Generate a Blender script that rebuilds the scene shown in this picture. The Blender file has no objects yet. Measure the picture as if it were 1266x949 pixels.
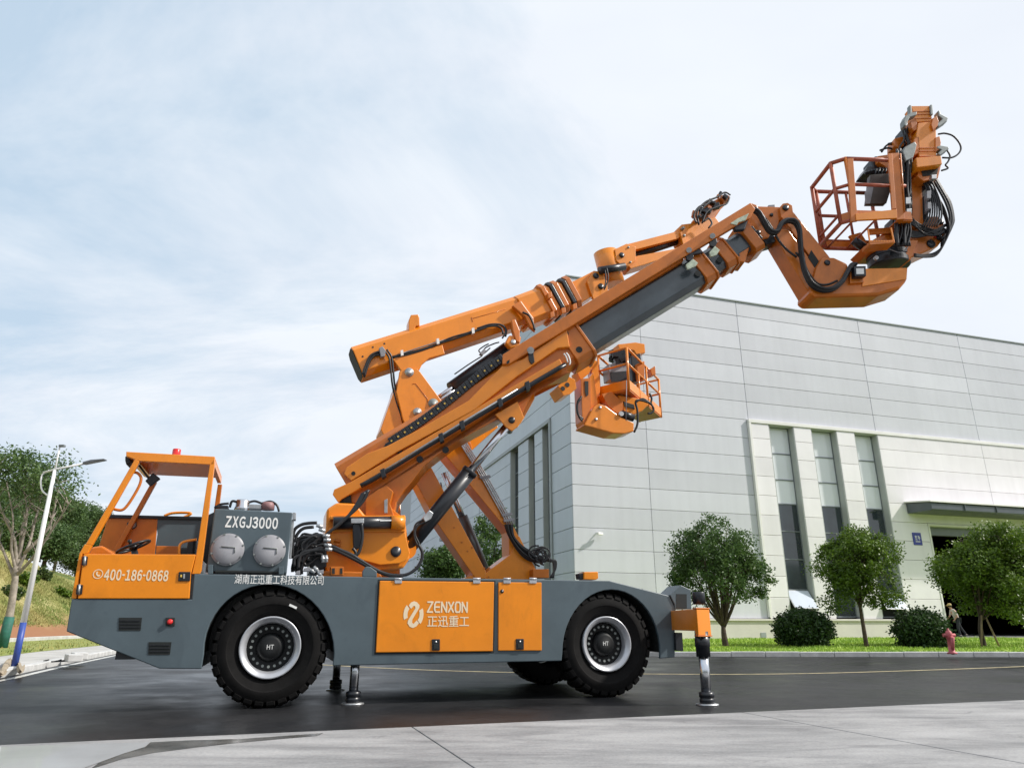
import bpy, bmesh, math, random
from mathutils import Vector, Matrix, noise
random.seed(7)
SC = bpy.context.scene
COL = SC.collection
R = math.radians
# ------------------------------------------------------------------ camera
F_PX = 883.0; PITCH = R(18.6); CAM_H = 0.92
cd = bpy.data.cameras.new('camera'); cam = bpy.data.objects.new('camera', cd); COL.objects.link(cam)
cd.sensor_width = 36.0; cd.lens = F_PX / 1266.0 * 36.0; cd.clip_start = 0.05; cd.clip_end = 5000
cam.location = (0, 0, CAM_H); cam.rotation_euler = (R(90) + PITCH, 0, 0)
SC.camera = cam
# ------------------------------------------------------------------ light
SUN_AZ, SUN_EL = R(-5), R(40)          # azimuth measured from +X
SDIR = Vector((math.cos(SUN_EL) * math.cos(SUN_AZ), math.cos(SUN_EL) * math.sin(SUN_AZ), math.sin(SUN_EL)))
W = bpy.data.worlds.new('World'); SC.world = W; W.use_nodes = True
nt = W.node_tree; nt.nodes.clear()
def N(t, **k):
    n = nt.nodes.new(t)
    for a, b in k.items(): setattr(n, a, b)
    return n
out = N('ShaderNodeOutputWorld'); bg = N('ShaderNodeBackground'); bg.inputs['Strength'].default_value = 0.1
sky = N('ShaderNodeTexSky', sky_type='NISHITA', sun_disc=False, sun_elevation=SUN_EL, sun_rotation=math.atan2(SDIR.x, SDIR.y))
sky.dust_density = 1.6; sky.air_density = 1.0
tc = N('ShaderNodeTexCoord'); sep = N('ShaderNodeSeparateXYZ')
nt.links.new(tc.outputs['Generated'], sep.inputs[0])
add = N('ShaderNodeMath', operation='MAXIMUM'); nt.links.new(sep.outputs['Z'], add.inputs[0]); add.inputs[1].default_value = 0.0
add2 = N('ShaderNodeMath', operation='ADD'); nt.links.new(add.outputs[0], add2.inputs[0]); add2.inputs[1].default_value = 0.3
dx = N('ShaderNodeMath', operation='DIVIDE'); dy = N('ShaderNodeMath', operation='DIVIDE')
for a, b in ((dx, 'X'), (dy, 'Y')):
    nt.links.new(sep.outputs[b], a.inputs[0]); nt.links.new(add2.outputs[0], a.inputs[1])
cmb = N('ShaderNodeCombineXYZ'); nt.links.new(dx.outputs[0], cmb.inputs[0]); nt.links.new(dy.outputs[0], cmb.inputs[1])
mp = N('ShaderNodeMapping'); mp.inputs['Rotation'].default_value = (0, 0, R(25)); mp.inputs['Scale'].default_value = (0.8, 1.5, 1); mp.inputs['Location'].default_value = (7.3, 2.2, 0)
nt.links.new(cmb.outputs[0], mp.inputs[0])
nz = N('ShaderNodeTexNoise'); nz.inputs['Scale'].default_value = 1.15; nz.inputs['Detail'].default_value = 7; nz.inputs['Roughness'].default_value = 0.64; nz.inputs['Distortion'].default_value = 0.5
nt.links.new(mp.outputs[0], nz.inputs['Vector'])
rp = N('ShaderNodeValToRGB'); rp.color_ramp.elements[0].position = 0.28; rp.color_ramp.elements[0].color = (0.10,) * 3 + (1,)
rp.color_ramp.elements[1].position = 0.52; rp.color_ramp.elements[1].color = (0.98,) * 3 + (1,)
# the veil is thicker on the sun's side of the sky
vd = N('ShaderNodeVectorMath', operation='DOT_PRODUCT'); nt.links.new(tc.outputs['Generated'], vd.inputs[0]); vd.inputs[1].default_value = (math.cos(SUN_AZ), math.sin(SUN_AZ), 0)
va = N('ShaderNodeMath', operation='MULTIPLY_ADD'); nt.links.new(vd.outputs['Value'], va.inputs[0]); va.inputs[1].default_value = 0.30; nt.links.new(nz.outputs['Fac'], va.inputs[2]); va.use_clamp = True
# and towards the horizon
hz_ = N('ShaderNodeMath', operation='SUBTRACT'); hz_.inputs[0].default_value = 1.0; nt.links.new(add.outputs[0], hz_.inputs[1])
hp_ = N('ShaderNodeMath', operation='POWER'); nt.links.new(hz_.outputs[0], hp_.inputs[0]); hp_.inputs[1].default_value = 3.0
hm_ = N('ShaderNodeMath', operation='MULTIPLY_ADD'); nt.links.new(hp_.outputs[0], hm_.inputs[0]); hm_.inputs[1].default_value = 0.16; nt.links.new(va.outputs[0], hm_.inputs[2])
nt.links.new(hm_.outputs[0], rp.inputs[0])
nz2 = N('ShaderNodeTexNoise'); nz2.inputs['Scale'].default_value = 2.3; nz2.inputs['Detail'].default_value = 5
nt.links.new(mp.outputs[0], nz2.inputs['Vector'])
rp2 = N('ShaderNodeValToRGB'); rp2.color_ramp.elements[0].position = 0.3; rp2.color_ramp.elements[0].color = (7.8, 8.25, 9.0, 1)
rp2.color_ramp.elements[1].position = 0.68; rp2.color_ramp.elements[1].color = (8.5, 8.95, 9.5, 1)
nt.links.new(nz2.outputs['Fac'], rp2.inputs[0])
# thin blue behind the veil of cloud
mul = N('ShaderNodeMix', data_type='RGBA', blend_type='MIX'); mul.inputs[0].default_value = 0.85
nt.links.new(sky.outputs[0], mul.inputs[6]); mul.inputs[7].default_value = (5.3, 6.8, 8.3, 1)
mx = N('ShaderNodeMix', data_type='RGBA', blend_type='MIX')
nt.links.new(rp.outputs[0], mx.inputs[0]); nt.links.new(mul.outputs[2], mx.inputs[6]); nt.links.new(rp2.outputs[0], mx.inputs[7])
nt.links.new(mx.outputs[2], bg.inputs['Color']); nt.links.new(bg.outputs[0], out.inputs[0])
sl = bpy.data.lights.new('sun', 'SUN'); so = bpy.data.objects.new('sun', sl); COL.objects.link(so)
sl.energy = 4.3; sl.angle = R(3.0); sl.color = (1.0, 0.95, 0.88)
so.rotation_euler = (-SDIR).to_track_quat('-Z', 'Y').to_euler(); so.location = (20, -10, 30)
SC.view_settings.view_transform = 'Standard'; SC.view_settings.look = 'None'
SC.view_settings.exposure = 0.13; SC.view_settings.gamma = 1.0; SC.view_settings.use_curve_mapping = False
SC.cycles.max_bounces = 6; SC.cycles.use_denoising = True

# ------------------------------------------------------------------ materials
MATS = {}
def mat(name, col, rough=0.5, metal=0.0, noise_amt=0.0, nscale=6.0, col2=None, bump=0.0, bscale=40.0, coat=0.0, detail=6, spec=0.5, stretch=None, trans=0.0, emit=None, rough_var=0.0):
    if name in MATS: return MATS[name]
    m = bpy.data.materials.new(name); m.use_nodes = True; t = m.node_tree; b = t.nodes['Principled BSDF']
    b.inputs['Base Color'].default_value = (*col, 1); b.inputs['Roughness'].default_value = rough; b.inputs['Metallic'].default_value = metal
    b.inputs['Specular IOR Level'].default_value = spec
    if coat: b.inputs['Coat Weight'].default_value = coat; b.inputs['Coat Roughness'].default_value = 0.12
    if emit: b.inputs['Emission Color'].default_value = (*emit[0], 1); b.inputs['Emission Strength'].default_value = emit[1]
    co = t.nodes.new('ShaderNodeTexCoord'); vec = co.outputs['Object']
    if stretch:
        mm = t.nodes.new('ShaderNodeMapping'); mm.inputs['Scale'].default_value = stretch; t.links.new(vec, mm.inputs[0]); vec = mm.outputs[0]
    if noise_amt or col2:
        n = t.nodes.new('ShaderNodeTexNoise'); n.inputs['Scale'].default_value = nscale; n.inputs['Detail'].default_value = detail; n.inputs['Roughness'].default_value = 0.6
        t.links.new(vec, n.inputs['Vector'])
        r = t.nodes.new('ShaderNodeValToRGB'); r.color_ramp.elements[0].position = 0.35; r.color_ramp.elements[1].position = 0.65
        c2 = col2 if col2 else tuple(max(0, c * (1 - noise_amt)) for c in col)
        c1 = col if col2 else tuple(min(1, c * (1 + noise_amt * 0.6)) for c in col)
        r.color_ramp.elements[0].color = (*c2, 1); r.color_ramp.elements[1].color = (*c1, 1)
        t.links.new(n.outputs['Fac'], r.inputs[0]); t.links.new(r.outputs[0], b.inputs['Base Color'])
        if rough_var:
            mr = t.nodes.new('ShaderNodeMapRange'); mr.inputs[3].default_value = rough - rough_var; mr.inputs[4].default_value = rough + rough_var
            t.links.new(n.outputs['Fac'], mr.inputs[0]); t.links.new(mr.outputs[0], b.inputs['Roughness'])
    if bump:
        n2 = t.nodes.new('ShaderNodeTexNoise'); n2.inputs['Scale'].default_value = bscale; n2.inputs['Detail'].default_value = 4
        t.links.new(vec, n2.inputs['Vector'])
        bp = t.nodes.new('ShaderNodeBump'); bp.inputs['Strength'].default_value = bump; bp.inputs['Distance'].default_value = 0.01
        t.links.new(n2.outputs['Fac'], bp.inputs['Height']); t.links.new(bp.outputs[0], b.inputs['Normal'])
    MATS[name] = m
    return m
def leafmat(name, c1, c2, c3, scale=2.5):
    m = bpy.data.materials.new(name); m.use_nodes = True; t = m.node_tree; b = t.nodes['Principled BSDF']
    oi = t.nodes.new('ShaderNodeTexCoord'); n = t.nodes.new('ShaderNodeTexNoise'); n.inputs['Scale'].default_value = scale; n.inputs['Detail'].default_value = 8; n.inputs['Roughness'].default_value = 0.75
    t.links.new(oi.outputs['Object'], n.inputs['Vector'])
    r = t.nodes.new('ShaderNodeValToRGB'); e = r.color_ramp.elements; e[0].position = 0.33; e[0].color = (*c1, 1); e[1].position = 0.7; e[1].color = (*c3, 1)
    x = e.new(0.5); x.color = (*c2, 1)
    t.links.new(n.outputs['Fac'], r.inputs[0]); t.links.new(r.outputs[0], b.inputs['Base Color'])
    b.inputs['Roughness'].default_value = 0.45; b.inputs['Specular IOR Level'].default_value = 0.35
    tr = t.nodes.new('ShaderNodeBsdfTranslucent'); t.links.new(r.outputs[0], tr.inputs[0])
    ms = t.nodes.new('ShaderNodeMixShader'); ms.inputs[0].default_value = 0.3
    t.links.new(b.outputs[0], ms.inputs[1]); t.links.new(tr.outputs[0], ms.inputs[2])
    t.links.new(ms.outputs[0], t.nodes['Material Output'].inputs[0])
    MATS[name] = m
    return m
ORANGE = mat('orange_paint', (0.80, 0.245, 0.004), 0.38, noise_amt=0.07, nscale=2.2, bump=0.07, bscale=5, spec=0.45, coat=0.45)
ORANGE_D = mat('orange_paint_shaded', (0.58, 0.155, 0.008), 0.42, noise_amt=0.16, nscale=3.0, bump=0.07, bscale=6, spec=0.45, coat=0.3)  # darker copy of the orange, shade on boom and basket put into its colour
GREY = mat('grey_paint', (0.082, 0.112, 0.130), 0.40, noise_amt=0.10, nscale=2.0, bump=0.06, bscale=4, coat=0.05)
GREY_BOOM = mat('dark_grey_paint', (0.050, 0.066, 0.078), 0.30, noise_amt=0.18, nscale=3.0, bump=0.06, bscale=5, coat=0.4)
BLACK = mat('black_rubber', (0.014, 0.014, 0.016), 0.42, noise_amt=0.2, nscale=8)
BLACKP = mat('black_paint', (0.010, 0.012, 0.017), 0.38, noise_amt=0.2, nscale=4, coat=0.1)
HUBM = mat('hub_black', (0.008, 0.009, 0.010), 0.5, noise_amt=0.3, nscale=9, spec=0.25)
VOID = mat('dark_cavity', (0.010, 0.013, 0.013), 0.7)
TYRE = mat('tyre_rubber', (0.0065, 0.006, 0.006), 0.8, noise_amt=0.35, nscale=9, spec=0.2, bump=0.15, bscale=60)
SILVER = mat('silver_paint', (0.52, 0.53, 0.56), 0.36, metal=0.55, noise_amt=0.10, nscale=6)
CHROME = mat('chrome', (0.62, 0.64, 0.68), 0.22, metal=1.0, noise_amt=0.1, nscale=5)
STEEL = mat('zinc_steel', (0.48, 0.49, 0.5), 0.4, metal=0.8, noise_amt=0.2, nscale=12)
PALEGREY = mat('pale_grey_paint', (0.27, 0.27, 0.29), 0.45, noise_amt=0.08, nscale=6)
WHITE = mat('white_print', (0.80, 0.80, 0.78), 0.5, noise_amt=0.05, nscale=9)
CREAM = mat('cream_print', (0.80, 0.66, 0.46), 0.5, noise_amt=0.05, nscale=9)
RED = mat('red_plastic', (0.62, 0.02, 0.02), 0.3, noise_amt=0.1, nscale=9)
YELLOWD = mat('yellow_dot', (0.75, 0.5, 0.08), 0.5, noise_amt=0.1, nscale=9)
CLAW = mat('grey_claw_steel', (0.25, 0.27, 0.26), 0.5, metal=0.3, noise_amt=0.2, nscale=14)
PINK = mat('faded_red_post', (0.42, 0.10, 0.05), 0.5, noise_amt=0.2, nscale=10)

# ------------------------------------------------------------------ mesh helpers
class MB:
    def __init__(s): s.v = []; s.f = []; s.m = []; s.s = []
    def add(s, vs, fs, m=0, sm=False):
        o = len(s.v); s.v += [Vector(p) for p in vs]
        for f in fs: s.f.append([i + o for i in f]); s.m.append(m); s.s.append(sm)
        return s
    def box(s, c, size, rot=None, m=0):
        c = Vector(c); hx, hy, hz = size[0] / 2, size[1] / 2, size[2] / 2
        vs = [Vector((x, y, z)) for x in (-hx, hx) for y in (-hy, hy) for z in (-hz, hz)]
        if rot is not None: vs = [rot @ p for p in vs]
        return s.add([c + p for p in vs], [(0, 1, 3, 2), (4, 6, 7, 5), (0, 4, 5, 1), (2, 3, 7, 6), (0, 2, 6, 4), (1, 5, 7, 3)], m)
    def prism(s, poly, ext, m=0):
        n = len(poly); poly = [Vector(p) for p in poly]; ext = Vector(ext)
        vs = poly + [p + ext for p in poly]
        fs = [list(range(n)), list(range(2 * n - 1, n - 1, -1))] + [(i, (i + 1) % n, n + (i + 1) % n, n + i) for i in range(n)]
        return s.add(vs, fs, m)
    def tube(s, pts, r, n=8, m=0, caps=True):
        pts = [Vector(p) for p in pts]; k = len(pts)
        rs = r if isinstance(r, (list, tuple)) else [r] * k
        t0 = (pts[1] - pts[0]).normalized(); ref = Vector((0, 0, 1)) if abs(t0.z) < 0.9 else Vector((1, 0, 0))
        u = t0.cross(ref).normalized(); rings = []
        for i, p in enumerate(pts):
            t = (pts[min(i + 1, k - 1)] - pts[max(i - 1, 0)]).normalized()
            u = (u - t * u.dot(t)).normalized(); w = t.cross(u)
            rings.append([p + (u * math.cos(2 * math.pi * j / n) + w * math.sin(2 * math.pi * j / n)) * rs[i] for j in range(n)])
        o = len(s.v); s.v += [q for rg in rings for q in rg]
        for i in range(k - 1):
            for j in range(n):
                a = o + i * n + j; b = o + i * n + (j + 1) % n
                s.f.append([a, b, b + n, a + n]); s.m.append(m); s.s.append(True)
        if caps:
            s.f.append([o + j for j in range(n - 1, -1, -1)]); s.m.append(m); s.s.append(False)
            s.f.append([o + (k - 1) * n + j for j in range(n)]); s.m.append(m); s.s.append(False)
        return s
    def cyl(s, p0, p1, r, r2=None, n=20, m=0):
        return s.tube([p0, p1], [r, r2 if r2 is not None else r], n, m)
    def lathe(s, prof, org, ax, n=48, m=0, sm=True, caps=True):      # prof = [(radius, along axis)]
        org = Vector(org); ax = Vector(ax).normalized(); ref = Vector((0, 0, 1)) if abs(ax.z) < 0.9 else Vector((1, 0, 0))
        u = ax.cross(ref).normalized(); w = ax.cross(u); o = len(s.v); k = len(prof)
        for (r, a) in prof:
            for j in range(n):
                th = 2 * math.pi * j / n; s.v.append(org + ax * a + (u * math.cos(th) + w * math.sin(th)) * r)
        for i in range(k - 1):
            for j in range(n):
                a = o + i * n + j; b = o + i * n + (j + 1) % n
                s.f.append([a, b, b + n, a + n]); s.m.append(m); s.s.append(sm)
        if caps:
            s.f.append([o + j for j in range(n)]); s.m.append(m); s.s.append(False)
            s.f.append([o + (k - 1) * n + j for j in range(n)]); s.m.append(m); s.s.append(False)
        return s
    def build(s, name, mats, parent=None, bevel=0.0, recalc=True, seg=2):
        me = bpy.data.meshes.new(name); inv = parent.matrix_world.inverted() if parent is not None else Matrix()
        me.from_pydata([inv @ p for p in s.v], [], s.f)
        if not isinstance(mats, (list, tuple)): mats = [mats]
        for mm in mats: me.materials.append(mm)
        me.polygons.foreach_set('material_index', s.m); me.polygons.foreach_set('use_smooth', s.s)
        if recalc:
            b = bmesh.new(); b.from_mesh(me); bmesh.ops.recalc_face_normals(b, faces=b.faces); b.to_mesh(me); b.free()
        o = bpy.data.objects.new(name, me); COL.objects.link(o)
        if parent is not None: o.parent = parent; o.matrix_world = parent.matrix_world
        if bevel:
            bv = o.modifiers.new('bevel', 'BEVEL'); bv.width = bevel; bv.segments = seg; bv.limit_method = 'ANGLE'; bv.angle_limit = R(35); bv.harden_normals = False
        return o
def empty(name, loc, yaw=0.0, label=None, cat=None, group=None):
    o = bpy.data.objects.new(name, None); COL.objects.link(o); o.location = loc; o.rotation_euler = (0, 0, yaw); o.empty_display_size = 0.2
    o.matrix_world = Matrix.Translation(Vector(loc)) @ Matrix.Rotation(yaw, 4, 'Z')
    if label: tag(o, label, cat, group)
    return o
def tag(o, label, cat=None, group=None):
    o['label'] = label
    if cat: o['category'] = cat
    if group: o['group'] = group
    return o
def struct(o): o['kind'] = 'structure'; return o
def stuff(o): o['kind'] = 'stuff'; return o
def instance(o, parent, M):                          # another object sharing o's mesh
    c = o.copy(); COL.objects.link(c); c.parent = parent
    c.matrix_world = M
    return c
def smoothpts(pts, k=6):                             # Catmull-Rom through the points
    P = [Vector(p) for p in pts]
    if len(P) < 3: return P
    P = [P[0] * 2 - P[1]] + P + [P[-1] * 2 - P[-2]]; o = []
    for i in range(1, len(P) - 2):
        for j in range(k):
            t = j / k
            o.append(0.5 * ((2 * P[i]) + (P[i + 1] - P[i - 1]) * t + (2 * P[i - 1] - 5 * P[i] + 4 * P[i + 1] - P[i + 2]) * t * t + (3 * P[i] - P[i - 1] - 3 * P[i + 1] + P[i + 2]) * t ** 3))
    o.append(P[-2]); return o

# measurement of the photograph: a ray from the station point, met with a real vertical plane or the ground
def ray(px, py):
    a = (px - 633.0) / F_PX; b = (474.5 - py) / F_PX
    return Vector((a, math.cos(PITCH) - b * math.sin(PITCH), math.sin(PITCH) + b * math.cos(PITCH)))
def gnd(px, py, z=0.0):
    r = ray(px, py); t = (z - CAM_H) / r.z
    return Vector((r.x * t, r.y * t, z))
class Frame:
    def __init__(s, org, yaw):
        s.o = Vector((org[0], org[1], 0)); s.yaw = yaw
        s.ux = Vector((math.cos(yaw), math.sin(yaw), 0)); s.uy = Vector((-math.sin(yaw), math.cos(yaw), 0)); s.uz = Vector((0, 0, 1))
        s.rot = Matrix.Rotation(yaw, 3, 'Z')
    def W(s, X, Y, Z): return s.o + s.ux * X + s.uy * Y + s.uz * Z
    def P(s, px, py, Y=0.0):
        r = ray(px, py); t = (s.o.dot(s.uy) + Y) / r.dot(s.uy); w = r * t; w.z += CAM_H
        return w
    def L(s, px, py, Y=0.0):
        w = s.P(px, py, Y) - s.o
        return w.dot(s.ux), w.z
    def plate(s, mb, pix, y0, y1, m=0):              # outline on the plane y0, real thickness to y1
        return mb.prism([s.P(x, y, y0) for x, y in pix], s.uy * (y1 - y0), m)
    def path(s, pix, Y): return [s.P(p[0], p[1], p[2] if len(p) > 2 else Y) for p in pix]
    def beam(s, mb, a, b, Yc, hw, hpx=None, hh=None, ch=0.0, m=0, off=0.0):   # chamfered box section along a line of the frame
        A = s.P(a[0], a[1], Yc); B = s.P(b[0], b[1], Yc); d = (B - A).normalized(); up = s.uy.cross(d).normalized()
        if up.z < 0: up = -up
        A = A + up * off; B = B + up * off
        sec = [(-hw, -hh + ch), (-hw, hh - ch), (-hw + ch, hh), (hw - ch, hh), (hw, hh - ch), (hw, -hh + ch), (hw - ch, -hh), (-hw + ch, -hh)] if ch > 0 else [(-hw, -hh), (-hw, hh), (hw, hh), (hw, -hh)]
        return mb.prism([A + s.uy * q[0] + up * q[1] for q in sec], B - A, m)
YAW = R(17.5)
o0 = gnd(328, 876)
T = Frame(o0, YAW)                                    # the truck: X along it, Y into the picture
BLD = Frame((2.92, 34.4), YAW)                        # the building, origin at its near corner
# ------------------------------------------------------------------ ground
ASPH = bpy.data.materials.new('asphalt'); ASPH.use_nodes = True
def asphalt_nodes():
    t = ASPH.node_tree; b = t.nodes['Principled BSDF']; co = t.nodes.new('ShaderNodeTexCoord')
    def nz(scale, det, vec): 
        n = t.nodes.new('ShaderNodeTexNoise'); n.inputs['Scale'].default_value = scale; n.inputs['Detail'].default_value = det; n.inputs['Roughness'].default_value = 0.65; t.links.new(vec, n.inputs['Vector']); return n
    mm = t.nodes.new('ShaderNodeMapping'); mm.inputs['Rotation'].default_value = (0, 0, -YAW); mm.inputs['Scale'].default_value = (0.9, 1.0, 1); t.links.new(co.outputs['Object'], mm.inputs[0])
    big = nz(0.55, 9, mm.outputs[0]); fine = nz(70, 3, co.outputs['Object'])
    r = t.nodes.new('ShaderNodeValToRGB'); r.color_ramp.elements[0].position = 0.35; r.color_ramp.elements[0].color = (0.015, 0.016, 0.018, 1); r.color_ramp.elements[1].position = 0.7; r.color_ramp.elements[1].color = (0.050, 0.050, 0.052, 1)
    t.links.new(big.outputs['Fac'], r.inputs[0])
    m2 = t.nodes.new('ShaderNodeMix'); m2.data_type = 'RGBA'; m2.blend_type = 'MULTIPLY'; m2.inputs[0].default_value = 0.6
    r2 = t.nodes.new('ShaderNodeValToRGB'); r2.color_ramp.elements[0].position = 0.3; r2.color_ramp.elements[0].color = (0.45, 0.45, 0.45, 1); r2.color_ramp.elements[1].position = 0.65
    t.links.new(fine.outputs['Fac'], r2.inputs[0]); t.links.new(r.outputs[0], m2.inputs[6]); t.links.new(r2.outputs[0], m2.inputs[7]); t.links.new(m2.outputs[2], b.inputs['Base Color'])
    mr = t.nodes.new('ShaderNodeMapRange'); mr.inputs[1].default_value = 0.35; mr.inputs[2].default_value = 0.65; mr.inputs[3].default_value = 0.30; mr.inputs[4].default_value = 0.55
    t.links.new(big.outputs['Fac'], mr.inputs[0]); t.links.new(mr.outputs[0], b.inputs['Roughness'])
    b.inputs['Specular IOR Level'].default_value = 0.20
    bp = t.nodes.new('ShaderNodeBump'); bp.inputs['Strength'].default_value = 0.35; bp.inputs['Distance'].default_value = 0.006
    t.links.new(fine.outputs['Fac'], bp.inputs['Height']); t.links.new(bp.outputs[0], b.inputs['Normal'])
asphalt_nodes()
CONC = mat('concrete', (0.40, 0.395, 0.39), 0.75, col2=(0.25, 0.25, 0.25), nscale=1.3, bump=0.25, bscale=60, detail=10, stretch=(0.5, 1.6, 1))
def stain_nodes(m, scale, stretch, dark, lo, hi, rot=0.0):      # stains, tyre rubber and grit worn into a ground material
    t = m.node_tree; b = t.nodes['Principled BSDF']; src = b.inputs['Base Color'].links[0].from_socket
    co = t.nodes.new('ShaderNodeTexCoord'); mp_ = t.nodes.new('ShaderNodeMapping'); mp_.inputs['Scale'].default_value = stretch; mp_.inputs['Rotation'].default_value = (0, 0, rot); t.links.new(co.outputs['Object'], mp_.inputs[0])
    n = t.nodes.new('ShaderNodeTexNoise'); n.inputs['Scale'].default_value = scale; n.inputs['Detail'].default_value = 9; n.inputs['Roughness'].default_value = .68; n.inputs['Distortion'].default_value = .8; t.links.new(mp_.outputs[0], n.inputs['Vector'])
    r = t.nodes.new('ShaderNodeValToRGB'); r.color_ramp.elements[0].position = lo; r.color_ramp.elements[0].color = (dark, dark, dark * 1.02, 1); r.color_ramp.elements[1].position = hi; r.color_ramp.elements[1].color = (1, 1, 1, 1); t.links.new(n.outputs['Fac'], r.inputs[0])
    mx_ = t.nodes.new('ShaderNodeMix'); mx_.data_type = 'RGBA'; mx_.blend_type = 'MULTIPLY'; mx_.inputs[0].default_value = 1; t.links.new(src, mx_.inputs[6]); t.links.new(r.outputs[0], mx_.inputs[7]); t.links.new(mx_.outputs[2], b.inputs['Base Color'])
stain_nodes(CONC, 0.8, (0.7, 2.2, 1), .62, .34, .52, -.5); stain_nodes(CONC, 3.5, (1, 1, 1), .55, .26, .40); stain_nodes(CONC, 40, (1, 1, 1), .80, .40, .60)
for m_, d_ in ((ORANGE, .84), (ORANGE_D, .80), (GREY, .82), (GREY_BOOM, .75), (SILVER, .7), (PALEGREY, .8)): stain_nodes(m_, 1.7, (1, 1, .6), d_, .30, .47); stain_nodes(m_, 14, (1, 1, .5), .90, .28, .42)
stain_nodes(ASPH, 0.35, (.8, 1.3, 1), .60, .36, .60, -YAW); stain_nodes(ASPH, 2.6, (1, 1, 1), .6, .32, .48); stain_nodes(ASPH, 24, (1, 1, 1), .55, .36, .56)
KERBM = mat('kerb_concrete', (0.52, 0.52, 0.51), 0.8, noise_amt=0.18, nscale=3, bump=0.2, bscale=30)
GRASS = mat('lawn_soil', (0.30, 0.40, 0.050), 0.9, col2=(0.20, 0.30, 0.038), nscale=0.9, bump=0.5, bscale=25, detail=10)
BLADE = mat('grass_blade', (0.40, 0.54, 0.07), 0.6, col2=(0.22, 0.38, 0.045), nscale=0.7, detail=8)
LINE = mat('faded_yellow_paint', (0.50, 0.42, 0.24), 0.7, noise_amt=0.35, nscale=4)
LINEW = mat('faded_white_paint', (0.55, 0.55, 0.52), 0.7, noise_amt=0.3, nscale=4)
WATER = mat('rain_water', (0.56, 0.57, 0.58), 0.04, spec=1.0, noise_amt=0.1, nscale=1)
WET = mat('wet_concrete', (0.15, 0.145, 0.135), 0.18, noise_amt=0.5, nscale=2.5)
def sheet(name, pts, m, z=None, parent=None):
    mb = MB(); mb.add([Vector((p[0], p[1], p[2] if len(p) > 2 and z is None else z)) for p in pts], [list(range(len(pts)))])
    return mb.build(name, m, parent)
g = MB(); S = 900
g.add([(-S, -400, 0), (S, -400, 0), (S, S, 0), (-S, S, 0)], [(0, 1, 2, 3)])
struct(g.build('road', ASPH))
# the concrete apron in front, laid in slabs
A0 = gnd(0, 924); A4 = gnd(1266, 867); AF = Frame(A0, math.atan2(A4.y - A0.y, A4.x - A0.x))
apron = struct(MB().prism([AF.W(-12, 0.0, 0.001), AF.W(40, 0.0, 0.001), AF.W(40, -16, 0.001), AF.W(-12, -16, 0.001)], (0, 0, 0.004)).build('concrete_apron', WET))
sx, sy = 3.6, 3.4
p0, p1 = gnd(515, 905), gnd(568, 949); jo = (p0 - AF.o).dot(AF.ux); jk = (p1 - AF.o).dot(AF.ux) - jo
off = jo % sx
for i in range(-4, 11):
    for j in range(4):
        x0 = off + i * sx; y1 = -j * sy - 0.006; y0 = y1 - sy + 0.012; q = 0.006; dz = 0.016 + random.uniform(-0.001, 0.001)
        MB().prism([AF.W(x0 + q, y0, 0.006), AF.W(x0 + sx - q, y0, 0.006), AF.W(x0 + sx - q, y1, 0.006), AF.W(x0 + q, y1, 0.006)], (0, 0, dz)).build('concrete_slab', CONC, apron, bevel=0.003, seg=1)
pz = 0.026
pud = [(-30, 923), (60, 920.5), (120, 918.5), (186, 917), (178, 923), (152, 931), (122, 942), (95, 952), (60, 968), (-60, 975)]
struct(sheet('puddle', [gnd(x, y, pz) for x, y in pud], WATER, z=pz))
wet = [(186, 916.8), (232, 914.5), (300, 912.5), (400, 905.5), (392, 909), (300, 917), (245, 923), (190, 930), (150, 938), (122, 947), (112, 949.5), (124, 941), (154, 930.5), (180, 922.5)]
struct(sheet('wet_patch', [gnd(x, y, pz - 0.0025) for x, y in wet], WET, z=pz - 0.0025))
# lane line, curving round the factory corner
ln = [gnd(x, y) for x, y in ((330, 817.5), (450, 824.3), (545, 828.5), (640, 831), (720, 832.3), (801, 832.8), (910, 833.2), (1030, 831.5), (1190, 826.5), (1300, 822))]
ln = smoothpts(ln, 5); mb = MB(); vs = []
for i, p in enumerate(ln):
    t = (ln[min(i + 1, len(ln) - 1)] - ln[max(i - 1, 0)]).normalized(); nrm = Vector((-t.y, t.x, 0))
    vs += [p + nrm * 0.06 + Vector((0, 0, 0.004)), p - nrm * 0.06 + Vector((0, 0, 0.004))]
mb.add(vs, [(2 * i, 2 * i + 1, 2 * i + 3, 2 * i + 2) for i in range(len(ln) - 1)])
struct(mb.build('lane_line', LINE))
def kerb(name, pts, w=0.16, h=0.14, ln_=1.0, m=KERBM):
    root = struct(empty(name, pts[0]))
    P = [Vector(p) for p in pts]; base = None
    for a, b in zip(P[:-1], P[1:]):
        n = max(1, round((b - a).length / ln_)); d = (b - a) / n; t = d.normalized(); nr = Vector((-t.y, t.x, 0))
        for i in range(n):
            s0 = a + d * i + t * 0.008; s1 = a + d * (i + 1) - t * 0.008; z = Vector((0, 0, h + random.uniform(-0.006, 0.006)))
            MB().prism([s0 - Vector((0, 0, 0.02)), s1 - Vector((0, 0, 0.02)), s1 + nr * w - Vector((0, 0, 0.02)), s0 + nr * w - Vector((0, 0, 0.02))], z + Vector((0, 0, 0.02))).build('kerb_stone', m, root, bevel=0.015, seg=1)
    return root
KY = 23.3
kpts = [(46, KY - 1.2, 0), (18, KY - 0.35, 0), (4.6, KY + 0.1, 0), (2.6, KY + 0.9, 0), (1.2, KY + 2.6, 0), (-1.0, KY + 9.0, 0), (-10, KY + 36, 0)]
kerb('factory_kerb', kpts)
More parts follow.
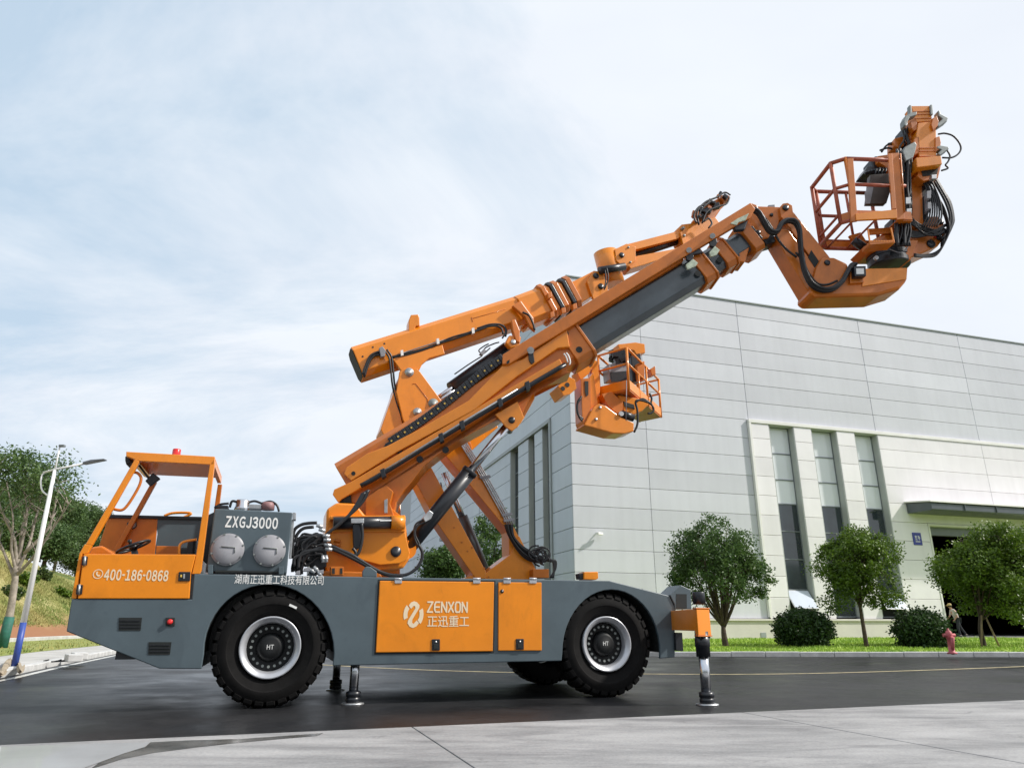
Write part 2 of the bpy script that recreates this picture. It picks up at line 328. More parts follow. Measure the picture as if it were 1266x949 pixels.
# lawn between kerb and factory
def lawn_z(u, v): return 0.12
lw = MB(); cols = []
fr = kpts; wallpts = [BLD.W(40, 0, 0), BLD.W(21.0, 0, 0), BLD.W(4, 0, 0), BLD.W(0.8, 0, 0), BLD.W(0, 0.2, 0), BLD.W(0, 6, 0), BLD.W(0, 34, 0)]
NV = 8
for k in range(len(fr)):
    a = Vector(fr[k]); b = wallpts[k]
    d = (b - a); d.z = 0; a2 = a + d.normalized() * 0.15
    for j in range(NV + 1):
        p = a2.lerp(b, j / NV); p.z = 0.115 + 0.16 * (j / NV); cols.append(p)
for k in range(len(fr) - 1):
    for j in range(NV):
        a = k * (NV + 1) + j; lw.f.append([a, a + NV + 1, a + NV + 2, a + 1]); lw.m.append(0); lw.s.append(False)
lw.v = cols
struct(lw.build('lawn', GRASS))
def grass(name, quad, n, hmin, hmax, m, zf, clump=0.0):
    mb = MB(); a, b, c, d = [Vector(q) for q in quad]
    for i in range(n):
        s, t = random.random(), random.random() ** 1.25
        p = (a.lerp(b, s)).lerp(d.lerp(c, s), t); nn = noise.noise(Vector((p.x * 0.6, p.y * 0.6, 3)))
        if random.random() < clump - nn * 0.5: continue
        p.z = zf(s, t); h = random.uniform(hmin, hmax) * (1 + 0.5 * nn); th = random.uniform(0, 6.28); w = h * 0.28
        u = Vector((math.cos(th), math.sin(th), 0)) * w; lean = Vector((random.uniform(-.5, .5), random.uniform(-.5, .5), 0)) * h
        mb.v += [p - u, p + u, p + lean + Vector((0, 0, h))]; k = len(mb.v); mb.f.append([k - 3, k - 2, k - 1]); mb.m.append(0); mb.s.append(False)
    return stuff(mb.build(name, m, recalc=False))
grass('lawn_grass', [(3.2, KY + 0.28, 0), (24, KY - 0.25, 0), BLD.W(24, 0, 0), BLD.W(1.0, 0, 0)], 42000, 0.035, 0.10, BLADE, lambda s, t: 0.105 + 0.16 * t)
# ------------------------------------------------------------------ the factory
def panelmat(name, col):
    m = mat(name, col, 0.42, noise_amt=0.05, nscale=0.35, bump=0.09, bscale=0.8); t = m.node_tree; b = t.nodes['Principled BSDF']; src = b.inputs['Base Color'].links[0].from_socket
    oi = t.nodes.new('ShaderNodeObjectInfo'); mr = t.nodes.new('ShaderNodeMapRange'); mr.inputs[3].default_value = .93; mr.inputs[4].default_value = 1.05; t.links.new(oi.outputs['Random'], mr.inputs[0])
    co = t.nodes.new('ShaderNodeTexCoord'); mp_ = t.nodes.new('ShaderNodeMapping'); mp_.inputs['Scale'].default_value = (3.0, 3.0, .16); t.links.new(co.outputs['Object'], mp_.inputs[0])
    n = t.nodes.new('ShaderNodeTexNoise'); n.inputs['Scale'].default_value = 1.0; n.inputs['Detail'].default_value = 6; t.links.new(mp_.outputs[0], n.inputs['Vector']); m3 = t.nodes.new('ShaderNodeMapRange'); m3.inputs[1].default_value = .35; m3.inputs[2].default_value = .6; m3.inputs[3].default_value = .965; m3.inputs[4].default_value = 1.0; t.links.new(n.outputs['Fac'], m3.inputs[0])
    mu = t.nodes.new('ShaderNodeMath'); mu.operation = 'MULTIPLY'; t.links.new(mr.outputs[0], mu.inputs[0]); t.links.new(m3.outputs[0], mu.inputs[1])
    vm = t.nodes.new('ShaderNodeVectorMath'); vm.operation = 'SCALE'; t.links.new(src, vm.inputs[0]); t.links.new(mu.outputs[0], vm.inputs['Scale']); t.links.new(vm.outputs[0], b.inputs['Base Color']); return m
PANEL_G = panelmat('grey_cladding', (0.60, 0.61, 0.655)); PANEL_L = panelmat('grey_cladding_shaded', (0.49, 0.54, 0.60)); PANEL_W = panelmat('white_cladding', (0.82, 0.795, 0.815))  # side wall copy has its shade put into a darker, bluer colour
TRIMW = mat('white_trim', (0.78, 0.77, 0.74), 0.45, noise_amt=0.05, nscale=1)
TRIMG = mat('grey_trim', (0.30, 0.33, 0.34), 0.45, noise_amt=0.08, nscale=1)
REVEAL = mat('reveal_metal', (0.42, 0.44, 0.43), 0.5, noise_amt=0.06, nscale=1)
FRAMEM = mat('window_frame_metal', (0.17, 0.19, 0.205), 0.4, noise_amt=0.08, nscale=2)
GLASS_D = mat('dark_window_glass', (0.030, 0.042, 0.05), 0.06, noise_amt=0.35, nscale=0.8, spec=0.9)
GLASS_U = mat('pale_window_glass', (0.74, 0.77, 0.80), 0.12, noise_amt=0.06, nscale=0.5, spec=0.8)  # upper panes, paler base colour than the lower ones
HOPPER = mat('hopper_glass', (0.55, 0.60, 0.68), 0.08, noise_amt=0.05, nscale=1, spec=0.8)
PLINTH = mat('plinth_stone', (0.62, 0.59, 0.55), 0.7, noise_amt=0.06, nscale=1.5, bump=0.1)
SIGNB = mat('blue_enamel', (0.035, 0.05, 0.30), 0.35, noise_amt=0.1, nscale=5)
SLABM = mat('floor_concrete', (0.24, 0.24, 0.235), 0.6, noise_amt=0.2, nscale=1)
STEELD = mat('canopy_steel', (0.085, 0.10, 0.115), 0.4, noise_amt=0.1, nscale=2)
fb = empty('factory_building', BLD.o, YAW, 'huge grey and white panelled factory hall with tall slit windows behind the lawn', 'building')
ZT = 18.55
JOINT = 0.017
def bx(mb, F, x0, x1, y0, y1, z0, z1, m=0):
    return mb.prism([F.W(x0, y0, z0), F.W(x1, y0, z0), F.W(x1, y0, z1), F.W(x0, y0, z1)], F.uy * (y1 - y0), m)
def panelR(u0, u1, z0, z1, m, y=0.0, th=0.06):
    o = bx(MB(), BLD, u0 + JOINT / 2, u1 - JOINT / 2, y, y + th, z0 + JOINT / 2, z1 - JOINT / 2).build('wall_panel', m, fb, bevel=0.012, seg=1); return o
def panelL(v0, v1, z0, z1, m, x=0.0, th=0.06):
    o = bx(MB(), BLD, x, x + th, v0 + JOINT / 2, v1 - JOINT / 2, z0 + JOINT / 2, z1 - JOINT / 2).build('wall_panel', m, fb, bevel=0.012, seg=1); return o
ZL = [1.2, 2.22, 3.25, 4.28, 5.31, 6.34, 7.37, 8.40, 9.43, 10.46, 11.49]
ZU = [11.49, 12.52, 13.55, 14.58, 15.61, 16.64, 17.67, ZT]
UU = [0.0, 4.2, 10.45, 19.05, 26.9, 34.7, 42.5]
# core walls behind the cladding (dark joints show them)
core = MB()
bx(core, BLD, 0.08, 11.7, 0.08, 0.5, 0.0, 18.3); bx(core, BLD, 11.7, 19.0, 0.5, 0.9, 0.0, 18.3); bx(core, BLD, 11.7, 19.0, 0.081, 0.499, 11.4, 18.3)
bx(core, BLD, 19.0, 21.6, 0.08, 0.9, 0.0, 18.3); bx(core, BLD, 21.6, 28.5, 0.08, 0.9, 6.2, 18.3); bx(core, BLD, 28.5, 60, 0.08, 0.9, 0.0, 18.3)
bx(core, BLD, 13.3, 14.35, 0.06, 0.499, 0.6, 11.39); bx(core, BLD, 16.15, 17.3, 0.06, 0.499, 0.6, 11.39); bx(core, BLD, 11.7, 19.0, 0.06, 0.499, 0.0, 1.15)
bx(core, BLD, 0.08, 0.5, 0.502, 3.0, 0, 18.3); bx(core, BLD, 0.08, 0.5, 10.05, 62, 0, 18.3); bx(core, BLD, 0.5, 0.9, 3.0, 10.05, 0, 18.3); bx(core, BLD, 0.08, 0.499, 3.0, 10.05, 11.35, 18.3); bx(core, BLD, 0.08, 0.499, 3.0, 10.05, 0, 1.2)
bx(core, BLD, 0.08, 0.499, 4.2, 5.46, 1.2, 11.35); bx(core, BLD, 0.08, 0.499, 6.58, 8.46, 1.2, 11.35)
core.build('core_wall', mat('joint_grey', (.42, .44, .46), .6, noise_amt=.05), fb)
bx(MB(), BLD, 0.09, 60, 0.91, 62, 18.0, 18.29).build('roof', TRIMG, fb)
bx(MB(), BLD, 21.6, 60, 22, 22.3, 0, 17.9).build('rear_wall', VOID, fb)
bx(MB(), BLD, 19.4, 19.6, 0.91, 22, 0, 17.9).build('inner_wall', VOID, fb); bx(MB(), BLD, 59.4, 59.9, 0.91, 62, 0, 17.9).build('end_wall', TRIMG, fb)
bx(MB(), BLD, 20.4, 60, 0.91, 21.9, 0.0, 0.30).build('hall_floor', SLABM, fb)
cp = MB(); bx(cp, BLD, -0.06, 60, -0.06, 0.52, ZT, ZT + 0.10); bx(cp, BLD, -0.06, 0.52, 0.52, 62, ZT, ZT + 0.10); cp.build('coping', TRIMG, fb, bevel=0.02, seg=1)
for a, b in zip(ZU[:-1], ZU[1:]):
    for i in range(len(UU) - 1): panelR(UU[i], UU[i + 1], a, b, PANEL_G)
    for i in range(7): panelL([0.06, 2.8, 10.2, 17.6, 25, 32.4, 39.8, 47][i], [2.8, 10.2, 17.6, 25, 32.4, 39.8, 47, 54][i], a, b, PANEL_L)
for a, b in zip(ZL[:-1], ZL[1:]):
    panelR(0, 4.2, a, b, PANEL_G); panelR(4.2, 10.34, a, b, PANEL_G)
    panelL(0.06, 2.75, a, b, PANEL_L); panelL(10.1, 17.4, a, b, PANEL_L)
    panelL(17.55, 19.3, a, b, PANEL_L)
    top = 11.30 if b > 11 else b
    for u0, u1 in ((10.50, 11.62), (13.25, 14.40), (16.13, 17.36)): panelR(u0, u1, a, top, PANEL_W, y=-0.12, th=0.18)
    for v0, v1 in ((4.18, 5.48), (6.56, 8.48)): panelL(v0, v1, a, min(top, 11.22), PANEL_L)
    if a >= 6.2:
        panelR(19.0, 26.8, a, top, PANEL_W, y=-0.12, th=0.18); panelR(26.8, 34.6, a, top, PANEL_W, y=-0.12, th=0.18); panelR(34.6, 42.4, a, top, PANEL_W, y=-0.12, th=0.18)
    else:
        panelR(19.0, 21.5, a, b, PANEL_W, y=-0.12, th=0.18); panelR(28.6, 34.6, a, b, PANEL_W, y=-0.12, th=0.18); panelR(34.6, 42.4, a, b, PANEL_W, y=-0.12, th=0.18)
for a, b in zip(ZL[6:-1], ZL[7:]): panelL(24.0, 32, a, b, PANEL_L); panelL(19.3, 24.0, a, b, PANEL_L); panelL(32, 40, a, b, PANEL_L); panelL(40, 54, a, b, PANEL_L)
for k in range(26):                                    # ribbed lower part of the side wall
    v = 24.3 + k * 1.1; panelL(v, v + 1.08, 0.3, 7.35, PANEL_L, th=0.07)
tr = MB(); bx(tr, BLD, 10.34, 42.5, -0.17, 0.02, 11.31, 11.50); bx(tr, BLD, 10.34, 10.49, -0.17, 0.02, 1.2, 11.305); tr.build('white_border', TRIMW, fb, bevel=0.012, seg=1)
t2 = MB(); bx(t2, BLD, -0.08, 0.03, 2.76, 17.55, 11.24, 11.46); bx(t2, BLD, -0.08, 0.03, 2.76, 2.98, 1.2, 11.235); t2.build('white_border', TRIMG, fb, bevel=0.012, seg=1)
pl = MB(); bx(pl, BLD, -0.05, 21.5, -0.16, 0.05, -0.1, 1.08); bx(pl, BLD, -0.05, 21.5, -0.24, 0.05, 1.085, 1.19); bx(pl, BLD, 28.6, 42, -0.16, 0.05, -0.1, 1.08); bx(pl, BLD, -0.05, 0.05, 0.06, 54, -0.1, 1.15)
pl.build('plinth', PLINTH, fb, bevel=0.012, seg=1)
# slit windows
def window(u0, u1, zb, hop, closed):
    w = MB(); bx(w, BLD, u0 - 0.002, u0 + 0.06, 0.30, 0.46, zb, 11.28); bx(w, BLD, u1 - 0.06, u1 + 0.002, 0.30, 0.46, zb, 11.28)
    zs = [zb, 2.63, 4.16, 5.61, 7.05, 8.36, 9.80, 11.28]
    for z in zs: bx(w, BLD, u0 + 0.061, u1 - 0.061, 0.30, 0.42, z - 0.03, z + 0.03)
    wo = w.build('window', FRAMEM, fb, bevel=0.006, seg=1)
    rv = MB(); bx(rv, BLD, u1 - 0.012, u1 + 0.05, -0.10, 0.47, zb, 11.29); bx(rv, BLD, u0 - 0.05, u0 + 0.012, -0.10, 0.47, zb, 11.29); bx(rv, BLD, u0 + 0.013, u1 - 0.013, -0.10, 0.46, 11.282, 11.31); rv.build('reveal', REVEAL, wo)
    for i in range(1, 7):
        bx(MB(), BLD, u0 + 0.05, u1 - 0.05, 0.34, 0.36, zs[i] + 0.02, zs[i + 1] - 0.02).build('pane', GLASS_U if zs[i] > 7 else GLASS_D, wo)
    bx(MB(), BLD, u0 - 0.04, u1 + 0.04, 0.44, 0.52, zb - 0.1, 11.3).build('blind', VOID, wo)
    if hop:                                            # bottom sash swung outwards
        a = 0.62; dz = 1.12
        f = MB(); P = lambda u, s, o: BLD.W(u, 0.28 - math.sin(a) * s - math.cos(a) * o, 2.58 - math.cos(a) * s + math.sin(a) * o)
        f.prism([P(u0 + 0.07, 0, 0), P(u1 - 0.07, 0, 0), P(u1 - 0.07, dz, 0), P(u0 + 0.07, dz, 0)], P(0, 0, 0.035) - P(0, 0, 0))
        fo = f.build('hopper_sash', FRAMEM, wo)
        f = MB(); f.prism([P(u0 + 0.11, 0.04, 0.037), P(u1 - 0.11, 0.04, 0.037), P(u1 - 0.11, dz - 0.04, 0.037), P(u0 + 0.11, dz - 0.04, 0.037)], P(0, 0, 0.006) - P(0, 0, 0)); f.build('hopper_pane', HOPPER, wo)
    else:
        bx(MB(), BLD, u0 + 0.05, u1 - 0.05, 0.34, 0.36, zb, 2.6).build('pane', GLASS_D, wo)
window(11.66, 13.22, 1.30, True, False); window(14.43, 16.10, 1.30, False, True); window(17.39, 18.97, 1.30, True, False)
for v0, v1 in ((3.02, 4.16), (5.50, 6.54), (8.50, 10.03)):
    w = MB(); bx(w, BLD, 0.30, 0.44, v0, v0 + 0.07, 1.22, 11.22); bx(w, BLD, 0.30, 0.44, v1 - 0.07, v1, 1.22, 11.22)
    zs = [1.22, 2.63, 4.16, 5.61, 7.05, 8.36, 9.80, 11.2]
    for z in zs: bx(w, BLD, 0.30, 0.41, v0 + 0.071, v1 - 0.071, z - 0.03, z + 0.03)
    wo = w.build('window', FRAMEM, fb)
    for i in range(7): bx(MB(), BLD, 0.34, 0.36, v0 + 0.05, v1 - 0.05, zs[i] + 0.02, zs[i + 1] - 0.02).build('pane', GLASS_D, wo)
    rv = MB(); bx(rv, BLD, 0.02, 0.46, v1, v1 + 0.018, 1.21, 11.23); bx(rv, BLD, 0.02, 0.46, v0 - 0.018, v0, 1.21, 11.23); rv.build('reveal', REVEAL, wo)
# glazed side entrance
w = MB()
for v in (19.4, 20.6, 21.8, 23.0, 24.1): bx(w, BLD, -0.10, 0.10, v, v + 0.10, 0, 7.1)
for z in (0.1, 2.4, 4.7, 7.0): bx(w, BLD, -0.08, 0.08, 19.51, 24.09, z, z + 0.1)
wo = w.build('side_entrance', FRAMEM, fb); bx(MB(), BLD, -1.4, 0.08, 19.2, 24.3, 7.12, 7.36).build('entrance_hood', STEELD, wo)
for v in (19.5, 20.7, 21.9, 23.1):
    for z in (0.2, 2.5, 4.8): bx(MB(), BLD, 0.0, 0.02, v, v + 1.1, z, z + 2.2).build('pane', GLASS_D, wo)
# gateway with its canopy
gw = MB(); bx(gw, BLD, 21.5, 21.62, -0.15, 0.95, 0.3, 6.20); bx(gw, BLD, 28.48, 28.6, -0.15, 0.95, 0.3, 6.20); bx(gw, BLD, 21.5, 28.6, -0.15, 0.95, 6.205, 6.335); go = gw.build('gateway', TRIMW, fb, bevel=0.012, seg=1)
bx(MB(), BLD, 21.63, 28.47, 0.3, 0.6, 5.75, 6.20).build('shutter_box', FRAMEM, go)
ap = MB(); ap.prism([BLD.W(20.9, 0.9, 0.05), BLD.W(29.4, 0.9, 0.05), BLD.W(29.4, -1.3, 0.05), BLD.W(20.9, -1.3, 0.05)], (0, 0, 0.235)); ap.build('threshold', SLABM, go)
ca = MB(); poly = [(-0.13, 6.82), (-0.13, 7.40), (-1.72, 7.22), (-1.78, 7.16), (-1.78, 6.84), (-1.70, 6.80)]
ca.prism([BLD.W(20.2, y, z) for y, z in poly], BLD.ux * 13.0); co_ = ca.build('canopy', STEELD, fb, bevel=0.02, seg=1)
ct = MB(); ct.prism([BLD.W(20.1, y, z) for y, z in ((-0.13, 7.43), (-0.13, 7.50), (-1.86, 7.30), (-1.86, 7.23))], BLD.ux * 13.2); ct.build('canopy_sheet', TRIMW, co_)
for u in (22.5, 24.8, 27.1, 29.4, 31.7): bx(MB(), BLD, u, u + 0.05, -1.84, -1.79, 6.86, 7.2).build('canopy_bracket', STEELD, co_)
sg = bx(MB(), BLD, 20.26, 20.86, -0.16, -0.122, 5.10, 5.78).build('wall_plaque', SIGNB, fb, bevel=0.01, seg=1)
mb = MB(); bx(mb, BLD, 20.40, 20.72, -0.166, -0.1605, 5.27, 5.31); mb.build('plaque_line', WHITE, sg)
cm = MB(); cm.cyl(BLD.W(1.2, 0.0, 5.1), BLD.W(1.2, -0.2, 5.05), 0.03); cm.box(BLD.W(1.25, -0.25, 5.02), (0.34, 0.13, 0.12), BLD.rot @ Matrix.Rotation(0.4, 3, 'Z')); cm.build('wall_camera', TRIMW, fb, bevel=0.02)
vent = bx(MB(), BLD, 9.7, 10.0, -0.185, -0.158, 0.32, 0.55).build('air_vent', TRIMG, fb)

# ------------------------------------------------------------------ lettering
def text_mesh(s, off=0.0):
    c = bpy.data.curves.new('lettering', 'FONT'); c.body = s; c.offset = off; c.resolution_u = 3; c.extrude = 0.0
    o = bpy.data.objects.new('lettering', c); COL.objects.link(o); dg = bpy.context.evaluated_depsgraph_get()
    me = bpy.data.meshes.new_from_object(o.evaluated_get(dg)); bpy.data.objects.remove(o); bpy.data.curves.remove(c); return me
def lettering(s, F, x0, x1, z0, z1, Y, m, parent, off=0.0, th=0.003, slope=0.0):
    me = text_mesh(s, off); xs = [v.co.x for v in me.vertices]; ys = [v.co.y for v in me.vertices]
    ax, bx_, ay, by = min(xs), max(xs), min(ys), max(ys); mb = MB()
    vs = [F.W(x0 + (v.co.x - ax) / (bx_ - ax) * (x1 - x0), Y, z0 + (v.co.y - ay) / (by - ay) * (z1 - z0)) for v in me.vertices]
    mb.add(vs, [list(p.vertices) for p in me.polygons]); bpy.data.meshes.remove(me)
    return mb.build('lettering', m, parent, recalc=False)
def wordline(s, F, x0, x1, z0, z1, Y, m, parent, off=0.0):   # letter by letter in the wide plain sans forms
    ms = []
    for ch in s:
        me = text_mesh(chr(ord(ch) + 0xFEE0), off); xs = [v.co.x for v in me.vertices]; ys = [v.co.y for v in me.vertices]; ms.append([me, min(xs), max(xs), min(ys), max(ys)])
    y0 = min(q[3] for q in ms if q[4] - q[3] > .3); y1 = max(q[4] for q in ms); gap = 0.10; ws = [min(q[2] - q[1], .62) if q[4] - q[3] > .3 else .30 for q in ms]
    sc = (x1 - x0) / (sum(ws) + gap * (len(ws) - 1)); mb = MB(); x = x0
    for (me, a, b, c, d), w in zip(ms, ws):
        mb.add([F.W(x + (v.co.x - a) / (b - a) * w * sc, Y, z0 + (v.co.y - y0) / (y1 - y0) * (z1 - z0)) for v in me.vertices], [list(p.vertices) for p in me.polygons]); x += (w + gap) * sc; bpy.data.meshes.remove(me)
    return mb.build('lettering', m, parent, recalc=False)
mb = MB()
for u0, u1, z0, z1 in ((20.39, 20.54, 5.57, 5.60), (20.39, 20.54, 5.50, 5.53), (20.44, 20.47, 5.38, 5.62), (20.41, 20.55, 5.38, 5.41), (20.60, 20.75, 5.53, 5.56), (20.66, 20.69, 5.38, 5.62), (20.60, 20.64, 5.58, 5.61), (20.58, 20.76, 5.46, 5.485)):
    bx(mb, BLD, u0, u1, -0.166, -0.1605, z0, z1)
mb.build('plaque_mark', WHITE, sg)
# ------------------------------------------------------------------ the boom truck
truck = empty('boom_truck', T.W(2.2, 1.4, 0), YAW, 'orange and grey three boom lifting truck with raised baskets standing on the dark asphalt', 'truck')
WID = 2.75                                            # width of the chassis
_, ZD = T.L(465, 713, 0)                              # deck height
def pt(pix, y0, y1, name, m, parent, bevel=0.008, F=T):
    mb = MB(); F.plate(mb, pix, y0, y1); return mb.build(name, m, parent, bevel=bevel)
def arc(cx, cy, r, a0, a1, n=22, ry=None):
    ry = ry or r
    return [(cx + r * math.cos(R(a0 + (a1 - a0) * i / n)), cy - ry * math.sin(R(a0 + (a1 - a0) * i / n))) for i in range(n + 1)]
A1 = arc(332.5, 806, 80.5, 180, 0, ry=84)             # front and rear wheel arches
A2 = arc(756, 806, 60.5, 180, 0, ry=77.5)
side = [(88.5, 740), (82, 780), (197, 826), (249, 826.5), (252, 808)] + A1 + [(413, 808), (411.5, 822.5), (694.5, 816.5)] + A2 + [(816, 813.5), (834.5, 812), (834.5, 751), (827.5, 736), (754, 717.5), (465, 713), (240, 709), (237, 740.5)]
chassis = pt(side, 0.0, 0.05, 'chassis', GREY, truck, 0.01)
pt(side, WID - 0.05, WID, 'side_plate', GREY, chassis, 0.01)
# inner body between the wells, decks and liners
def tx(px, py, Y=0.0): return T.L(px, py, Y)
def tbox(mb, X0, X1, Y0, Y1, Z0, Z1, m=0): return bx(mb, T, X0, X1, Y0, Y1, Z0, Z1, m)
Xn = tx(86, 760)[0]; Xr = tx(834, 780)[0]; X1a, X1b = tx(250, 806)[0], tx(414, 806)[0]; X2a, X2b = tx(694, 806)[0], tx(817, 806)[0]; ZB = tx(550, 819)[1]; ZDr = tx(690, 717)[1]
core = MB()
tbox(core, X1b + 0.03, X2a - 0.03, 0.051, WID - 0.051, ZB + 0.01, ZD - 0.03); tbox(core, X1a - 0.1, X1b + 0.029, 0.62, WID - 0.62, 0.62, ZD - 0.03); tbox(core, X2a - 0.029, X2b + 0.1, 0.62, WID - 0.62, 0.62, ZDr - 0.06)
tbox(core, X1a - 0.9, X1a - 0.101, 0.051, WID - 0.051, 0.55, 1.15); tbox(core, X2b + 0.02, X2b + 0.101, 0.051, WID - 0.051, 0.6, 1.2)
core.build('frame_core', BLACKP, chassis)
nose = MB(); nose.prism([T.P(x, y, 0.051) for x, y in ((90.5, 741), (84.5, 779.5), (197, 824.5), (248, 825), (250, 806), (248, 741))], T.uy * (WID - 0.102)); nose.build('nose', GREY, chassis)
dk = MB(); tbox(dk, tx(241, 709)[0], X2a + 0.2, 0.051, WID - 0.051, ZD - 0.029, ZD - 0.004)
Xd = X2a + 0.202; a = tx(754, 718.5); b = tx(827.5, 737); 
dk.prism([T.W(Xd, 0.051, ZDr - 0.035), T.W(a[0], 0.051, a[1] - 0.03), T.W(b[0], 0.051, b[1] - 0.03), T.W(b[0], 0.051, b[1] - 0.008), T.W(a[0], 0.051, a[1] - 0.008), T.W(Xd, 0.051, ZDr - 0.008)], T.uy * (WID - 0.102))
dk.build('deck', GREY, chassis)
for pix in (A1, A2):
    for y0, y1 in ((0.051, 0.61), (WID - 0.61, WID - 0.051)):
        mb = MB(); P = [T.P(x, y, 0.0) + T.uy * y0 for x, y in pix]; n = len(P); c = sum(P, Vector()) / n
        Q = [p + (p - Vector((c.x, c.y, P[0].z))).normalized() * 0.02 for p in P]
        mb.add(P + Q + [p + T.uy * (y1 - y0) for p in P] + [q + T.uy * (y1 - y0) for q in Q], [(i, i + 1, 2 * n + i + 1, 2 * n + i) for i in range(n - 1)] + [(n + i, 3 * n + i, 3 * n + i + 1, n + i + 1) for i in range(n - 1)])
        mb.build('wheel_arch', VOID, chassis)
# vents, button, hatches, hinges and latches on the near side
for q in ([(147, 763), (175.5, 763), (173.8, 779), (146.5, 779)], [(183.8, 793.2), (212, 793.2), (210, 808.8), (183.2, 808.8)]):
    pt(q, -0.006, 0.0, 'side_vent', VOID, chassis, 0)
    for k in range(1, 4):
        y = q[0][1] + (q[3][1] - q[0][1]) * k / 4; pt([(q[0][0] + 1, y - 0.6), (q[1][0] - 2, y - 0.6), (q[1][0] - 2, y + 0.5), (q[0][0] + 1, y + 0.5)], -0.014, -0.006, 'vent_slat', BLACKP, chassis, 0)
pt([(204.8, 763), (216.2, 763), (216, 773.5), (204.8, 773.5)], -0.012, 0.0, 'button_box', VOID, chassis, 0.004)
c = T.P(210.3, 768.2, -0.012); MB().lathe([(0.0, -0.03), (0.024, -0.03), (0.030, -0.02), (0.03, 0)], c, T.uy, 20).build('emergency_button', RED, chassis)
hatchA = pt([(469.5, 717.6), (611, 719), (609.3, 804.6), (464.6, 806.2)], -0.022, 0.0, 'side_hatch', ORANGE, chassis, 0.008)
hatchB = pt([(616.3, 719.3), (669.7, 719.6), (670, 803.8), (616, 804)], -0.022, 0.0, 'side_hatch', ORANGE, chassis, 0.008)
pt([(467.5, 716), (612.6, 717.4), (611, 806.8), (462.8, 808.5)], -0.004, 0.0, 'hatch_shadow_gap', VOID, chassis, 0)
for x in (492.5, 589.5, 627, 659):
    pt([(x - 4.5, 713.8), (x + 4.5, 713.8), (x + 4.5, 720.8), (x - 4.5, 720.8)], -0.034, -0.0225, 'hinge', SILVER, hatchA if x < 610 else hatchB, 0.004)
    c0 = T.P(x - 4.5, 715, -0.034); MB().cyl(c0, T.P(x + 4.5, 715.1, -0.034), 0.010, n=10).build('hinge_pin', SILVER, hatchA if x < 610 else hatchB)
for (x0, y0, x1, y1), hp in (((534, 789.6, 544, 803.6), hatchA), ((638, 789.2, 647.8, 802.6), hatchB)):
    l = pt([(x0, y0), (x1, y0), (x1, y1), (x0, y1)], -0.034, -0.0225, 'latch', BLACKP, hp, 0.006); c = T.P((x0 + x1) / 2, y0 + 3.4, -0.034)
    MB().lathe([(0, -0.008), (0.011, -0.008), (0.013, 0)], c, T.uy, 14).build('keyhole', STEEL, hp); pt([(x0 + 2.4, y0 + 6), (x1 - 2.4, y0 + 6), (x1 - 2.4, y1 - 2), (x0 + 2.4, y1 - 2)], -0.040, -0.0345, 'latch_paddle', VOID, hp, 0.002)
c = T.P(620.6, 730.6, -0.022); MB().lathe([(0, -0.012), (0.02, -0.012), (0.026, 0)], c, T.uy, 16).build('hatch_lock', BLACKP, hatchB)
def lets(s, x0, y0, x1, y1, Y, m, par, off=0.0):      # box in the photo -> size on the plate it is painted on
    ax, az = T.L(x0, y1, Y); bx_, bz = T.L(x1, y0, Y); return lettering(s, T, ax, bx_, az, bz, Y - 0.0035, m, par, off)
lets('湖南正迅重工科技有限公司', 289.5, 711.3, 400.5, 721.2, 0.0, WHITE, chassis, 0.004)
lets('正迅重工', 528, 760.6, 580, 774.6, -0.0225, CREAM, hatchA, 0.009)
# ZENXON word, drawn as strokes on a six by ten grid, E without its stem
def strokes(rows, F, ox, oz, w, h, th, Y, m, par, name):
    mb = MB(); k = 0
    for (x0, z0, x1, z1) in rows:
        a = Vector((ox + x0 * w, oz + z0 * h)); b = Vector((ox + x1 * w, oz + z1 * h)); d = (b - a).normalized(); n = Vector((-d.y, d.x)) * th / 2; e = d * th * 0.35; k += 1
        q = [a - e + n, a - e - n, b + e - n, b + e + n]; y = Y - 0.0002 * k
        mb.add([F.W(p.x, y, p.y) for p in q], [(0, 1, 2, 3)])
    return mb.build(name, m, par, recalc=False)
GL = {'Z': [(0, 1, 1, 1), (1, 1, 0, 0), (0, 0, 1, 0)], 'E': [(.25, 1, 1, 1), (0.05, .5, .95, .5), (.25, 0, 1, 0), (0, .25, .25, 0), (0, .75, .25, 1), (0, .25, 0, .75)], 'N': [(0, 0, 0, 1), (0, 1, 1, 0), (1, 0, 1, 1)],
      'X': [(0, 1, 1, 0), (0, 0, 1, 1)], 'O': [(.2, 1, .8, 1), (.8, 1, 1, .8), (1, .8, 1, .2), (1, .2, .8, 0), (.8, 0, .2, 0), (.2, 0, 0, .2), (0, .2, 0, .8), (0, .8, .2, 1)]}
ax, az = T.L(528.5, 756, -0.0225); bX, bz = T.L(580, 744.2, -0.0225); cw = (bX - ax) / 6
for i, ch in enumerate('ZENXON'): strokes(GL[ch], T, ax + i * cw, az, cw * 0.70, bz - az, 0.020, -0.0255, CREAM, hatchA, 'lettering')
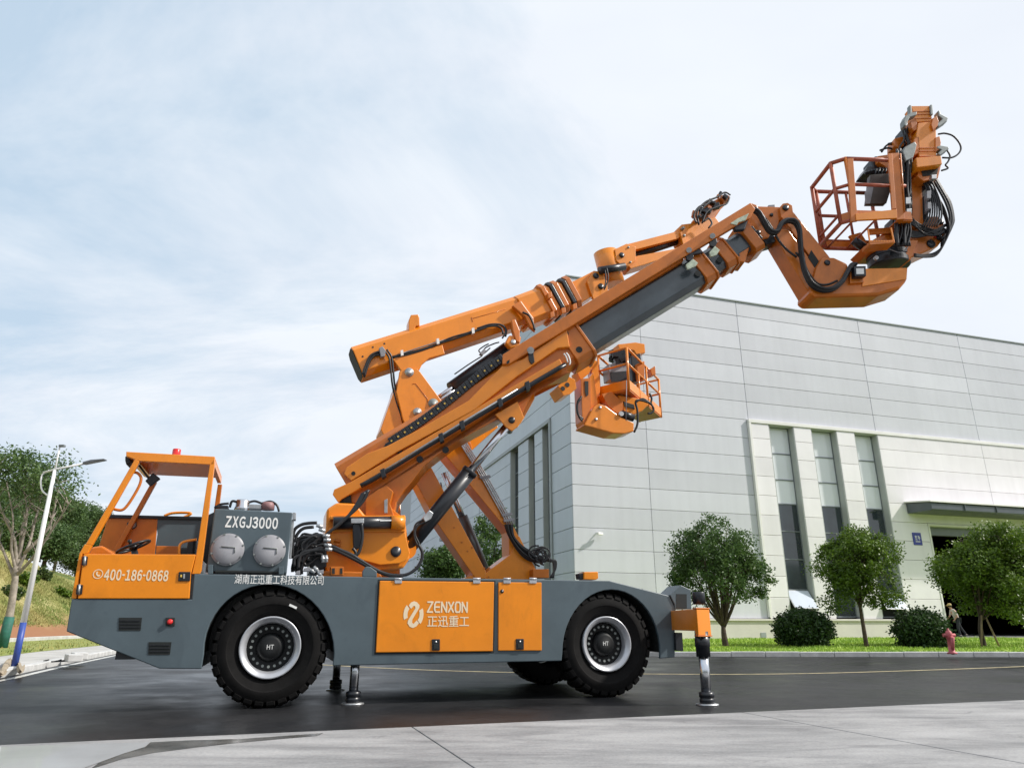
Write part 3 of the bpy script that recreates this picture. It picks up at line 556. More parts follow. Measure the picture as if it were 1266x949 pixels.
# round emblem: two side arcs and a Z that closes the ring
lx0, lz0 = T.L(498, 775.8, -0.0225); lx1, lz1 = T.L(524.2, 742.8, -0.0225); ex, ez = (lx0 + lx1) / 2, (lz0 + lz1) / 2; rx, rz = (lx1 - lx0) / 2, (lz1 - lz0) / 2
def ringpiece(mb, a0, a1, ri, ro, n=14):
    ps = [(ex + rx * ro * math.cos(R(a0 + (a1 - a0) * i / n)), ez + rz * ro * math.sin(R(a0 + (a1 - a0) * i / n))) for i in range(n + 1)]
    ps += [(ex + rx * ri * math.cos(R(a1 + (a0 - a1) * i / n)), ez + rz * ri * math.sin(R(a1 + (a0 - a1) * i / n))) for i in range(n + 1)]
    mb.add([T.W(x, -0.0255, z) for x, z in ps], [list(range(len(ps)))])
mb = MB(); ringpiece(mb, 135, 203, 0.60, 1.0); ringpiece(mb, -45, 28, 0.60, 1.0)
def poly(pp): mb.add([T.W(ex + rx * x, -0.0255, ez + rz * z) for x, z in pp], [list(range(len(pp)))])
poly([(-.52, .66), (-.30, .90), (0, 1.0), (.30, .92), (.56, .70), (.56, .52), (-.10, -.38), (-.10, -.62), (.05, -.70), (.32, -.44), (.58, -.62), (.34, -.88), (0, -1.0), (-.32, -.92), (-.56, -.66), (-.52, -.44), (.16, .46), (.14, .60), (0, .66), (-.28, .42)])
mb.build('emblem', CREAM, hatchA, recalc=False)

# wheels --------------------------------------------------------------------
def wheel(X, Yc, out, zc, r, name='wheel', cap=None, hubtext=True):
    # out = -1 when the outer face looks to the camera
    c = T.W(X, Yc, zc); ax = T.uy * out; hw = 0.23
    wr = empty(name, c); wr.parent = truck; wr.matrix_world = Matrix.Translation(c)
    prof = [(r * .54, -hw * .8), (r * .60, -hw), (r * .80, -hw * 1.05), (r * .90, -hw), (r * .945, -hw * .72), (r * .945, hw * .72), (r * .90, hw), (r * .80, hw * 1.05), (r * .735, hw * 1.10), (r * .725, hw * 1.06), (r * .60, hw * 1.0), (r * .54, hw * .8)]
    mb = MB().lathe(prof, c, ax, 72, caps=False)
    # shoulder lugs
    u = T.ux; n = 30
    for s in (-1, 1):
        for k in range(n):
            th = 2 * math.pi * (k + (0.5 if s < 0 else 0)) / n; d = T.ux * math.cos(th) + Vector((0, 0, 1)) * math.sin(th); tg = -T.ux * math.sin(th) + Vector((0, 0, 1)) * math.cos(th)
            wdt = r * 0.073
            sec = [(r * .885, s * hw * 1.055), (r * .955, s * hw * 1.0), (r * 1.0, s * hw * .80), (r * 1.0, s * hw * .04), (r * .93, s * hw * .04), (r * .93, s * hw * .80)]
            base = [c + d * a + ax * b for a, b in sec]
            tw = tg * (s * 0.02)
            mb.prism([p - tg * wdt + (tw if i in (3, 4) else Vector()) for i, p in enumerate(base)], tg * wdt * 2)
    ty = mb.build('tyre', TYRE, wr, bevel=0.006, seg=1)
    rr = r * .50
    MB().lathe([(rr * .81, hw * .45), (rr * .83, hw * .80), (rr * .87, hw * .92), (rr * .93, hw * .98), (rr * 1.0, hw * 1.06), (rr * 1.05, hw * 1.08), (rr * 1.06, hw * .9), (rr * 1.0, hw * .6), (rr * .9, -hw * .8), (rr * .7, -hw * .8)], c, ax, 64, caps=False).build('rim', SILVER, wr)
    h = MB().lathe([(0, hw * .40), (rr * .60, hw * .42), (rr * .74, hw * .50), (rr * .82, hw * .50), (rr * .82, hw * .1), (0, hw * .1)], c, ax, 40)
    h.lathe([(0, hw * .82), (rr * .30, hw * .82), (rr * .40, hw * .76), (rr * .46, hw * .60), (rr * .50, hw * .44), (0, hw * .41)], c, ax, 40); hb = h.build('hub', HUBM, wr)
    b2 = MB()
    for k in range(20):
        th = 2 * math.pi * k / 20; d = T.ux * math.cos(th) + Vector((0, 0, 1)) * math.sin(th); q = c + d * rr * .66
        b2.cyl(q + ax * hw * .44, q + ax * hw * .56, rr * .05, n=8)
    stuff(b2.build('wheel_nuts', CLAW, wr))
    if hubtext:
        wordline('HT', Frame(T.W(X, 0, 0).xy, YAW), -0.04, 0.04, zc - 0.022, zc + 0.03, Yc + out * hw * .83 - 0.002, WHITE, wr, 0.01)
    return wr
fX, fZ = tx(334, 801.5); fr_ = (tx(334, 727.5)[1]) / 2
wheel(fX, 0.27, -1, fr_, fr_)
rX, rZ = tx(752, 797); rr_ = tx(748, 731.5)[1] / 2
wheel(rX, 0.27, -1, rr_, rr_)
wheel(fX, WID - 0.27, 1, fr_, fr_, hubtext=False); wheel(rX - 0.02, WID - 0.20, 1, rr_, rr_, hubtext=False)
axl = MB(); axl.cyl(T.W(fX, 0.3, fr_), T.W(fX, WID - 0.3, fr_), 0.13); axl.cyl(T.W(rX, 0.3, rr_), T.W(rX, WID - 0.3, rr_), 0.13); axl.build('axle', BLACKP, chassis)
mb = MB(); q = [T.P(x, y, 0.02) for x, y in ((358.5, 745.8), (367.5, 750.0), (366.2, 752.6), (357.2, 748.4))]; mb.prism([p - T.uy * 0.006 for p in q], T.uy * 0.004); mb.build('tyre_sticker', WHITE, chassis)

# cab -----------------------------------------------------------------------
cab = pt([(105.5, 673), (113.5, 673.5), (172.5, 570), (167, 566.5)], 0.0, 0.07, 'cab', ORANGE, truck, 0.008)
YC = 1.45                                             # cab width
def cp(pix, y0, y1, name, m=ORANGE, bevel=0.006): return pt(pix, y0, y1, name, m, cab, bevel)
door = cp([(103.4, 684.5), (242, 685), (236, 709.6), (234, 739.6), (95.8, 739.6)], -0.012, 0.03, 'door', ORANGE, 0.008)
cp([(104.5, 672.5), (113.4, 673.5), (108, 683.8), (101.8, 684.5), (94.2, 739.6), (88.2, 739.4), (98, 684)], 0.0, 0.07, 'front_post')
cp([(242.6, 684.4), (259.3, 574), (265.2, 566), (265.3, 574), (248.6, 705.5), (247, 709), (237.2, 709.2)], 0.0, 0.07, 'rear_post')
for q, c0, c1 in (((100.6, 687.6, 107.6, 698.2), 0, 0), ((93.6, 722.6, 101.6, 734.2), 0, 0)):
    x0, y0, x1, y1 = q; sh = -1.2
    h1 = cp([(x0 + 1.2, y0), (x0 + 4.2, y0), (x0 + 3.2, y1), (x0, y1)], -0.03, -0.0125, 'hinge', BLACKP, 0.003); cp([(x0 + 5.2, y0), (x1 + .8, y0), (x1 - .4, y1), (x0 + 4.2, y1)], -0.03, -0.0125, 'hinge', BLACKP, 0.003)
    MB().cyl(T.P(x0 + 4.8, y0 - 0.6, -0.03), T.P(x0 + 3.6, y1 + 0.6, -0.03), 0.012, n=10).build('hinge_pin', STEEL, cab)
cp([(221, 706.4), (235.6, 706.4), (235, 718), (220, 718)], -0.026, -0.0125, 'door_latch', BLACKP, 0.006); cp([(226.6, 709), (228.6, 709), (228.4, 715), (226.4, 715)], -0.036, -0.0265, 'latch_lever', STEEL, 0.002)
cp([(223, 710), (225, 710), (225, 713), (223, 713)], -0.03, -0.0265, 'latch_key', YELLOWD, 0.001)
def letc(s, x0, y0, x1, y1, m, off): ax, az = T.L(x0, y1, -0.012); bx_, bz = T.L(x1, y0, -0.012); return lettering(s, T, ax, bx_, az, bz, -0.0155, m, cab, off)
bx0_, bz0_ = T.L(127.6, 717.0, -0.012); bx1_, bz1_ = T.L(209.2, 704.6, -0.012); wordline('400-186-0868', T, bx0_, bx1_, bz0_, bz1_, -0.0155, CREAM, cab, 0.030)
# telephone in a ring
pc = T.L(121.2, 709.2, -0.012); pr_ = 0.052; mb = MB(); 
ps = [T.W(pc[0] + pr_ * k * math.cos(2 * math.pi * i / 28), -0.0155, pc[1] + pr_ * k * math.sin(2 * math.pi * i / 28)) for k in (1.0, 0.84) for i in range(28)]
mb.add(ps, [(i, (i + 1) % 28, 28 + (i + 1) % 28, 28 + i) for i in range(28)])
hs = [(-.10, .50), (-.34, .46), (-.42, .22), (-.34, -.12), (-.12, -.40), (.16, -.54), (.40, -.46), (.46, -.22), (.26, -.08), (.10, -.22), (-.06, -.06), (-.16, .18), (-.02, .28)]
mb.add([T.W(pc[0] + x * pr_, -0.0155, pc[1] + z * pr_) for x, z in hs], [list(range(len(hs)))]); mb.build('telephone_sign', CREAM, cab, recalc=False)
# roof slab (thin box, open frame under it) and the far side of the cage
rf = MB(); rp_ = [(156, 558), (265.6, 564.2), (264.8, 574.2), (172, 569.6), (167.5, 568), (155.8, 563.4)]
T.plate(rf, rp_, 0.0, 0.07); T.plate(rf, [(156, 558), (265.6, 564.2), (265.5, 567), (156, 561.2)], 0.071, YC - 0.071); T.plate(rf, rp_, YC - 0.07, YC); rf.build('cab_roof', ORANGE, cab, bevel=0.006)
cr = MB(); T.plate(cr, [(259.5, 567), (265.4, 567.3), (264.8, 574.2), (259.5, 574)], 0.072, YC - 0.072); T.plate(cr, [(156, 562), (164, 562.4), (170, 569.4), (156, 564)], 0.072, YC - 0.072); cr.build('roof_beam', ORANGE, cab)
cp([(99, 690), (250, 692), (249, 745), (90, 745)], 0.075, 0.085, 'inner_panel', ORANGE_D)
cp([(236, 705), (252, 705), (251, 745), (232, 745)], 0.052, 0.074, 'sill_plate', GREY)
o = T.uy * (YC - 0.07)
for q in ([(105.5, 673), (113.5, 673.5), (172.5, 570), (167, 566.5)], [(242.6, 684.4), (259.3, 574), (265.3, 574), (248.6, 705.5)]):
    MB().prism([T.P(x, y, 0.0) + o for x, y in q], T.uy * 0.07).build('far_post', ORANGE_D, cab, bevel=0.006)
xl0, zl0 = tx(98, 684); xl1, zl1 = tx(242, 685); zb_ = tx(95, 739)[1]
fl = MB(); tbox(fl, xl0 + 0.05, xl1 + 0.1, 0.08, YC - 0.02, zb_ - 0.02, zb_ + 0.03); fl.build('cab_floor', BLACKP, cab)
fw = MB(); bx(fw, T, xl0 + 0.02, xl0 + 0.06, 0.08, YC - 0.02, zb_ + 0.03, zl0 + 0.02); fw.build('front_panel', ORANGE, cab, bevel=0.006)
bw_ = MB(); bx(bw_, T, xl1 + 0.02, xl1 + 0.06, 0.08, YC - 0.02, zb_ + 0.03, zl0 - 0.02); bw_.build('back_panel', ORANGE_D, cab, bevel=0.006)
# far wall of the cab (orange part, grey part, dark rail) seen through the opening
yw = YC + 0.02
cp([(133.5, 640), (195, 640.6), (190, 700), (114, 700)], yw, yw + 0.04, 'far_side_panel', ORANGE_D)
cp([(193.5, 640.6), (249, 641.8), (246, 700), (189, 700), (194.5, 660)], yw + 0.005, yw + 0.045, 'far_side_panel', GREY)
cp([(132, 635.6), (249.6, 638.4), (249.2, 642.0), (130.4, 640.0)], yw - 0.03, yw + 0.05, 'top_rail', BLACKP)
cp([(249, 640), (268, 631), (258, 707), (246, 707)], 1.02, 1.05, 'rear_guard', BLACKP)
cp([(193, 674.4), (222, 674.6), (222, 700), (192, 700)], 0.75, 1.30, 'seat_base', ORANGE_D)
cp([(232, 668), (242, 664), (240, 700), (228, 700)], 0.7, 1.30, 'seat_back', BLACK, 0.03); cp([(222, 676), (240, 676), (240, 690), (221, 690)], 0.72, 1.25, 'seat_cushion', BLACK, 0.03)
cp([(113, 676), (126, 674), (142, 684), (150, 700), (100, 700)], 0.35, YC - 0.1, 'dashboard', ORANGE_D, 0.02)
sw = MB(); c = T.P(165, 675.5, 0.7); n_ = (T.ux * -0.42 + Vector((0, 0, 0.9))).normalized(); u_ = n_.cross(T.uy).normalized(); v_ = n_.cross(u_)
sw.tube([c + (u_ * math.cos(2 * math.pi * i / 28) + v_ * math.sin(2 * math.pi * i / 28)) * 0.19 for i in range(29)], 0.017, 8)
for k in range(3): sw.tube([c - n_ * 0.02, c + (u_ * math.cos(k * 2.09 + .5) + v_ * math.sin(k * 2.09 + .5)) * 0.185], 0.013, 6)
sw.cyl(c + n_ * 0.01, c - n_ * 0.5 - T.ux * 0.05, 0.035, 0.05, 12); sw.cyl(c + n_ * 0.02, c - n_ * 0.03, 0.05, n=16); sw.lathe([(0, 0.08), (0.02, 0.075), (0.028, 0.055), (0.02, 0.035), (0.008, 0.0)], c + v_ * 0.16, n_, 12)
sw.build('steering_wheel', BLACK, cab)
sh_ = [(157, 645.4), (168.6, 644.6), (169, 650), (166.5, 652.8), (162.8, 654.2), (159, 652.2), (156.8, 649.4)]
bg_ = cp(sh_, yw - 0.02, yw - 0.001, 'badge', BLACKP, 0.003); cp([(158.2, 646.4), (167.6, 646), (167.8, 650), (165.8, 651.8), (162.8, 653), (159.8, 651.4), (158.2, 649)], yw - 0.028, yw - 0.021, 'badge_plate', PALEGREY, 0.003)
MB().tube(smoothpts(T.path([(164, 583.5), (170, 584.5), (174.2, 590), (172.8, 598.6), (166, 611.5), (157.4, 624.5), (151, 630), (143, 629.6), (137.5, 627.2)], 0.10)), 0.017, 8).build('grab_handle', ORANGE_D, cab)
MB().tube(smoothpts(T.path([(221.5, 686), (221.8, 675.6), (225, 670.6), (232, 668.2), (243, 666.6)], 0.12)), 0.016, 8).build('grab_handle', ORANGE, cab)
cp([(179.2, 594), (189.2, 584), (197.8, 590.8), (185.0, 600.4)], 0.30, 0.38, 'rear_mirror', BLACKP, 0.01); MB().tube(T.path([(172, 575), (180, 586), (184, 591)], 0.33), 0.014, 8).build('mirror_arm', BLACKP, cab)
MB().tube(smoothpts(T.path([(226, 640), (236, 634.6), (226, 633.4), (212, 634.2), (203, 637.5)], 2.2)), 0.02, 8).build('far_handrail', ORANGE, cab)
bc = T.P(218, 560.8, 0.35); MB().lathe([(0, 0), (0.06, 0), (0.06, 0.015), (0.05, 0.02), (0.049, 0.085), (0.044, 0.095), (0, 0.098)], bc + Vector((0, 0, -0.035)), (0, 0, 1), 20).build('beacon', RED, cab)
mb = MB(); T.plate(mb, [(154.6, 563.6), (161, 563.8), (162, 571), (156, 574.4), (154.6, 569)], 0.15, 0.36); mb.build('head_lamp', BLACK, cab, bevel=0.01)
# electrical cabinet ---------------------------------------------------------
cbx = pt([(265.4, 628.4), (361.8, 633.2), (354.5, 708.2), (254.8, 706)], 0.12, 1.0, 'control_cabinet', GREY, truck, 0.012)
def ec(pix, y0, y1, name, m, bevel=0.004): return pt(pix, y0, y1, name, m, cbx, bevel)
for (x, y) in ((281.6, 679.2), (333.2, 680.6)):
    c = T.P(x, y, 0.12); r0 = 0.192
    MB().lathe([(0, -0.062), (r0 * .88, -0.062), (r0 * .90, -0.058), (r0 * .90, -0.050), (r0 * .99, -0.050), (r0, -0.046), (r0, -0.012), (r0 * .96, 0.0)], c, T.uy, 40).build('round_cover', PALEGREY, cbx)
    cb_ = MB()
    for k in range(8):
        th = k * math.pi / 4 + .3; q = c + T.ux * math.cos(th) * r0 * .95 + Vector((0, 0, 1)) * math.sin(th) * r0 * .95; cb_.cyl(q - T.uy * 0.066, q - T.uy * 0.05, 0.012, n=6)
    stuff(cb_.build('cover_bolts', CLAW, cbx)); MB().tube([c + T.ux * a + Vector((0, 0, b)) - T.uy * 0.066 for a, b in ((-0.075, 0.03), (0.085, 0.025), (0.085, -0.04))], 0.006, 6).build('cover_handle', CLAW, cbx)
ax, az = T.L(278, 651.6, 0.12); bX, bz = T.L(344.4, 639.8, 0.12); wordline('ZXGJ3000', T, ax, bX, az, bz, 0.116, WHITE, cbx, 0.032)
for q in ([(257, 697.5), (263, 697.5), (263, 709), (257, 709)], [(344.6, 700), (350.6, 700), (351, 709.6), (344.6, 709.6)]): ec(q, 0.04, 0.119, 'mount_bracket', GREY)
ec([(266, 704.4), (344, 706), (344, 708), (266, 707)], 0.07, 0.119, 'base_gap', VOID, 0)
# fittings on the lid
c = T.P(299.5, 625.5, 0.5); MB().lathe([(0, 0.10), (0.075, 0.10), (0.085, 0.085), (0.085, 0.02), (0.095, 0), (0.095, -0.06)], c + Vector((0, 0, -0.02)), (0, 0, 1), 20).build('filler_cap', CHROME, cbx)
c = T.P(331, 626.5, 0.5); MB().lathe([(0, 0.07), (0.07, 0.06), (0.085, 0.03), (0.085, -0.04)], c, (0, 0, 1), 20).build('breather_cap', mat('dull_red_cap', (0.30, 0.16, 0.16), 0.5, noise_amt=0.2), cbx)
ec([(264.2, 627), (282, 627.6), (282, 624.4), (266, 624.4)], 0.4, 0.7, 'valve_block', BLACKP); ec([(306, 628), (323, 628.8), (323, 623.4), (308, 623)], 0.45, 0.65, 'valve_block', STEEL)
for p in ([(284, 627), (287, 619.4), (294, 620.6), (299, 622)], [(304, 622), (314, 619.2), (322, 621.4), (328, 624)], [(322, 622.5), (334, 619.6), (342, 624), (345, 632)], [(266, 628), (272, 623.4), (283, 622)]):
    MB().tube(smoothpts(T.path(p, 0.48)), 0.016, 6).build('hose', BLACK, cbx)
ec([(362, 633), (366, 633.4), (366, 642), (362, 642)], 0.25, 0.4, 'steel_bracket', STEEL); ec([(360.5, 642), (363.8, 642), (360, 690), (357, 690)], 0.3, 0.36, 'sight_glass', STEEL)

# outriggers -----------------------------------------------------------------
def foot(c, rt): 
    m2 = MB(); m2.lathe([(0, 0), (0.135, 0), (0.135, 0.018), (0.05, 0.03), (0.04, 0.03)], c, (0, 0, 1), 24, m=1); m2.lathe([(0, 0.028), (0.088, 0.028), (0.088, 0.075), (0.08, 0.08), (0.08, 0.088), (0.09, 0.093), (0.09, 0.145), (0.06, 0.155)], c, (0, 0, 1), 24); return m2.build('outrigger_foot', [BLACKP, STEEL], rt)
def leg(c, rt, z0, z1, r=0.055): return MB().cyl(c + Vector((0, 0, z0)), c + Vector((0, 0, z1)), r, n=24).build('outrigger_leg', CHROME, rt)
nj = T.W((gnd(438.5, 879) - T.o).dot(T.ux) + 0.05, 0.19, 0); fj = gnd(414.5, 853); rj = gnd(874.5, 871.5)
for c, z1 in ((nj, 0.62), (fj, 0.62)):
    rt = empty('outrigger', c); rt.parent = truck; rt.matrix_world = Matrix.Translation(c); foot(c, rt); leg(c, rt, 0.1, z1)
    MB().cyl(c + Vector((0, 0, 0.60)), c + Vector((0, 0, 1.0)), 0.085, n=24).build('outrigger_barrel', BLACKP, rt)
    continue
    d = (1 if c is nj else -1); mbb = MB(); X_, Y_ = (c - T.o).dot(T.ux), (c - T.o).dot(T.uy)
    tbox(mbb, X_ - 0.14, X_ + 0.14, *((Y_ + 0.1, 0.3) if d > 0 else (WID - 0.3, Y_ - 0.1)), 0.64, 0.95) if abs(Y_) > 0.2 else None
    if len(mbb.v): mbb.build('outrigger_beam', GREY, rt, bevel=0.01)
rt = empty('outrigger', rj); rt.parent = truck; rt.matrix_world = Matrix.Translation(rj); foot(rj, rt); leg(rj, rt, 0.1, 0.62, 0.06)
MB().lathe([(0.07, 0.55), (0.085, 0.55), (0.085, 0.66), (0.092, 0.665), (0.092, 0.76), (0.085, 0.765), (0.085, 0.84), (0, 0.84)], rj, (0, 0, 1), 24).build('outrigger_barrel', BLACKP, rt)
MB().lathe([(0, 1.16), (0.078, 1.16), (0.078, 1.30), (0.072, 1.31), (0, 1.31)], rj, (0, 0, 1), 24).build('barrel_cap', BLACKP, rt)
# swung-out housing: plan corners found on its nearest upright edge
RJF = Frame(rj.xy - Vector((0, 0)), 0.0); e = RJF.P(861, 752, -0.16); zt = e.z; e2 = RJF.P(861, 785, -0.16); zb2 = e2.z
wa = Frame(T.W(0, -0.25, 0).xy, YAW); l_ = wa.P(834.5, 752, -0.0); e.z = 0; l_.z = 0
dl = (l_ - e).normalized(); rdir = Vector((0.80, 0.60, 0)); rlen = 0.245
hs_ = MB(); Rr = e + rdir * rlen; bk = l_ + rdir * rlen + dl * 0.5
hp = [(e, zb2), (e, zt), (l_ + dl * 0.35, zt), (l_ + dl * 0.35, zb2 + 0.05), (e + dl * 0.18, zb2 + 0.05), (e + dl * 0.13, zb2)]
hs_.prism([Vector((p.x, p.y, z)) for p, z in hp], rdir * rlen); hb_ = hs_.build('outrigger_housing', ORANGE, rt, bevel=0.008)
fl_ = MB(); 
for z in (zt, zb2 - 0.0): fl_.prism([Vector((p.x, p.y, z)) for p in (e - rdir * 0.012 - dl * 0.012, e + rdir * (rlen + .012) - dl * 0.012, e + rdir * (rlen + .012) + dl * 0.17, e - rdir * 0.012 + dl * 0.17)], (0, 0, 0.012 if z == zt else -0.014))
fl_.build('housing_flange', ORANGE_D, rt, bevel=0.003)
bt = MB()
for k in range(4):
    q = e + rdir * (0.03 + k * 0.06) + dl * 0.02; bt.cyl(Vector((q.x, q.y, zb2 - 0.014)), Vector((q.x, q.y, zb2 - 0.035)), 0.014, n=6)
stuff(bt.build('flange_bolts', BLACKP, rt))
# bracket it hangs in
pt([(828.4, 735), (841.7, 722.8), (853.8, 728.4), (855.2, 752.5), (834.6, 752.5), (834.4, 747)], -0.02, 0.35, 'outrigger_bracket', GREY, rt, 0.008)
pt([(836, 733.8), (849, 734), (849.2, 751.9), (836.2, 751.9)], -0.024, -0.0205, 'bracket_opening', VOID, rt, 0)
pt([(835, 781.6), (843.6, 781.6), (845, 804.6), (836, 803.8)], -0.05, 0.3, 'lower_bracket', BLACKP, rt, 0.005)
c2 = T.W(Xr - 0.05, 1.2, 0); far = MB(); tbox(far, Xr - 0.05, Xr + 0.25, 0.36, WID + 0.4, 0.85, 1.15); far.build('rear_crossbeam', GREY, chassis, bevel=0.01)
cf = T.W(Xr + 0.45, WID + 0.9, 0); rt2 = empty('outrigger', cf); rt2.parent = truck; rt2.matrix_world = Matrix.Translation(cf); foot(cf, rt2); leg(cf, rt2, 0.1, 0.62); MB().cyl(cf + Vector((0, 0, .55)), cf + Vector((0, 0, 1.3)), 0.085).build('outrigger_barrel', BLACKP, rt2)
hm = MB(); hm.box(cf + Vector((-0.1, -0.2, 0.98)), (0.5, 0.7, 0.3), Matrix.Rotation(YAW + 0.6, 3, 'Z')); hm.build('outrigger_housing', ORANGE, rt2, bevel=0.01)
# lamp on the rear wing
pt([(722, 706.6), (739.5, 706.2), (740, 714.4), (737, 716.4), (722, 716)], 0.25, 0.45, 'side_lamp', ORANGE, chassis, 0.01); pt([(715.5, 708.5), (721.6, 707.5), (721.6, 715.6), (716.5, 715.6)], 0.28, 0.42, 'lamp_body', BLACKP, chassis, 0.01)
# ------------------------------------------------------------------ turret
def hoses(paths, Y, r, m, par, F=T, name='hose', n=6):
    for p in paths: MB().tube(smoothpts(F.path(p, Y), 5), r, n).build(name, m, par)
YT = 1.30
turret = pt([(404, 629), (416, 621), (440, 622), (452, 637), (500, 637), (503, 655), (507, 690), (499, 702), (470, 704), (462, 712), (404, 711), (398, 690), (403, 650)], YT - 0.36, YT + 0.36, 'turret', ORANGE, truck, 0.03)
def tp(pix, y0, y1, name, m=ORANGE, bevel=0.01): return pt(pix, y0, y1, name, m, turret, bevel)
tp([(400, 705), (470, 707), (474, 716), (398, 714)], YT - 0.55, YT + 0.55, 'turntable', ORANGE_D, 0.02)
# big plates that carry the lift cylinders
for y0, y1 in ((YT - 0.46, YT - 0.40), (YT + 0.40, YT + 0.46)):
    tp([(420, 654), (500, 654), (507, 684), (503, 692), (494, 696), (470, 698), (440, 690), (410, 680), (408, 656)], y0, y1, 'pivot_plate')
c0 = T.P(489.5, 681.5, YT - 0.47); MB().lathe([(0, -0.02), (0.065, -0.02), (0.075, 0), (0.075, 0.9)], c0, T.uy, 24).build('pivot_pin', BLACKP, turret)
tp([(408, 637.4), (501, 636.4), (502, 642), (408, 642)], YT - 0.50, YT - 0.30, 'upper_flange'); tp([(407, 652.6), (501, 652), (501, 657), (407, 657.5)], YT - 0.50, YT - 0.30, 'lower_flange')
sl_ = MB(); sl_.cyl(T.P(412, 646.6, YT - 0.56), T.P(484, 645.6, YT - 0.56), 0.085, n=24); sl_.build('slew_cylinder', BLACKP, turret); MB().cyl(T.P(483, 645.6, YT - 0.56), T.P(500, 645.6, YT - 0.56), 0.095, n=24).build('cylinder_eye', ORANGE, turret)
tp([(434, 640.5), (450, 640.5), (450, 646.5), (434, 646.5)], YT - 0.70, YT - 0.64, 'valve', STEEL, 0.006); tp([(470, 642.4), (484, 642), (484, 643.6), (470, 644)], YT - 0.65, YT - 0.645, 'maker_plate', WHITE, 0)
tp([(436, 646.6), (447, 646.6), (446, 676), (441, 679), (437, 676)], YT - 0.66, YT - 0.58, 'hose_guard', BLACKP, 0.01)
tp([(448, 706), (452, 700), (458, 700), (466, 706), (466, 713), (448, 713)], YT - 0.9, YT - 0.86, 'grey_lug', GREY)
bxp = tp([(409, 700), (424.6, 700), (424.6, 710.6), (409, 710.6)], YT - 0.95, YT - 0.75, 'orange_box', ORANGE_D, 0.004); tp([(410.5, 702), (414, 702), (414, 709), (410.5, 709)], YT - 0.955, YT - 0.951, 'box_opening', VOID, 0); tp([(420.5, 702), (423.4, 702), (423.4, 709), (420.5, 709)], YT - 0.955, YT - 0.951, 'box_opening', VOID, 0)
for x, y in ((417, 668), (417, 673)): MB().cyl(T.P(x - 4, y, YT - 0.5), T.P(x + 4.5, y, YT - 0.5), 0.02, n=8).build('hose_fitting', ORANGE_D, turret)
# hose bundle between cabinet and turret
hb = MB(); 
T.plate(hb, [(384, 668), (398, 660), (404, 668), (404, 700), (392, 709), (382, 709)], YT - 0.5, YT + 0.3); hbk = hb.build('hose_manifold', BLACKP, truck, bevel=0.02)
random.seed(3)
for i in range(30):
    x0 = 362 + random.uniform(-1, 12); y0 = random.uniform(684, 708); x1 = random.uniform(386, 402); y1 = random.uniform(660, 690); mx_ = (x0 + x1) / 2 - random.uniform(2, 10); my_ = min(y0, y1) - random.uniform(-8, 6)
    MB().tube(smoothpts(T.path([(x0, y0 + 4), (x0 + 1, y0 - 6), (mx_, my_ + 6), (x1 - 6, y1 - 1), (x1, y1)], YT - random.uniform(0.45, 0.95)), 5), random.choice((0.016, 0.02, 0.024)), 6).build('hose', BLACK, hbk)
hoses([[(362, 668), (364, 655), (372, 648.5), (382, 646.4), (392, 646)], [(365, 670), (367, 661), (375, 653), (388, 651)], [(366, 676), (369, 666), (378, 663), (388, 664)], [(361, 690), (362, 676), (363, 664)]], YT - 0.7, 0.022, BLACK, hbk)
hoses([[(400, 674), (412, 675.4), (424, 681), (440, 689), (455, 698), (470, 706.4), (486, 710.6), (502, 710), (514, 703), (521, 692), (522, 682), (517, 672)], [(400, 677), (411, 678.6), (424, 684), (442, 693), (458, 702), (472, 708), (484, 711.6), (498, 711.4)], [(404, 678), (420, 679.6), (436, 686), (446, 693)]], YT - 0.75, 0.024, BLACK, turret)
hoses([[(436, 677), (440, 684), (434, 690)], [(447, 646), (448, 664), (444, 682), (438, 687)]], YT - 0.7, 0.022, BLACK, turret)
for i in range(9): MB().tube(smoothpts(T.path([(396 + i, 672 - i * 1.5), (404 + i * 1.2, 660 - i), (418 + i * 1.1, 650 - i * 1.2), (430 + i * 1.2, 638 - i), (440 + i * 1.3, 624 - i * .8), (448 + i, 610 - i * .6)], YT - 0.62 - 0.02 * (i % 4)), 5), 0.021, 6).build('hose', BLACK, turret)
ft = MB()
for x, y, a in ((399, 662, 0), (400, 667, 0), (401, 673, .1), (402, 678, .1), (399, 686, 1.4), (403, 686, 1.4), (391, 649, .2), (394, 654, .2), (388, 700, .8), (393, 706, .9), (382, 703, .5)):
    p = T.P(x, y, YT - 0.98); d = T.ux * math.cos(a) - Vector((0, 0, 1)) * math.sin(a); ft.cyl(p, p + d * 0.09, 0.022, n=8); ft.cyl(p + d * 0.03, p + d * 0.06, 0.028, n=6)
stuff(ft.build('hose_fittings', STEEL, hbk))
for (x, y, s) in ((376, 702, 7), (394, 705, 6), (366, 706, 5)): tp([(x, y), (x + s, y - 1.5), (x + s, y + 4), (x - 1, y + 4)], YT - 1.0, YT - 0.92, 'valve', PALEGREY, 0.006)

# ------------------------------------------------------------------ near boom
Xb, _ = T.L(455, 650, YT)
B = Frame(T.W(Xb, YT, 0).xy, R(3))
def bp(pix, y0, y1, name, m, par, bevel=0.008): return pt(pix, y0, y1, name, m, par, bevel, B)
HW = 0.27
mb = MB(); B.beam(mb, (428, 597), (716, 424), 0, HW, hh=0.30, ch=0.085); boom = mb.build('main_boom', ORANGE_D, truck, bevel=0.008)
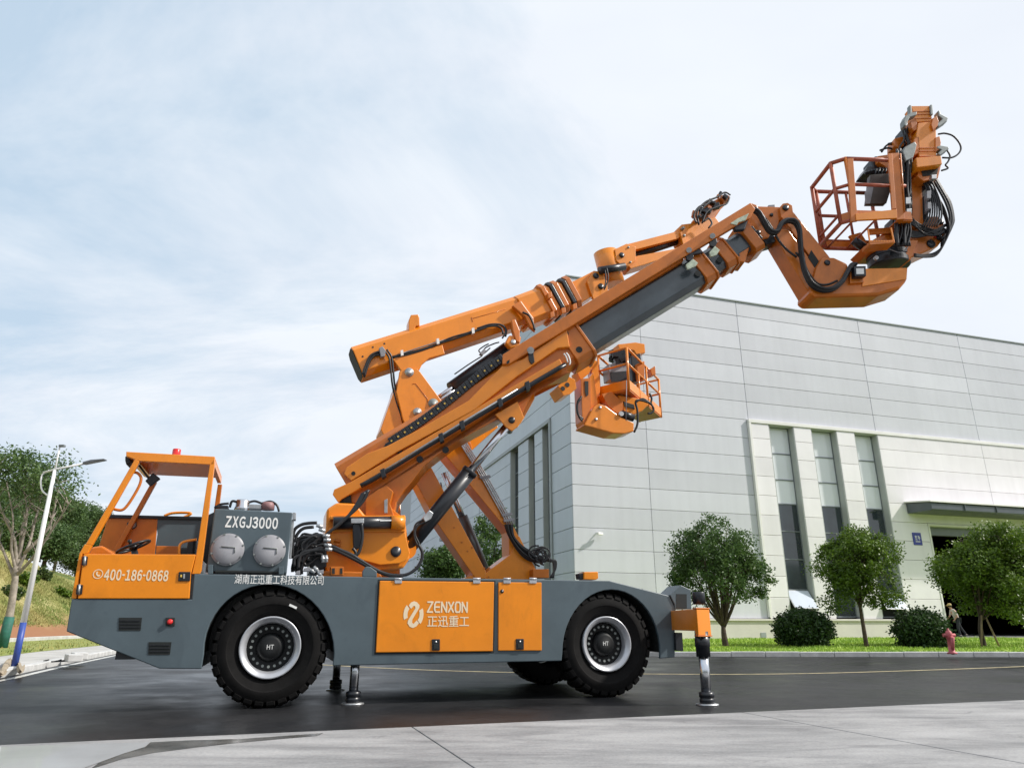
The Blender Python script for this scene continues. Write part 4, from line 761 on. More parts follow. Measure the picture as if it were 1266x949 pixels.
# layered top flange, square guide tube and belly
bp([(425, 585.5), (428, 577.5), (454, 560), (479.5, 550.5), (522, 528), (579, 495), (621, 452), (626, 450), (646, 443.7), (701, 407), (704.5, 428.5), (690, 430), (638, 466), (586, 507), (490.6, 558.6), (434, 594)], -HW - 0.07, -HW + 0.03, 'top_flange', ORANGE, boom, 0.012)
bp([(425, 585.5), (428, 577.5), (454, 560), (479.5, 550.5), (522, 528), (579, 495), (646, 443.7), (701, 407), (704.5, 420), (586, 505), (434, 592)], HW - 0.03, HW + 0.07, 'top_flange', ORANGE, boom, 0.012)
bp([(413, 604.5), (432, 596), (520, 545), (600, 497.5), (692, 443), (697, 453), (600, 510), (520, 558), (446, 603), (422, 617), (418, 621), (411, 611)], -HW - 0.06, -HW + 0.02, 'lower_rail', ORANGE, boom, 0.012)
bp([(420, 618), (446, 602), (520, 558), (600, 511), (694, 455), (706, 460), (664, 474), (654, 491), (612, 519.5), (560, 548), (525, 575), (508, 597), (500, 606), (490, 620), (486, 640), (446, 640), (440, 622)], -0.22, 0.22, 'belly_beam', ORANGE_D, boom, 0.01)
bp([(452, 638), (452, 616), (468, 604), (478, 600), (486, 607), (482, 622), (488, 640)], -0.34, -0.23, 'pivot_bracket', ORANGE_D, boom, 0.01); bp([(475, 618), (479, 616), (479, 634), (475, 634)], -0.36, -0.341, 'lock_pin', STEEL, boom, 0.004); bp([(484, 628), (494, 636), (497, 640), (482, 640)], -0.30, -0.1, 'pivot_wedge', PALEGREY if False else ORANGE, boom, 0.006)
# rear end plates
bp([(413.6, 606), (432, 597.5), (434, 621.5), (418.5, 620.6), (411.2, 611)], -HW - 0.02, HW + 0.02, 'rear_end', VOID, boom, 0.004)
c = B.P(437, 585, -HW - 0.07); MB().cyl(c, c - B.uy * 0.01, 0.03, n=14).build('bolt_hole', VOID, boom)
# lug for the lift cylinders with its wedge plate
for y0, y1 in ((-0.30, -0.24), (0.24, 0.30)): bp([(612, 512), (640, 496), (648, 516), (640, 527), (633, 532.5), (626, 528)], y0, y1, 'lift_lug', ORANGE, boom, 0.008)
bp([(620, 500), (660, 476), (661, 492), (645, 521), (640, 524)], -0.05, 0.05, 'lug_gusset', ORANGE, boom, 0.006)
bp([(643, 487), (664, 474), (655, 492), (641, 521.5), (633, 505)], -0.20, 0.20, 'lug_gusset', ORANGE_D, boom, 0.006)
c = B.P(632.6, 519, -0.31); MB().lathe([(0, -0.02), (0.045, -0.02), (0.052, 0), (0.052, 0.64)], c, B.uy, 20).build('lug_pin', BLACKP, boom)
for k, (x, y) in enumerate(((551, 556), (519, 567.5))): MB().cyl(B.P(x, y, -0.235), B.P(x, y, -0.22), 0.05, n=16).build('belly_boss', BLACKP, boom)
# hydraulic pipe along the side
MB().tube(smoothpts(B.path([(446, 600.5), (470, 587), (520, 556), (600, 508.5), (690, 455.5), (699, 451)], -HW - 0.13), 3), 0.036, 10).build('side_pipe', BLACKP, boom); MB().tube(B.path([(470, 584.5), (590, 511), (640, 481)], -HW - 0.16), 0.016, 8).build('thin_pipe', STEEL, boom)
for x, y in ((473, 584), (571, 524.5), (652, 476), (545, 540), (618, 497)):
    bp([(x - 3.5, y - 3.5), (x + 2, y - 6), (x + 4, y + 4), (x - 1, y + 7)], -HW - 0.19, -HW - 0.061, 'pipe_clamp', BLACKP, boom, 0.006)
# long guide bar riding on top
bp([(621.5, 438), (700, 390), (800, 329), (928, 250.5), (934, 258), (927, 270), (917, 274.5), (800, 345), (700, 407), (630, 449.5), (621, 450)], -HW - 0.13, -HW - 0.03, 'guide_bar', ORANGE_D, boom, 0.01)
bp([(660, 428), (704, 401), (845, 315), (845, 322), (704, 408), (662, 434)], -HW - 0.03, -0.1, 'guide_plate', ORANGE_D, boom, 0.004)
bp([(626.4, 446.5), (630, 444.3), (630, 448), (626.4, 450.2)], -HW - 0.135, -HW - 0.131, 'bar_slot', VOID, boom, 0)
for x, y, l in ((656, 433, 14),): 
    MB().cyl(B.P(x, y, -HW - 0.14), B.P(x, y, -HW - 0.05), 0.055, n=18).build('guide_roller', STEEL, boom); bp([(x - 3, y), (x + 3, y), (x + 5, y + l), (x + 1, y + l + 3), (x - 2, y + l - 2)], -HW - 0.10, -HW - 0.05, 'roller_arm', BLACKP, boom, 0.006)
# telescoped sections and collars
def sec(a, b, hw, hh, ch, name, m, off=0.0, bev=0.008):
    mb = MB(); B.beam(mb, a, b, 0, hw, hh=hh, ch=ch, off=off); return mb.build(name, m, boom, bevel=bev)
sec((690, 441), (868, 333), 0.235, 0.265, 0.085, 'boom_section', GREY_BOOM)
sec((850, 344), (902, 312), 0.205, 0.225, 0.07, 'boom_section', GREY_BOOM); sec((890, 320), (932, 293), 0.18, 0.195, 0.06, 'boom_section', GREY_BOOM)
def collar(x, y, x2, y2, hw, hh, hole=None):
    cobj = sec((x, y), (x2, y2), hw, hh, 0.075, 'collar', ORANGE_D, bev=0.012)
    if hole:
        for hx, hy in hole: c = B.P(hx, hy, -hw - 0.004); MB().cyl(c, c + B.uy * 0.012, 0.052, n=18).build('collar_pad_hole', VOID, boom)
collar(698, 436, 717, 424.5, 0.31, 0.345, [(699, 412), (716, 432)])
collar(857, 340, 869, 332.6, 0.275, 0.305, [(863, 338)]); collar(885, 323, 896, 316.3, 0.245, 0.27, [(890, 321)])
sec((917, 303), (928, 296.5), 0.255, 0.295, 0.06, 'end_flange', ORANGE_D, bev=0.012)
# rims of the collars
sec((716.6, 424.7), (719.5, 423), 0.335, 0.375, 0.08, 'collar_rim', ORANGE_D); sec((868.6, 332.8), (870.6, 331.6), 0.295, 0.33, 0.08, 'collar_rim', ORANGE_D); sec((895.8, 316.4), (897.6, 315.3), 0.265, 0.292, 0.08, 'collar_rim', ORANGE_D)
for x, y in ((852, 309), (881, 291.5)):
    MB().cyl(B.P(x, y, -0.45), B.P(x, y, -0.36), 0.045, n=18).build('guide_roller', STEEL, boom)
    bp([(x - 4, y + 2), (x + 3, y - 1), (x + 6, y + 8), (x + 3, y + 14), (x - 3, y + 12)], -0.38, -0.33, 'roller_arm', BLACKP, boom, 0.006)
PALEGRN = mat('pale_green_plate', (0.52, 0.58, 0.44), 0.5, noise_amt=0.3, nscale=14)
for q in ([(848, 327), (857, 320), (863, 325), (860, 329), (850, 333)], [(877, 312), (884, 304), (890, 309), (886, 315), (879, 317)], [(903, 276), (912, 270), (926, 263.5), (922, 272), (913, 274.5), (911, 278)]):
    bp(q, -0.42, -0.38, 'pale_bracket', PALEGRN, boom, 0.004)
bp([(858, 302), (846, 310), (842, 318), (870, 312)], -0.36, -0.30, 'bracket_block', BLACKP, boom, 0.01); bp([(905, 277), (926, 270), (921, 284), (909, 285)], -0.36, -0.28, 'bracket_block', BLACKP, boom, 0.02)
for x, y, r_ in ((699, 411, 0.035),): pass
hoses([[(700, 436), (703, 440), (705, 447), (704, 451)], [(697, 437), (700, 441), (702, 448)]], -HW - 0.15, 0.012, WHITE, boom, B)

# lift cylinders -------------------------------------------------------------
for k, Y_ in enumerate((-0.155, 0.155)):
    Yp = YT + (-0.17 if k == 0 else 0.17)
    a = T.P(502, 680 - k * 0, Yp); 
    b1 = B.P(632.6, 519, Y_); 
    d = (b1 - a); bar_end = a + d * 0.60
    lc = MB().cyl(a - d.normalized() * 0.05, bar_end, 0.112, n=28).build('lift_cylinder', BLACKP, truck)
    MB().lathe([(0.05, 0.0), (0.122, 0), (0.122, 0.06), (0.112, 0.065)], bar_end - d.normalized() * 0.06, d, 28).build('gland_nut', BLACKP, lc)
    MB().cyl(bar_end - d.normalized() * 0.02, b1, 0.060, n=24).build('piston_rod', CHROME, lc)
    MB().cyl(b1 - T.uy * 0.10, b1 + T.uy * 0.10, 0.10, n=20).build('rod_eye', ORANGE_D, lc)
    MB().cyl(a - T.uy * 0.12, a + T.uy * 0.12, 0.13, n=24).build('cylinder_eye', ORANGE, lc)
    if k == 0:
        pt([(523, 640), (531, 630), (536, 634), (533, 641), (526, 645)], YT - 0.42, YT - 0.29, 'port_valve', STEEL, lc, 0.008)
        hoses([[(527, 644), (516, 650), (513, 660), (518, 672), (522, 684)], [(524, 642), (514, 648), (512, 662), (517, 676)]], YT - 0.38, 0.016, BLACK, lc)

# ------------------------------------------------------------------ goose neck, wrist box
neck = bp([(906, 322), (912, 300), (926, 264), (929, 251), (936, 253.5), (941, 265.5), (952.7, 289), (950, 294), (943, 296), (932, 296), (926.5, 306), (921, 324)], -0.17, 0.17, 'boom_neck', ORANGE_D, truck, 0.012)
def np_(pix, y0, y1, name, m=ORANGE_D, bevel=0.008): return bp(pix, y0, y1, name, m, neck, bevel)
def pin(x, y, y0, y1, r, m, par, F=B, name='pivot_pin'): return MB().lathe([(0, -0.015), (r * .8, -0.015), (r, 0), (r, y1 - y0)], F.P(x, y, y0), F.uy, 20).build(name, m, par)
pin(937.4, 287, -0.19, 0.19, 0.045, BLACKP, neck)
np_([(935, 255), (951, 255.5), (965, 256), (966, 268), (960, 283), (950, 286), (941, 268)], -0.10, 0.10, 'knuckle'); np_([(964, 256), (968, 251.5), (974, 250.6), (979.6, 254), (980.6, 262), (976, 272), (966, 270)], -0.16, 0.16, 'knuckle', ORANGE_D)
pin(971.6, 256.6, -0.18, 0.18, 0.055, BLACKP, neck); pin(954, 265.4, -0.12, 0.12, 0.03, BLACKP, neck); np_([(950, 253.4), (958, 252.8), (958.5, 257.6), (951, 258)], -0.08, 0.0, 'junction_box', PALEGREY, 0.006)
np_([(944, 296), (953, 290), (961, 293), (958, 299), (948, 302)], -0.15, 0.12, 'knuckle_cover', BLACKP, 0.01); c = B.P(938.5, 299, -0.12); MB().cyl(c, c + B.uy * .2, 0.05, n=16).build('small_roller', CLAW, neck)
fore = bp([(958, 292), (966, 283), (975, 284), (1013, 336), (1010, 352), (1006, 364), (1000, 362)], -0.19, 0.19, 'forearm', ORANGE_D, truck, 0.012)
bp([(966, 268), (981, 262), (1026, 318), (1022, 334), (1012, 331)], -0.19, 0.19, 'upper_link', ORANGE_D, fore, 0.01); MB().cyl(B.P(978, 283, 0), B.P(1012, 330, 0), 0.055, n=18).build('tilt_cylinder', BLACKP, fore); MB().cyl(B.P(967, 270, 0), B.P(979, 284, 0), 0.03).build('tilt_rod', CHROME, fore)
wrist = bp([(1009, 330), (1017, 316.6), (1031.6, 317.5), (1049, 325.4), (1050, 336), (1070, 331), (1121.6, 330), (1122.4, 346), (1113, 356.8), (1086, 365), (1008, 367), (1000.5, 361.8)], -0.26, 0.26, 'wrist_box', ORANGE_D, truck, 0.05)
def wp(pix, y0, y1, name, m=ORANGE_D, bevel=0.006): return bp(pix, y0, y1, name, m, wrist, bevel)
pin(1023, 324.4, -0.275, 0.275, 0.05, BLACKP, wrist); wp([(1066.5, 333), (1070, 332), (1122, 331), (1121, 345), (1066, 354)], -0.275, -0.262, 'side_cover', ORANGE)
wp([(1051, 335), (1066, 335), (1068, 349), (1051, 350)], -0.31, -0.26, 'lamp_mount', ORANGE_D); wl = wp([(1056, 329), (1070.5, 328.6), (1071, 341), (1057, 341.4)], -0.42, -0.31, 'work_lamp', BLACKP); bp([(1058.5, 331.6), (1068, 331.4), (1068.4, 338.6), (1059, 338.8)], -0.426, -0.4205, 'lamp_glass', WHITE, wrist, 0.003)
for p, r_ in (([(931, 257), (938, 262), (945, 274), (952, 284), (961, 285), (966, 276), (974, 271), (983, 273), (988, 283), (989, 296), (991, 316), (995, 334), (1003, 349), (1016, 356), (1030, 355), (1041, 347), (1047, 337), (1053, 327), (1058, 326)], .026),):
    for i in range(5): MB().tube(smoothpts(B.path([(x + (i % 3) * 1.3 - 1, y + (i // 3) * 2.6 + (i % 2) * 1.2) for x, y in p], -0.30 - 0.028 * (i % 3)), 5), r_, 6).build('hose', BLACK, fore)
bp([(1003, 309), (1014, 325), (1009, 333), (999, 318)], -0.196, -0.191, 'link_gap', VOID, fore, 0)
hoses([[(936, 258), (946, 270), (955, 283), (962, 296), (972, 308), (985, 318)], [(984, 312), (992, 322), (1000, 338), (1010, 350), (1022, 352), (1035, 347)]], -0.26, 0.02, BLACK, fore, B)

# slewing ring and pedestal under basket and tool
ring = MB(); c = B.P(1098, 321.5, -0.02); up = Vector((0, 0, 1))
ring.lathe([(0, -0.14), (0.32, -0.14), (0.335, -0.125), (0.335, -0.05), (0.32, -0.04), (0.32, 0.0), (0.335, 0.01), (0.335, 0.085), (0.32, 0.10), (0, 0.10)], c, up, 48, sm=False); rg = ring.build('slew_ring', BLACKP, truck)
cz = c.z; MB().lathe([(0, 0.10), (0.26, 0.10), (0.24, 0.36), (0, 0.36)], c, up, 28).build('pedestal', ORANGE_D, rg); bp([(1068, 304), (1094, 297), (1128, 297), (1126, 306), (1120, 310), (1076, 310)], -0.20, 0.30, 'pedestal_beam', ORANGE_D, rg, 0.02)
c2_ = B.P(1084, 318, -0.40); MB().cyl(c2_, c2_ + B.uy * 0.05, 0.035, n=18).build('ring_boss', STEEL, rg)

# ------------------------------------------------------------------ near basket
BK = Frame(B.W(0, -0.62, 0).xy, B.yaw)
bx0, bzt = BK.L(1045, 195, 0); bx1, _ = BK.L(1111, 189, 0); _, bzb = BK.L(1085, 272, 0); _, bzp = BK.L(1085, 261, 0); _, bzm = BK.L(1085, 229, 0)
bz_sl = 0.0; dep = 0.98; chx = 0.19
plan = [(bx1, 0.0), (bx0, 0.0), (bx0 - chx, chx * .75), (bx0 - chx, dep - chx * .6), (bx0 - chx * .3, dep), (bx1, dep)]
fl = MB(); fl.prism([BK.W(x, y, bzb) for x, y in ((bx1, 0.0), (bx0 + .70, 0.0), (bx0 + .70, dep), (bx1, dep))], (0, 0, 0.02)); basket = fl.build('work_basket', ORANGE_D, truck, bevel=0.004)
def rail(z, r=0.024, m=ORANGE_D, idx=None, name='guard_rail'):
    pts = [BK.W(x, y, z) for x, y in plan]
    for i in range(len(plan) - 1):
        if idx is None or i in idx: MB().tube([pts[i], pts[i + 1]], r, 8).build(name, m, basket)
rail(bzt - 0.02, 0.036, PINK); rail(bzm, 0.030, PINK); rail(bzb + .01, 0.034, PINK, (1, 2, 3, 4), 'floor_bar'); rail(bzp, 0.022, PINK, (2, 3, 4), 'toe_rail')
for i, (x, y) in enumerate(plan):
    if i == 0: continue
    MB().tube([BK.W(x, y, bzb + 0.02), BK.W(x, y, bzt)], 0.034, 8).build('post', ORANGE_D if i == 1 else PINK, basket)
MB().tube([BK.W(bx0 + 0.5, dep, bzb), BK.W(bx0 + 0.5, dep, bzt)], 0.024, 8).build('post', PINK, basket)
for x in (bx0 - .02, bx0 + .34): MB().tube([BK.W(x, 0.02, bzb + .01), BK.W(x, dep, bzb + .01)], .018, 6).build('floor_joist', PINK, basket)
for i in (0, 1, 4):
    a, b = plan[i], plan[i + 1]; A_ = BK.W(a[0], a[1], bzb + 0.021); B_ = BK.W(b[0], b[1], bzb + 0.021); n_ = (B_ - A_).cross(Vector((0, 0, 1))).normalized() * 0.012
    hgt = bzp - bzb - 0.02
    MB().prism([A_ - n_, B_ - n_, B_ - n_ + Vector((0, 0, hgt)), A_ - n_ + Vector((0, 0, hgt))], n_ * 2).build('kick_plate', ORANGE_D, basket, bevel=0.004, seg=1)
def kp(pix, y0, y1, name, m, bevel=0.005): return pt(pix, y0, y1, name, m, basket, bevel, BK)
# gate in its frame
kp([(1047.5, 196), (1055, 195.3), (1060.5, 273), (1052.5, 274)], -0.04, 0.0, 'gate_post', ORANGE_D)
kp([(1102, 189.6), (1111.4, 188.6), (1118.8, 270.6), (1108.6, 271.6)], -0.04, 0.0, 'gate_post', ORANGE_D)
kp([(1058, 264), (1109, 258.6), (1109.4, 269.6), (1058.6, 272.2)], -0.055, -0.01, 'gate_panel', ORANGE)
kp([(1098, 189.8), (1103, 189.4), (1108, 258), (1103, 258.6)], -0.045, -0.012, 'gate_stile', ORANGE_D)
MB().cyl(BK.P(1113.2, 190, -0.05), BK.P(1118.6, 262, -0.05), 0.012, n=8).build('gate_hinge', ORANGE_D, basket)
kp([(1085, 193), (1101, 190.6), (1104, 212), (1086, 200)], 0.45, 0.7, 'control_bracket', ORANGE_D)
# control console
kp([(1076, 216), (1104, 214), (1104, 228), (1096, 251), (1072, 251), (1074, 236)], 0.25, 0.36, 'control_console', mat('brown_panel', (.085, .070, .060), .5, noise_amt=.2), 0.01); kp([(1069.4, 239), (1075, 227), (1081, 226.6), (1076, 251.6), (1070.4, 251.8)], 0.215, 0.234, 'console_plate', PALEGREY); kp([(1077, 231.5), (1103, 229.4), (1096, 251.4), (1071, 251.8)], 0.235, 0.249, 'console_flap', mat('brown_panel', (.085, .070, .060), .5, noise_amt=.2), 0.004)
lv = MB()
for k in range(6): p_ = BK.P(1082 + k * 4, 217 - (k % 2), 0.30); lv.tube([p_, p_ + Vector((0.03, -0.02, 0.10))], 0.014, 6); lv.lathe([(0, -.02), (0.022, 0), (0, 0.025)], p_ + Vector((0.03, -0.02, 0.11)), (0, 0, 1), 8)
lv.build('control_levers', BLACK, basket)
kp([(1067.5, 214), (1073, 204.5), (1079, 206), (1077, 196), (1083, 192.5), (1099, 197), (1104, 208), (1090, 215.5)], 0.55, 0.85, 'valve_bank', BLACKP, 0.02)
vb = MB()
for k in range(8): p_ = BK.P(1070 + k * 3.6, 213.5 - k * 1.0, 0.54); vb.cyl(p_, p_ + Vector((0, -0.05, -0.05)), 0.03, n=8)
vb.build('valve_caps', BLACK, basket)
# step
st = kp([(1072.5, 283), (1074, 282.6), (1077, 301), (1075.4, 301.6)], -0.02, 0.0, 'step_side', ORANGE, 0.003); kp([(1101, 281.6), (1102.6, 281.2), (1106.6, 299.6), (1105, 300)], -0.02, 0.0, 'step_side', ORANGE, 0.003)
kp([(1075.4, 298.6), (1106, 296.4), (1106.8, 300), (1075.8, 302.4)], -0.03, 0.22, 'step_tread', ORANGE_D, 0.004)
cmb_ = MB()
for k in range(15): x = 1077 + k * 2; BK.plate(cmb_, [(x, 297.0), (x + 1, 296.9), (x + 1, 299), (x, 299)], -0.034, -0.031)
cmb_.build('step_teeth', ORANGE, basket)
kp([(1074, 282.6), (1102, 281), (1101.6, 288), (1075, 290)], 0.20, 0.23, 'step_back', ORANGE_D)

# ------------------------------------------------------------------ gripper tool at the end
tool = bp([(1135, 152), (1152, 150), (1157.5, 158), (1158, 196), (1137, 197), (1133, 166)], -0.42, -0.16, 'gripper_mast', ORANGE, truck, 0.012)
def gp(pix, y0, y1, name, m=ORANGE, bevel=0.006): return bp(pix, y0, y1, name, m, tool, bevel)
gp([(1126.6, 131.2), (1150.6, 131), (1152.4, 149.8), (1133.4, 151)], -0.40, -0.18, 'mast_head'); 
for y in (137.2, 140.8, 145.6): gp([(1130, y), (1151.8, y - .4), (1151.9, y + .6), (1130.4, y + 1)], -0.412, -0.401, 'mast_rib', ORANGE_D, 0.002)
for y in (182.2, 186, 192.6): gp([(1136.6, y), (1158.2, y - .4), (1158.2, y + .7), (1136.8, y + 1)], -0.432, -0.421, 'mast_rib', ORANGE_D, 0.002)
for x, y in ((1125.6, 130), (1151.5, 129.4)): gp([(x - 1.2, y), (x + 1.4, y), (x + 2.4, y + 12), (x - .6, y + 12)], -0.44, -0.36, 'end_lug', CLAW, 0.006)
gp([(1132.6, 195), (1163.5, 192.6), (1165, 203), (1134, 207)], -0.62, -0.10, 'mast_foot', ORANGE, 0.01); gp([(1136, 206), (1164, 203), (1160, 220), (1142, 224), (1134, 218)], -0.48, -0.02, 'mast_socket', ORANGE_D, 0.01); gp([(1138, 207.4), (1161, 205), (1158, 216), (1141, 218)], -0.488, -0.481, 'socket_opening', VOID, 0)
def claw(pix, y, th=0.13): return gp(pix, y, y + th, 'gripper_claw', CLAW, 0.012)
claw([(1117.4, 148), (1120, 142.6), (1129, 138.4), (1134, 138.2), (1133.4, 142), (1125, 145), (1122.4, 150), (1121, 156), (1118, 155)], -0.55)
claw([(1116, 187), (1119, 181.5), (1131, 175), (1133.6, 178.6), (1132, 186), (1129, 195), (1120, 199), (1118, 192)], -0.58)
claw([(1159.6, 137), (1161.8, 136), (1163.2, 141), (1172.4, 145.6), (1171, 150), (1160.6, 157), (1158.4, 153), (1165.4, 147), (1160.6, 143)], -0.45)
claw([(1158.8, 181), (1163, 179.6), (1172.8, 181.4), (1173.4, 184), (1162.6, 192), (1159.4, 189.6), (1164, 185), (1158.4, 183)], -0.45)
gp([(1153.4, 146), (1158.4, 143), (1160.8, 150), (1159.4, 156), (1153.6, 161), (1151.4, 154)], -0.46, -0.28, 'claw_cylinder', RED if False else ORANGE_D, 0.01); gp([(1156.4, 170), (1162, 168), (1163.6, 176), (1162.4, 184), (1156.4, 188)], -0.44, -0.26, 'claw_cylinder', ORANGE_D, 0.01)
gp([(1125, 150), (1133.4, 146), (1134.6, 160), (1130, 162), (1127, 158)], -0.4, -0.2, 'claw_bracket', ORANGE_D, 0.01); gp([(1130, 172), (1136.6, 168), (1138, 188), (1131, 192)], -0.42, -0.2, 'claw_bracket', ORANGE_D, 0.01)
gp([(1117, 157), (1127, 152), (1130, 178), (1124, 186), (1119, 178)], -0.15, 0.15, 'rear_cylinder', BLACKP, 0.02); gp([(1106, 171), (1117, 168.6), (1118, 180), (1112, 184), (1106, 180)], -0.2, 0.05, 'rear_lug', ORANGE_D, 0.01)
gp([(1112, 186), (1124, 178), (1133, 196), (1133, 240), (1128, 300), (1114, 300), (1113, 240)], -0.05, 0.25, 'tool_column', BLACKP, 0.02)
gp([(1127, 222), (1140, 220), (1141, 262), (1142, 278), (1128, 280)], -0.30, -0.05, 'slide_post', ORANGE_D, 0.01); gp([(1140, 228), (1146, 226), (1148, 272), (1141, 272)], -0.3, -0.12, 'slide_rail', BLACKP, 0.006); gp([(1144.6, 240), (1150.5, 240), (1150.8, 252), (1149, 263), (1145.6, 263)], -0.36, -0.28, 'valve_body', PALEGREY, 0.008)
for y in (239, 258): gp([(1119.5, y), (1127, y), (1127, y + 5), (1119.5, y + 5)], -0.36, -0.28, 'coupling', PALEGREY, 0.006)
MB().cyl(B.P(1123.4, 238, -0.32), B.P(1123.6, 264, -0.32), 0.05, n=16).build('small_cylinder', BLACKP, tool)
arm_ = gp([(1124, 284), (1138, 268), (1160, 267), (1167, 276), (1169, 292), (1160, 304), (1145, 311), (1132, 316), (1124, 320), (1122, 300)], -0.22, 0.22, 'tool_arm', ORANGE_D, 0.02)
gp([(1120, 296), (1136, 296), (1126, 322), (1116, 318)], -0.3, 0.3, 'arm_root', ORANGE_D, 0.02)
pin(1151.5, 301, -0.24, 0.22, 0.075, BLACKP, tool); pin(1163.5, 274, -0.24, 0.22, 0.05, BLACKP, tool); pin(1161.5, 292.5, -0.25, 0.2, 0.055, BLACKP, tool)
c = B.P(1157.5, 292, -0.25); MB().cyl(c, c + B.uy * 0.02, 0.03, n=12).build('red_cap', RED, tool)
hoses([[(1160, 166), (1168, 165), (1178, 168), (1185.5, 176), (1188, 184), (1184, 191), (1176, 195), (1165, 195)], [(1171, 186), (1174.5, 193), (1172, 200), (1169, 204), (1172, 208), (1164, 211)]], -0.3, 0.016, BLACK, tool, B)
random.seed(11)
for i in range(6): hoses([[(1152 + i * .9, 219), (1160 + i * 1.2, 233 + i * .5), (1169 + i * 1.1, 250), (1174.5 + i * .8, 268), (1172 + i, 284 - i), (1164, 296 + i * 2)]], -0.30 + 0.05 * (i % 3), 0.022, BLACK, tool, B)
for i in range(4): hoses([[(1150, 224 + i), (1153 + i, 238), (1160 + i * 2, 254), (1168 + i, 268), (1171 + i, 284), (1168, 300), (1158, 311 + i * 1.4), (1145, 315 + i), (1130, 314 + i)]], -0.34 - .02 * i, 0.013, BLACK, tool, B)
for i in range(12): hoses([[(1110 + i * 1.3, 186 + (i % 3) * 4), (1116 + i * .8, 204), (1115 + i, 225), (1118 + i * .6, 246 + i), (1116 + i * .9, 272), (1117 + i * .5, 296), (1112 - i * .5, 308 + i % 4)]], -0.16 - 0.03 * (i % 4), 0.02, BLACK, tool, B)
for i in range(5): hoses([[(1120, 284 + i * 2), (1134, 287 + i * 1.5), (1150, 286 + i), (1164, 283 + i * 1.5), (1170, 284)]], -0.32, 0.018, BLACK, tool, B)
hoses([[(1098, 178), (1104, 178 - 1), (1110, 180), (1116, 186)], [(1090, 188), (1096, 180), (1104, 179), (1112, 188)], [(1088, 186), (1098, 183), (1108, 186)]], -0.1, 0.018, BLACK, tool, B)
hoses([[(1120, 232), (1118, 262), (1121, 290), (1122, 306), (1112, 312), (1100, 308)], [(1118, 240), (1120, 280), (1124, 300), (1118, 310)]], -0.42, 0.007, PALEGREY, tool, B)

MB().cyl(B.P(1055, 297, 0.05), B.P(1072, 309, 0.05), 0.075, n=20).build('basket_cylinder', BLACKP, tool); gp([(1050, 291), (1064, 287), (1074, 302), (1070, 309), (1060, 304)], 0.14, 0.2, 'basket_gusset', ORANGE_D)
gp([(1104, 268), (1122, 262), (1124, 306), (1112, 312), (1102, 300)], 0.0, 0.3, 'basket_mount', BLACKP, 0.02)
random.seed(17)
for i in range(22):
    x = 1111 + random.uniform(-2, 13); hoses([[(x + random.uniform(-3, 3), 184 + random.uniform(0, 10)), (x + random.uniform(-2, 3), 206), (x + random.uniform(-3, 3), 232), (x + random.uniform(-3, 3), 258), (x + random.uniform(-4, 3), 284), (x + random.uniform(-8, 2), 304)]], -0.44 - random.uniform(0, .12), random.choice((.014, .018, .022)), BLACK, tool, B)
for i in range(9):
    hoses([[(1120 + i, 262 + i), (1126 + i, 276 + random.uniform(-3, 3)), (1142, 284 + random.uniform(-5, 5)), (1158 + random.uniform(-3, 3), 287 + random.uniform(-4, 4)), (1168 + random.uniform(-2, 3), 282 + random.uniform(-6, 4))]], -0.34, .015, BLACK, tool, B)
for i in range(7):
    hoses([[(1140 + i * 2, 224), (1145 + i * 2, 232 + random.uniform(-3, 3)), (1148 + i * 2.4, 250), (1146 + i * 3, 268), (1140 + i * 3, 280)]], -0.40 - .01 * i, .014, BLACK, tool, B)
for x, y, w, h in ((1120, 244, 6, 8), (1121, 258, 6, 6), (1146, 236, 5, 9), (1147, 250, 4, 8), (1152, 216, 6, 5)): gp([(x, y), (x + w, y - .5), (x + w, y + h), (x, y + h)], -0.60, -0.52, 'hose_block', STEEL if w > 5 else PALEGREY, 0.006)
for i in range(6):
    x, y = 1127 + random.uniform(0, 10), 152 + i * 7; gp([(x - 8, y), (x - 1, y - 2), (x, y + 4), (x - 7, y + 6)], -0.30, -0.10, 'mast_valve', random.choice((BLACKP, ORANGE_D, BLACKP)), 0.01)
hoses([[(1120, 150), (1116, 160), (1118, 172), (1112, 184), (1116, 200)], [(1124, 154), (1120, 166), (1123, 180), (1120, 198)], [(1118, 158), (1122, 170), (1126, 184), (1124, 202)]], -0.3, .018, BLACK, tool, B)
# ------------------------------------------------------------------ A-frame and upper boom (far half of the deck)
YA = 1.72; YU = 2.2
mbb = MB()
base = pt([(575, 714), (590, 709), (601, 707.6), (631, 685), (642, 662), (656, 690), (662, 702), (664, 716), (575, 716)], YA - 0.02, YA + 0.42, 'support_base', ORANGE, truck, 0.01)
def ap_(pix, y0, y1, name, m=ORANGE, par=None, bevel=0.01): return pt(pix, y0, y1, name, m, par or base, bevel)
ap_([(549.5, 561), (560, 550), (569, 547), (632, 645), (660, 698), (650, 706), (630, 690), (629, 657)], YA, YA + 0.42, 'support_leg')
ap_([(508, 584), (522, 566), (534, 578.6), (601, 706), (600, 715), (588, 715), (539, 644)], YA - 0.04, YA + 0.36, 'support_leg')
for x, y in ((543.5, 634), (553, 652), (560, 663), (581, 684), (586, 695), (565.6, 658.5)): 
    c = T.P(x + 20, y + 22, YA - 0.05) if False else T.P(x + 18, y + 18, YA - 0.05); MB().cyl(c - T.uy * 0.006, c, 0.014, n=10).build('leg_bolt', ORANGE_D, base)
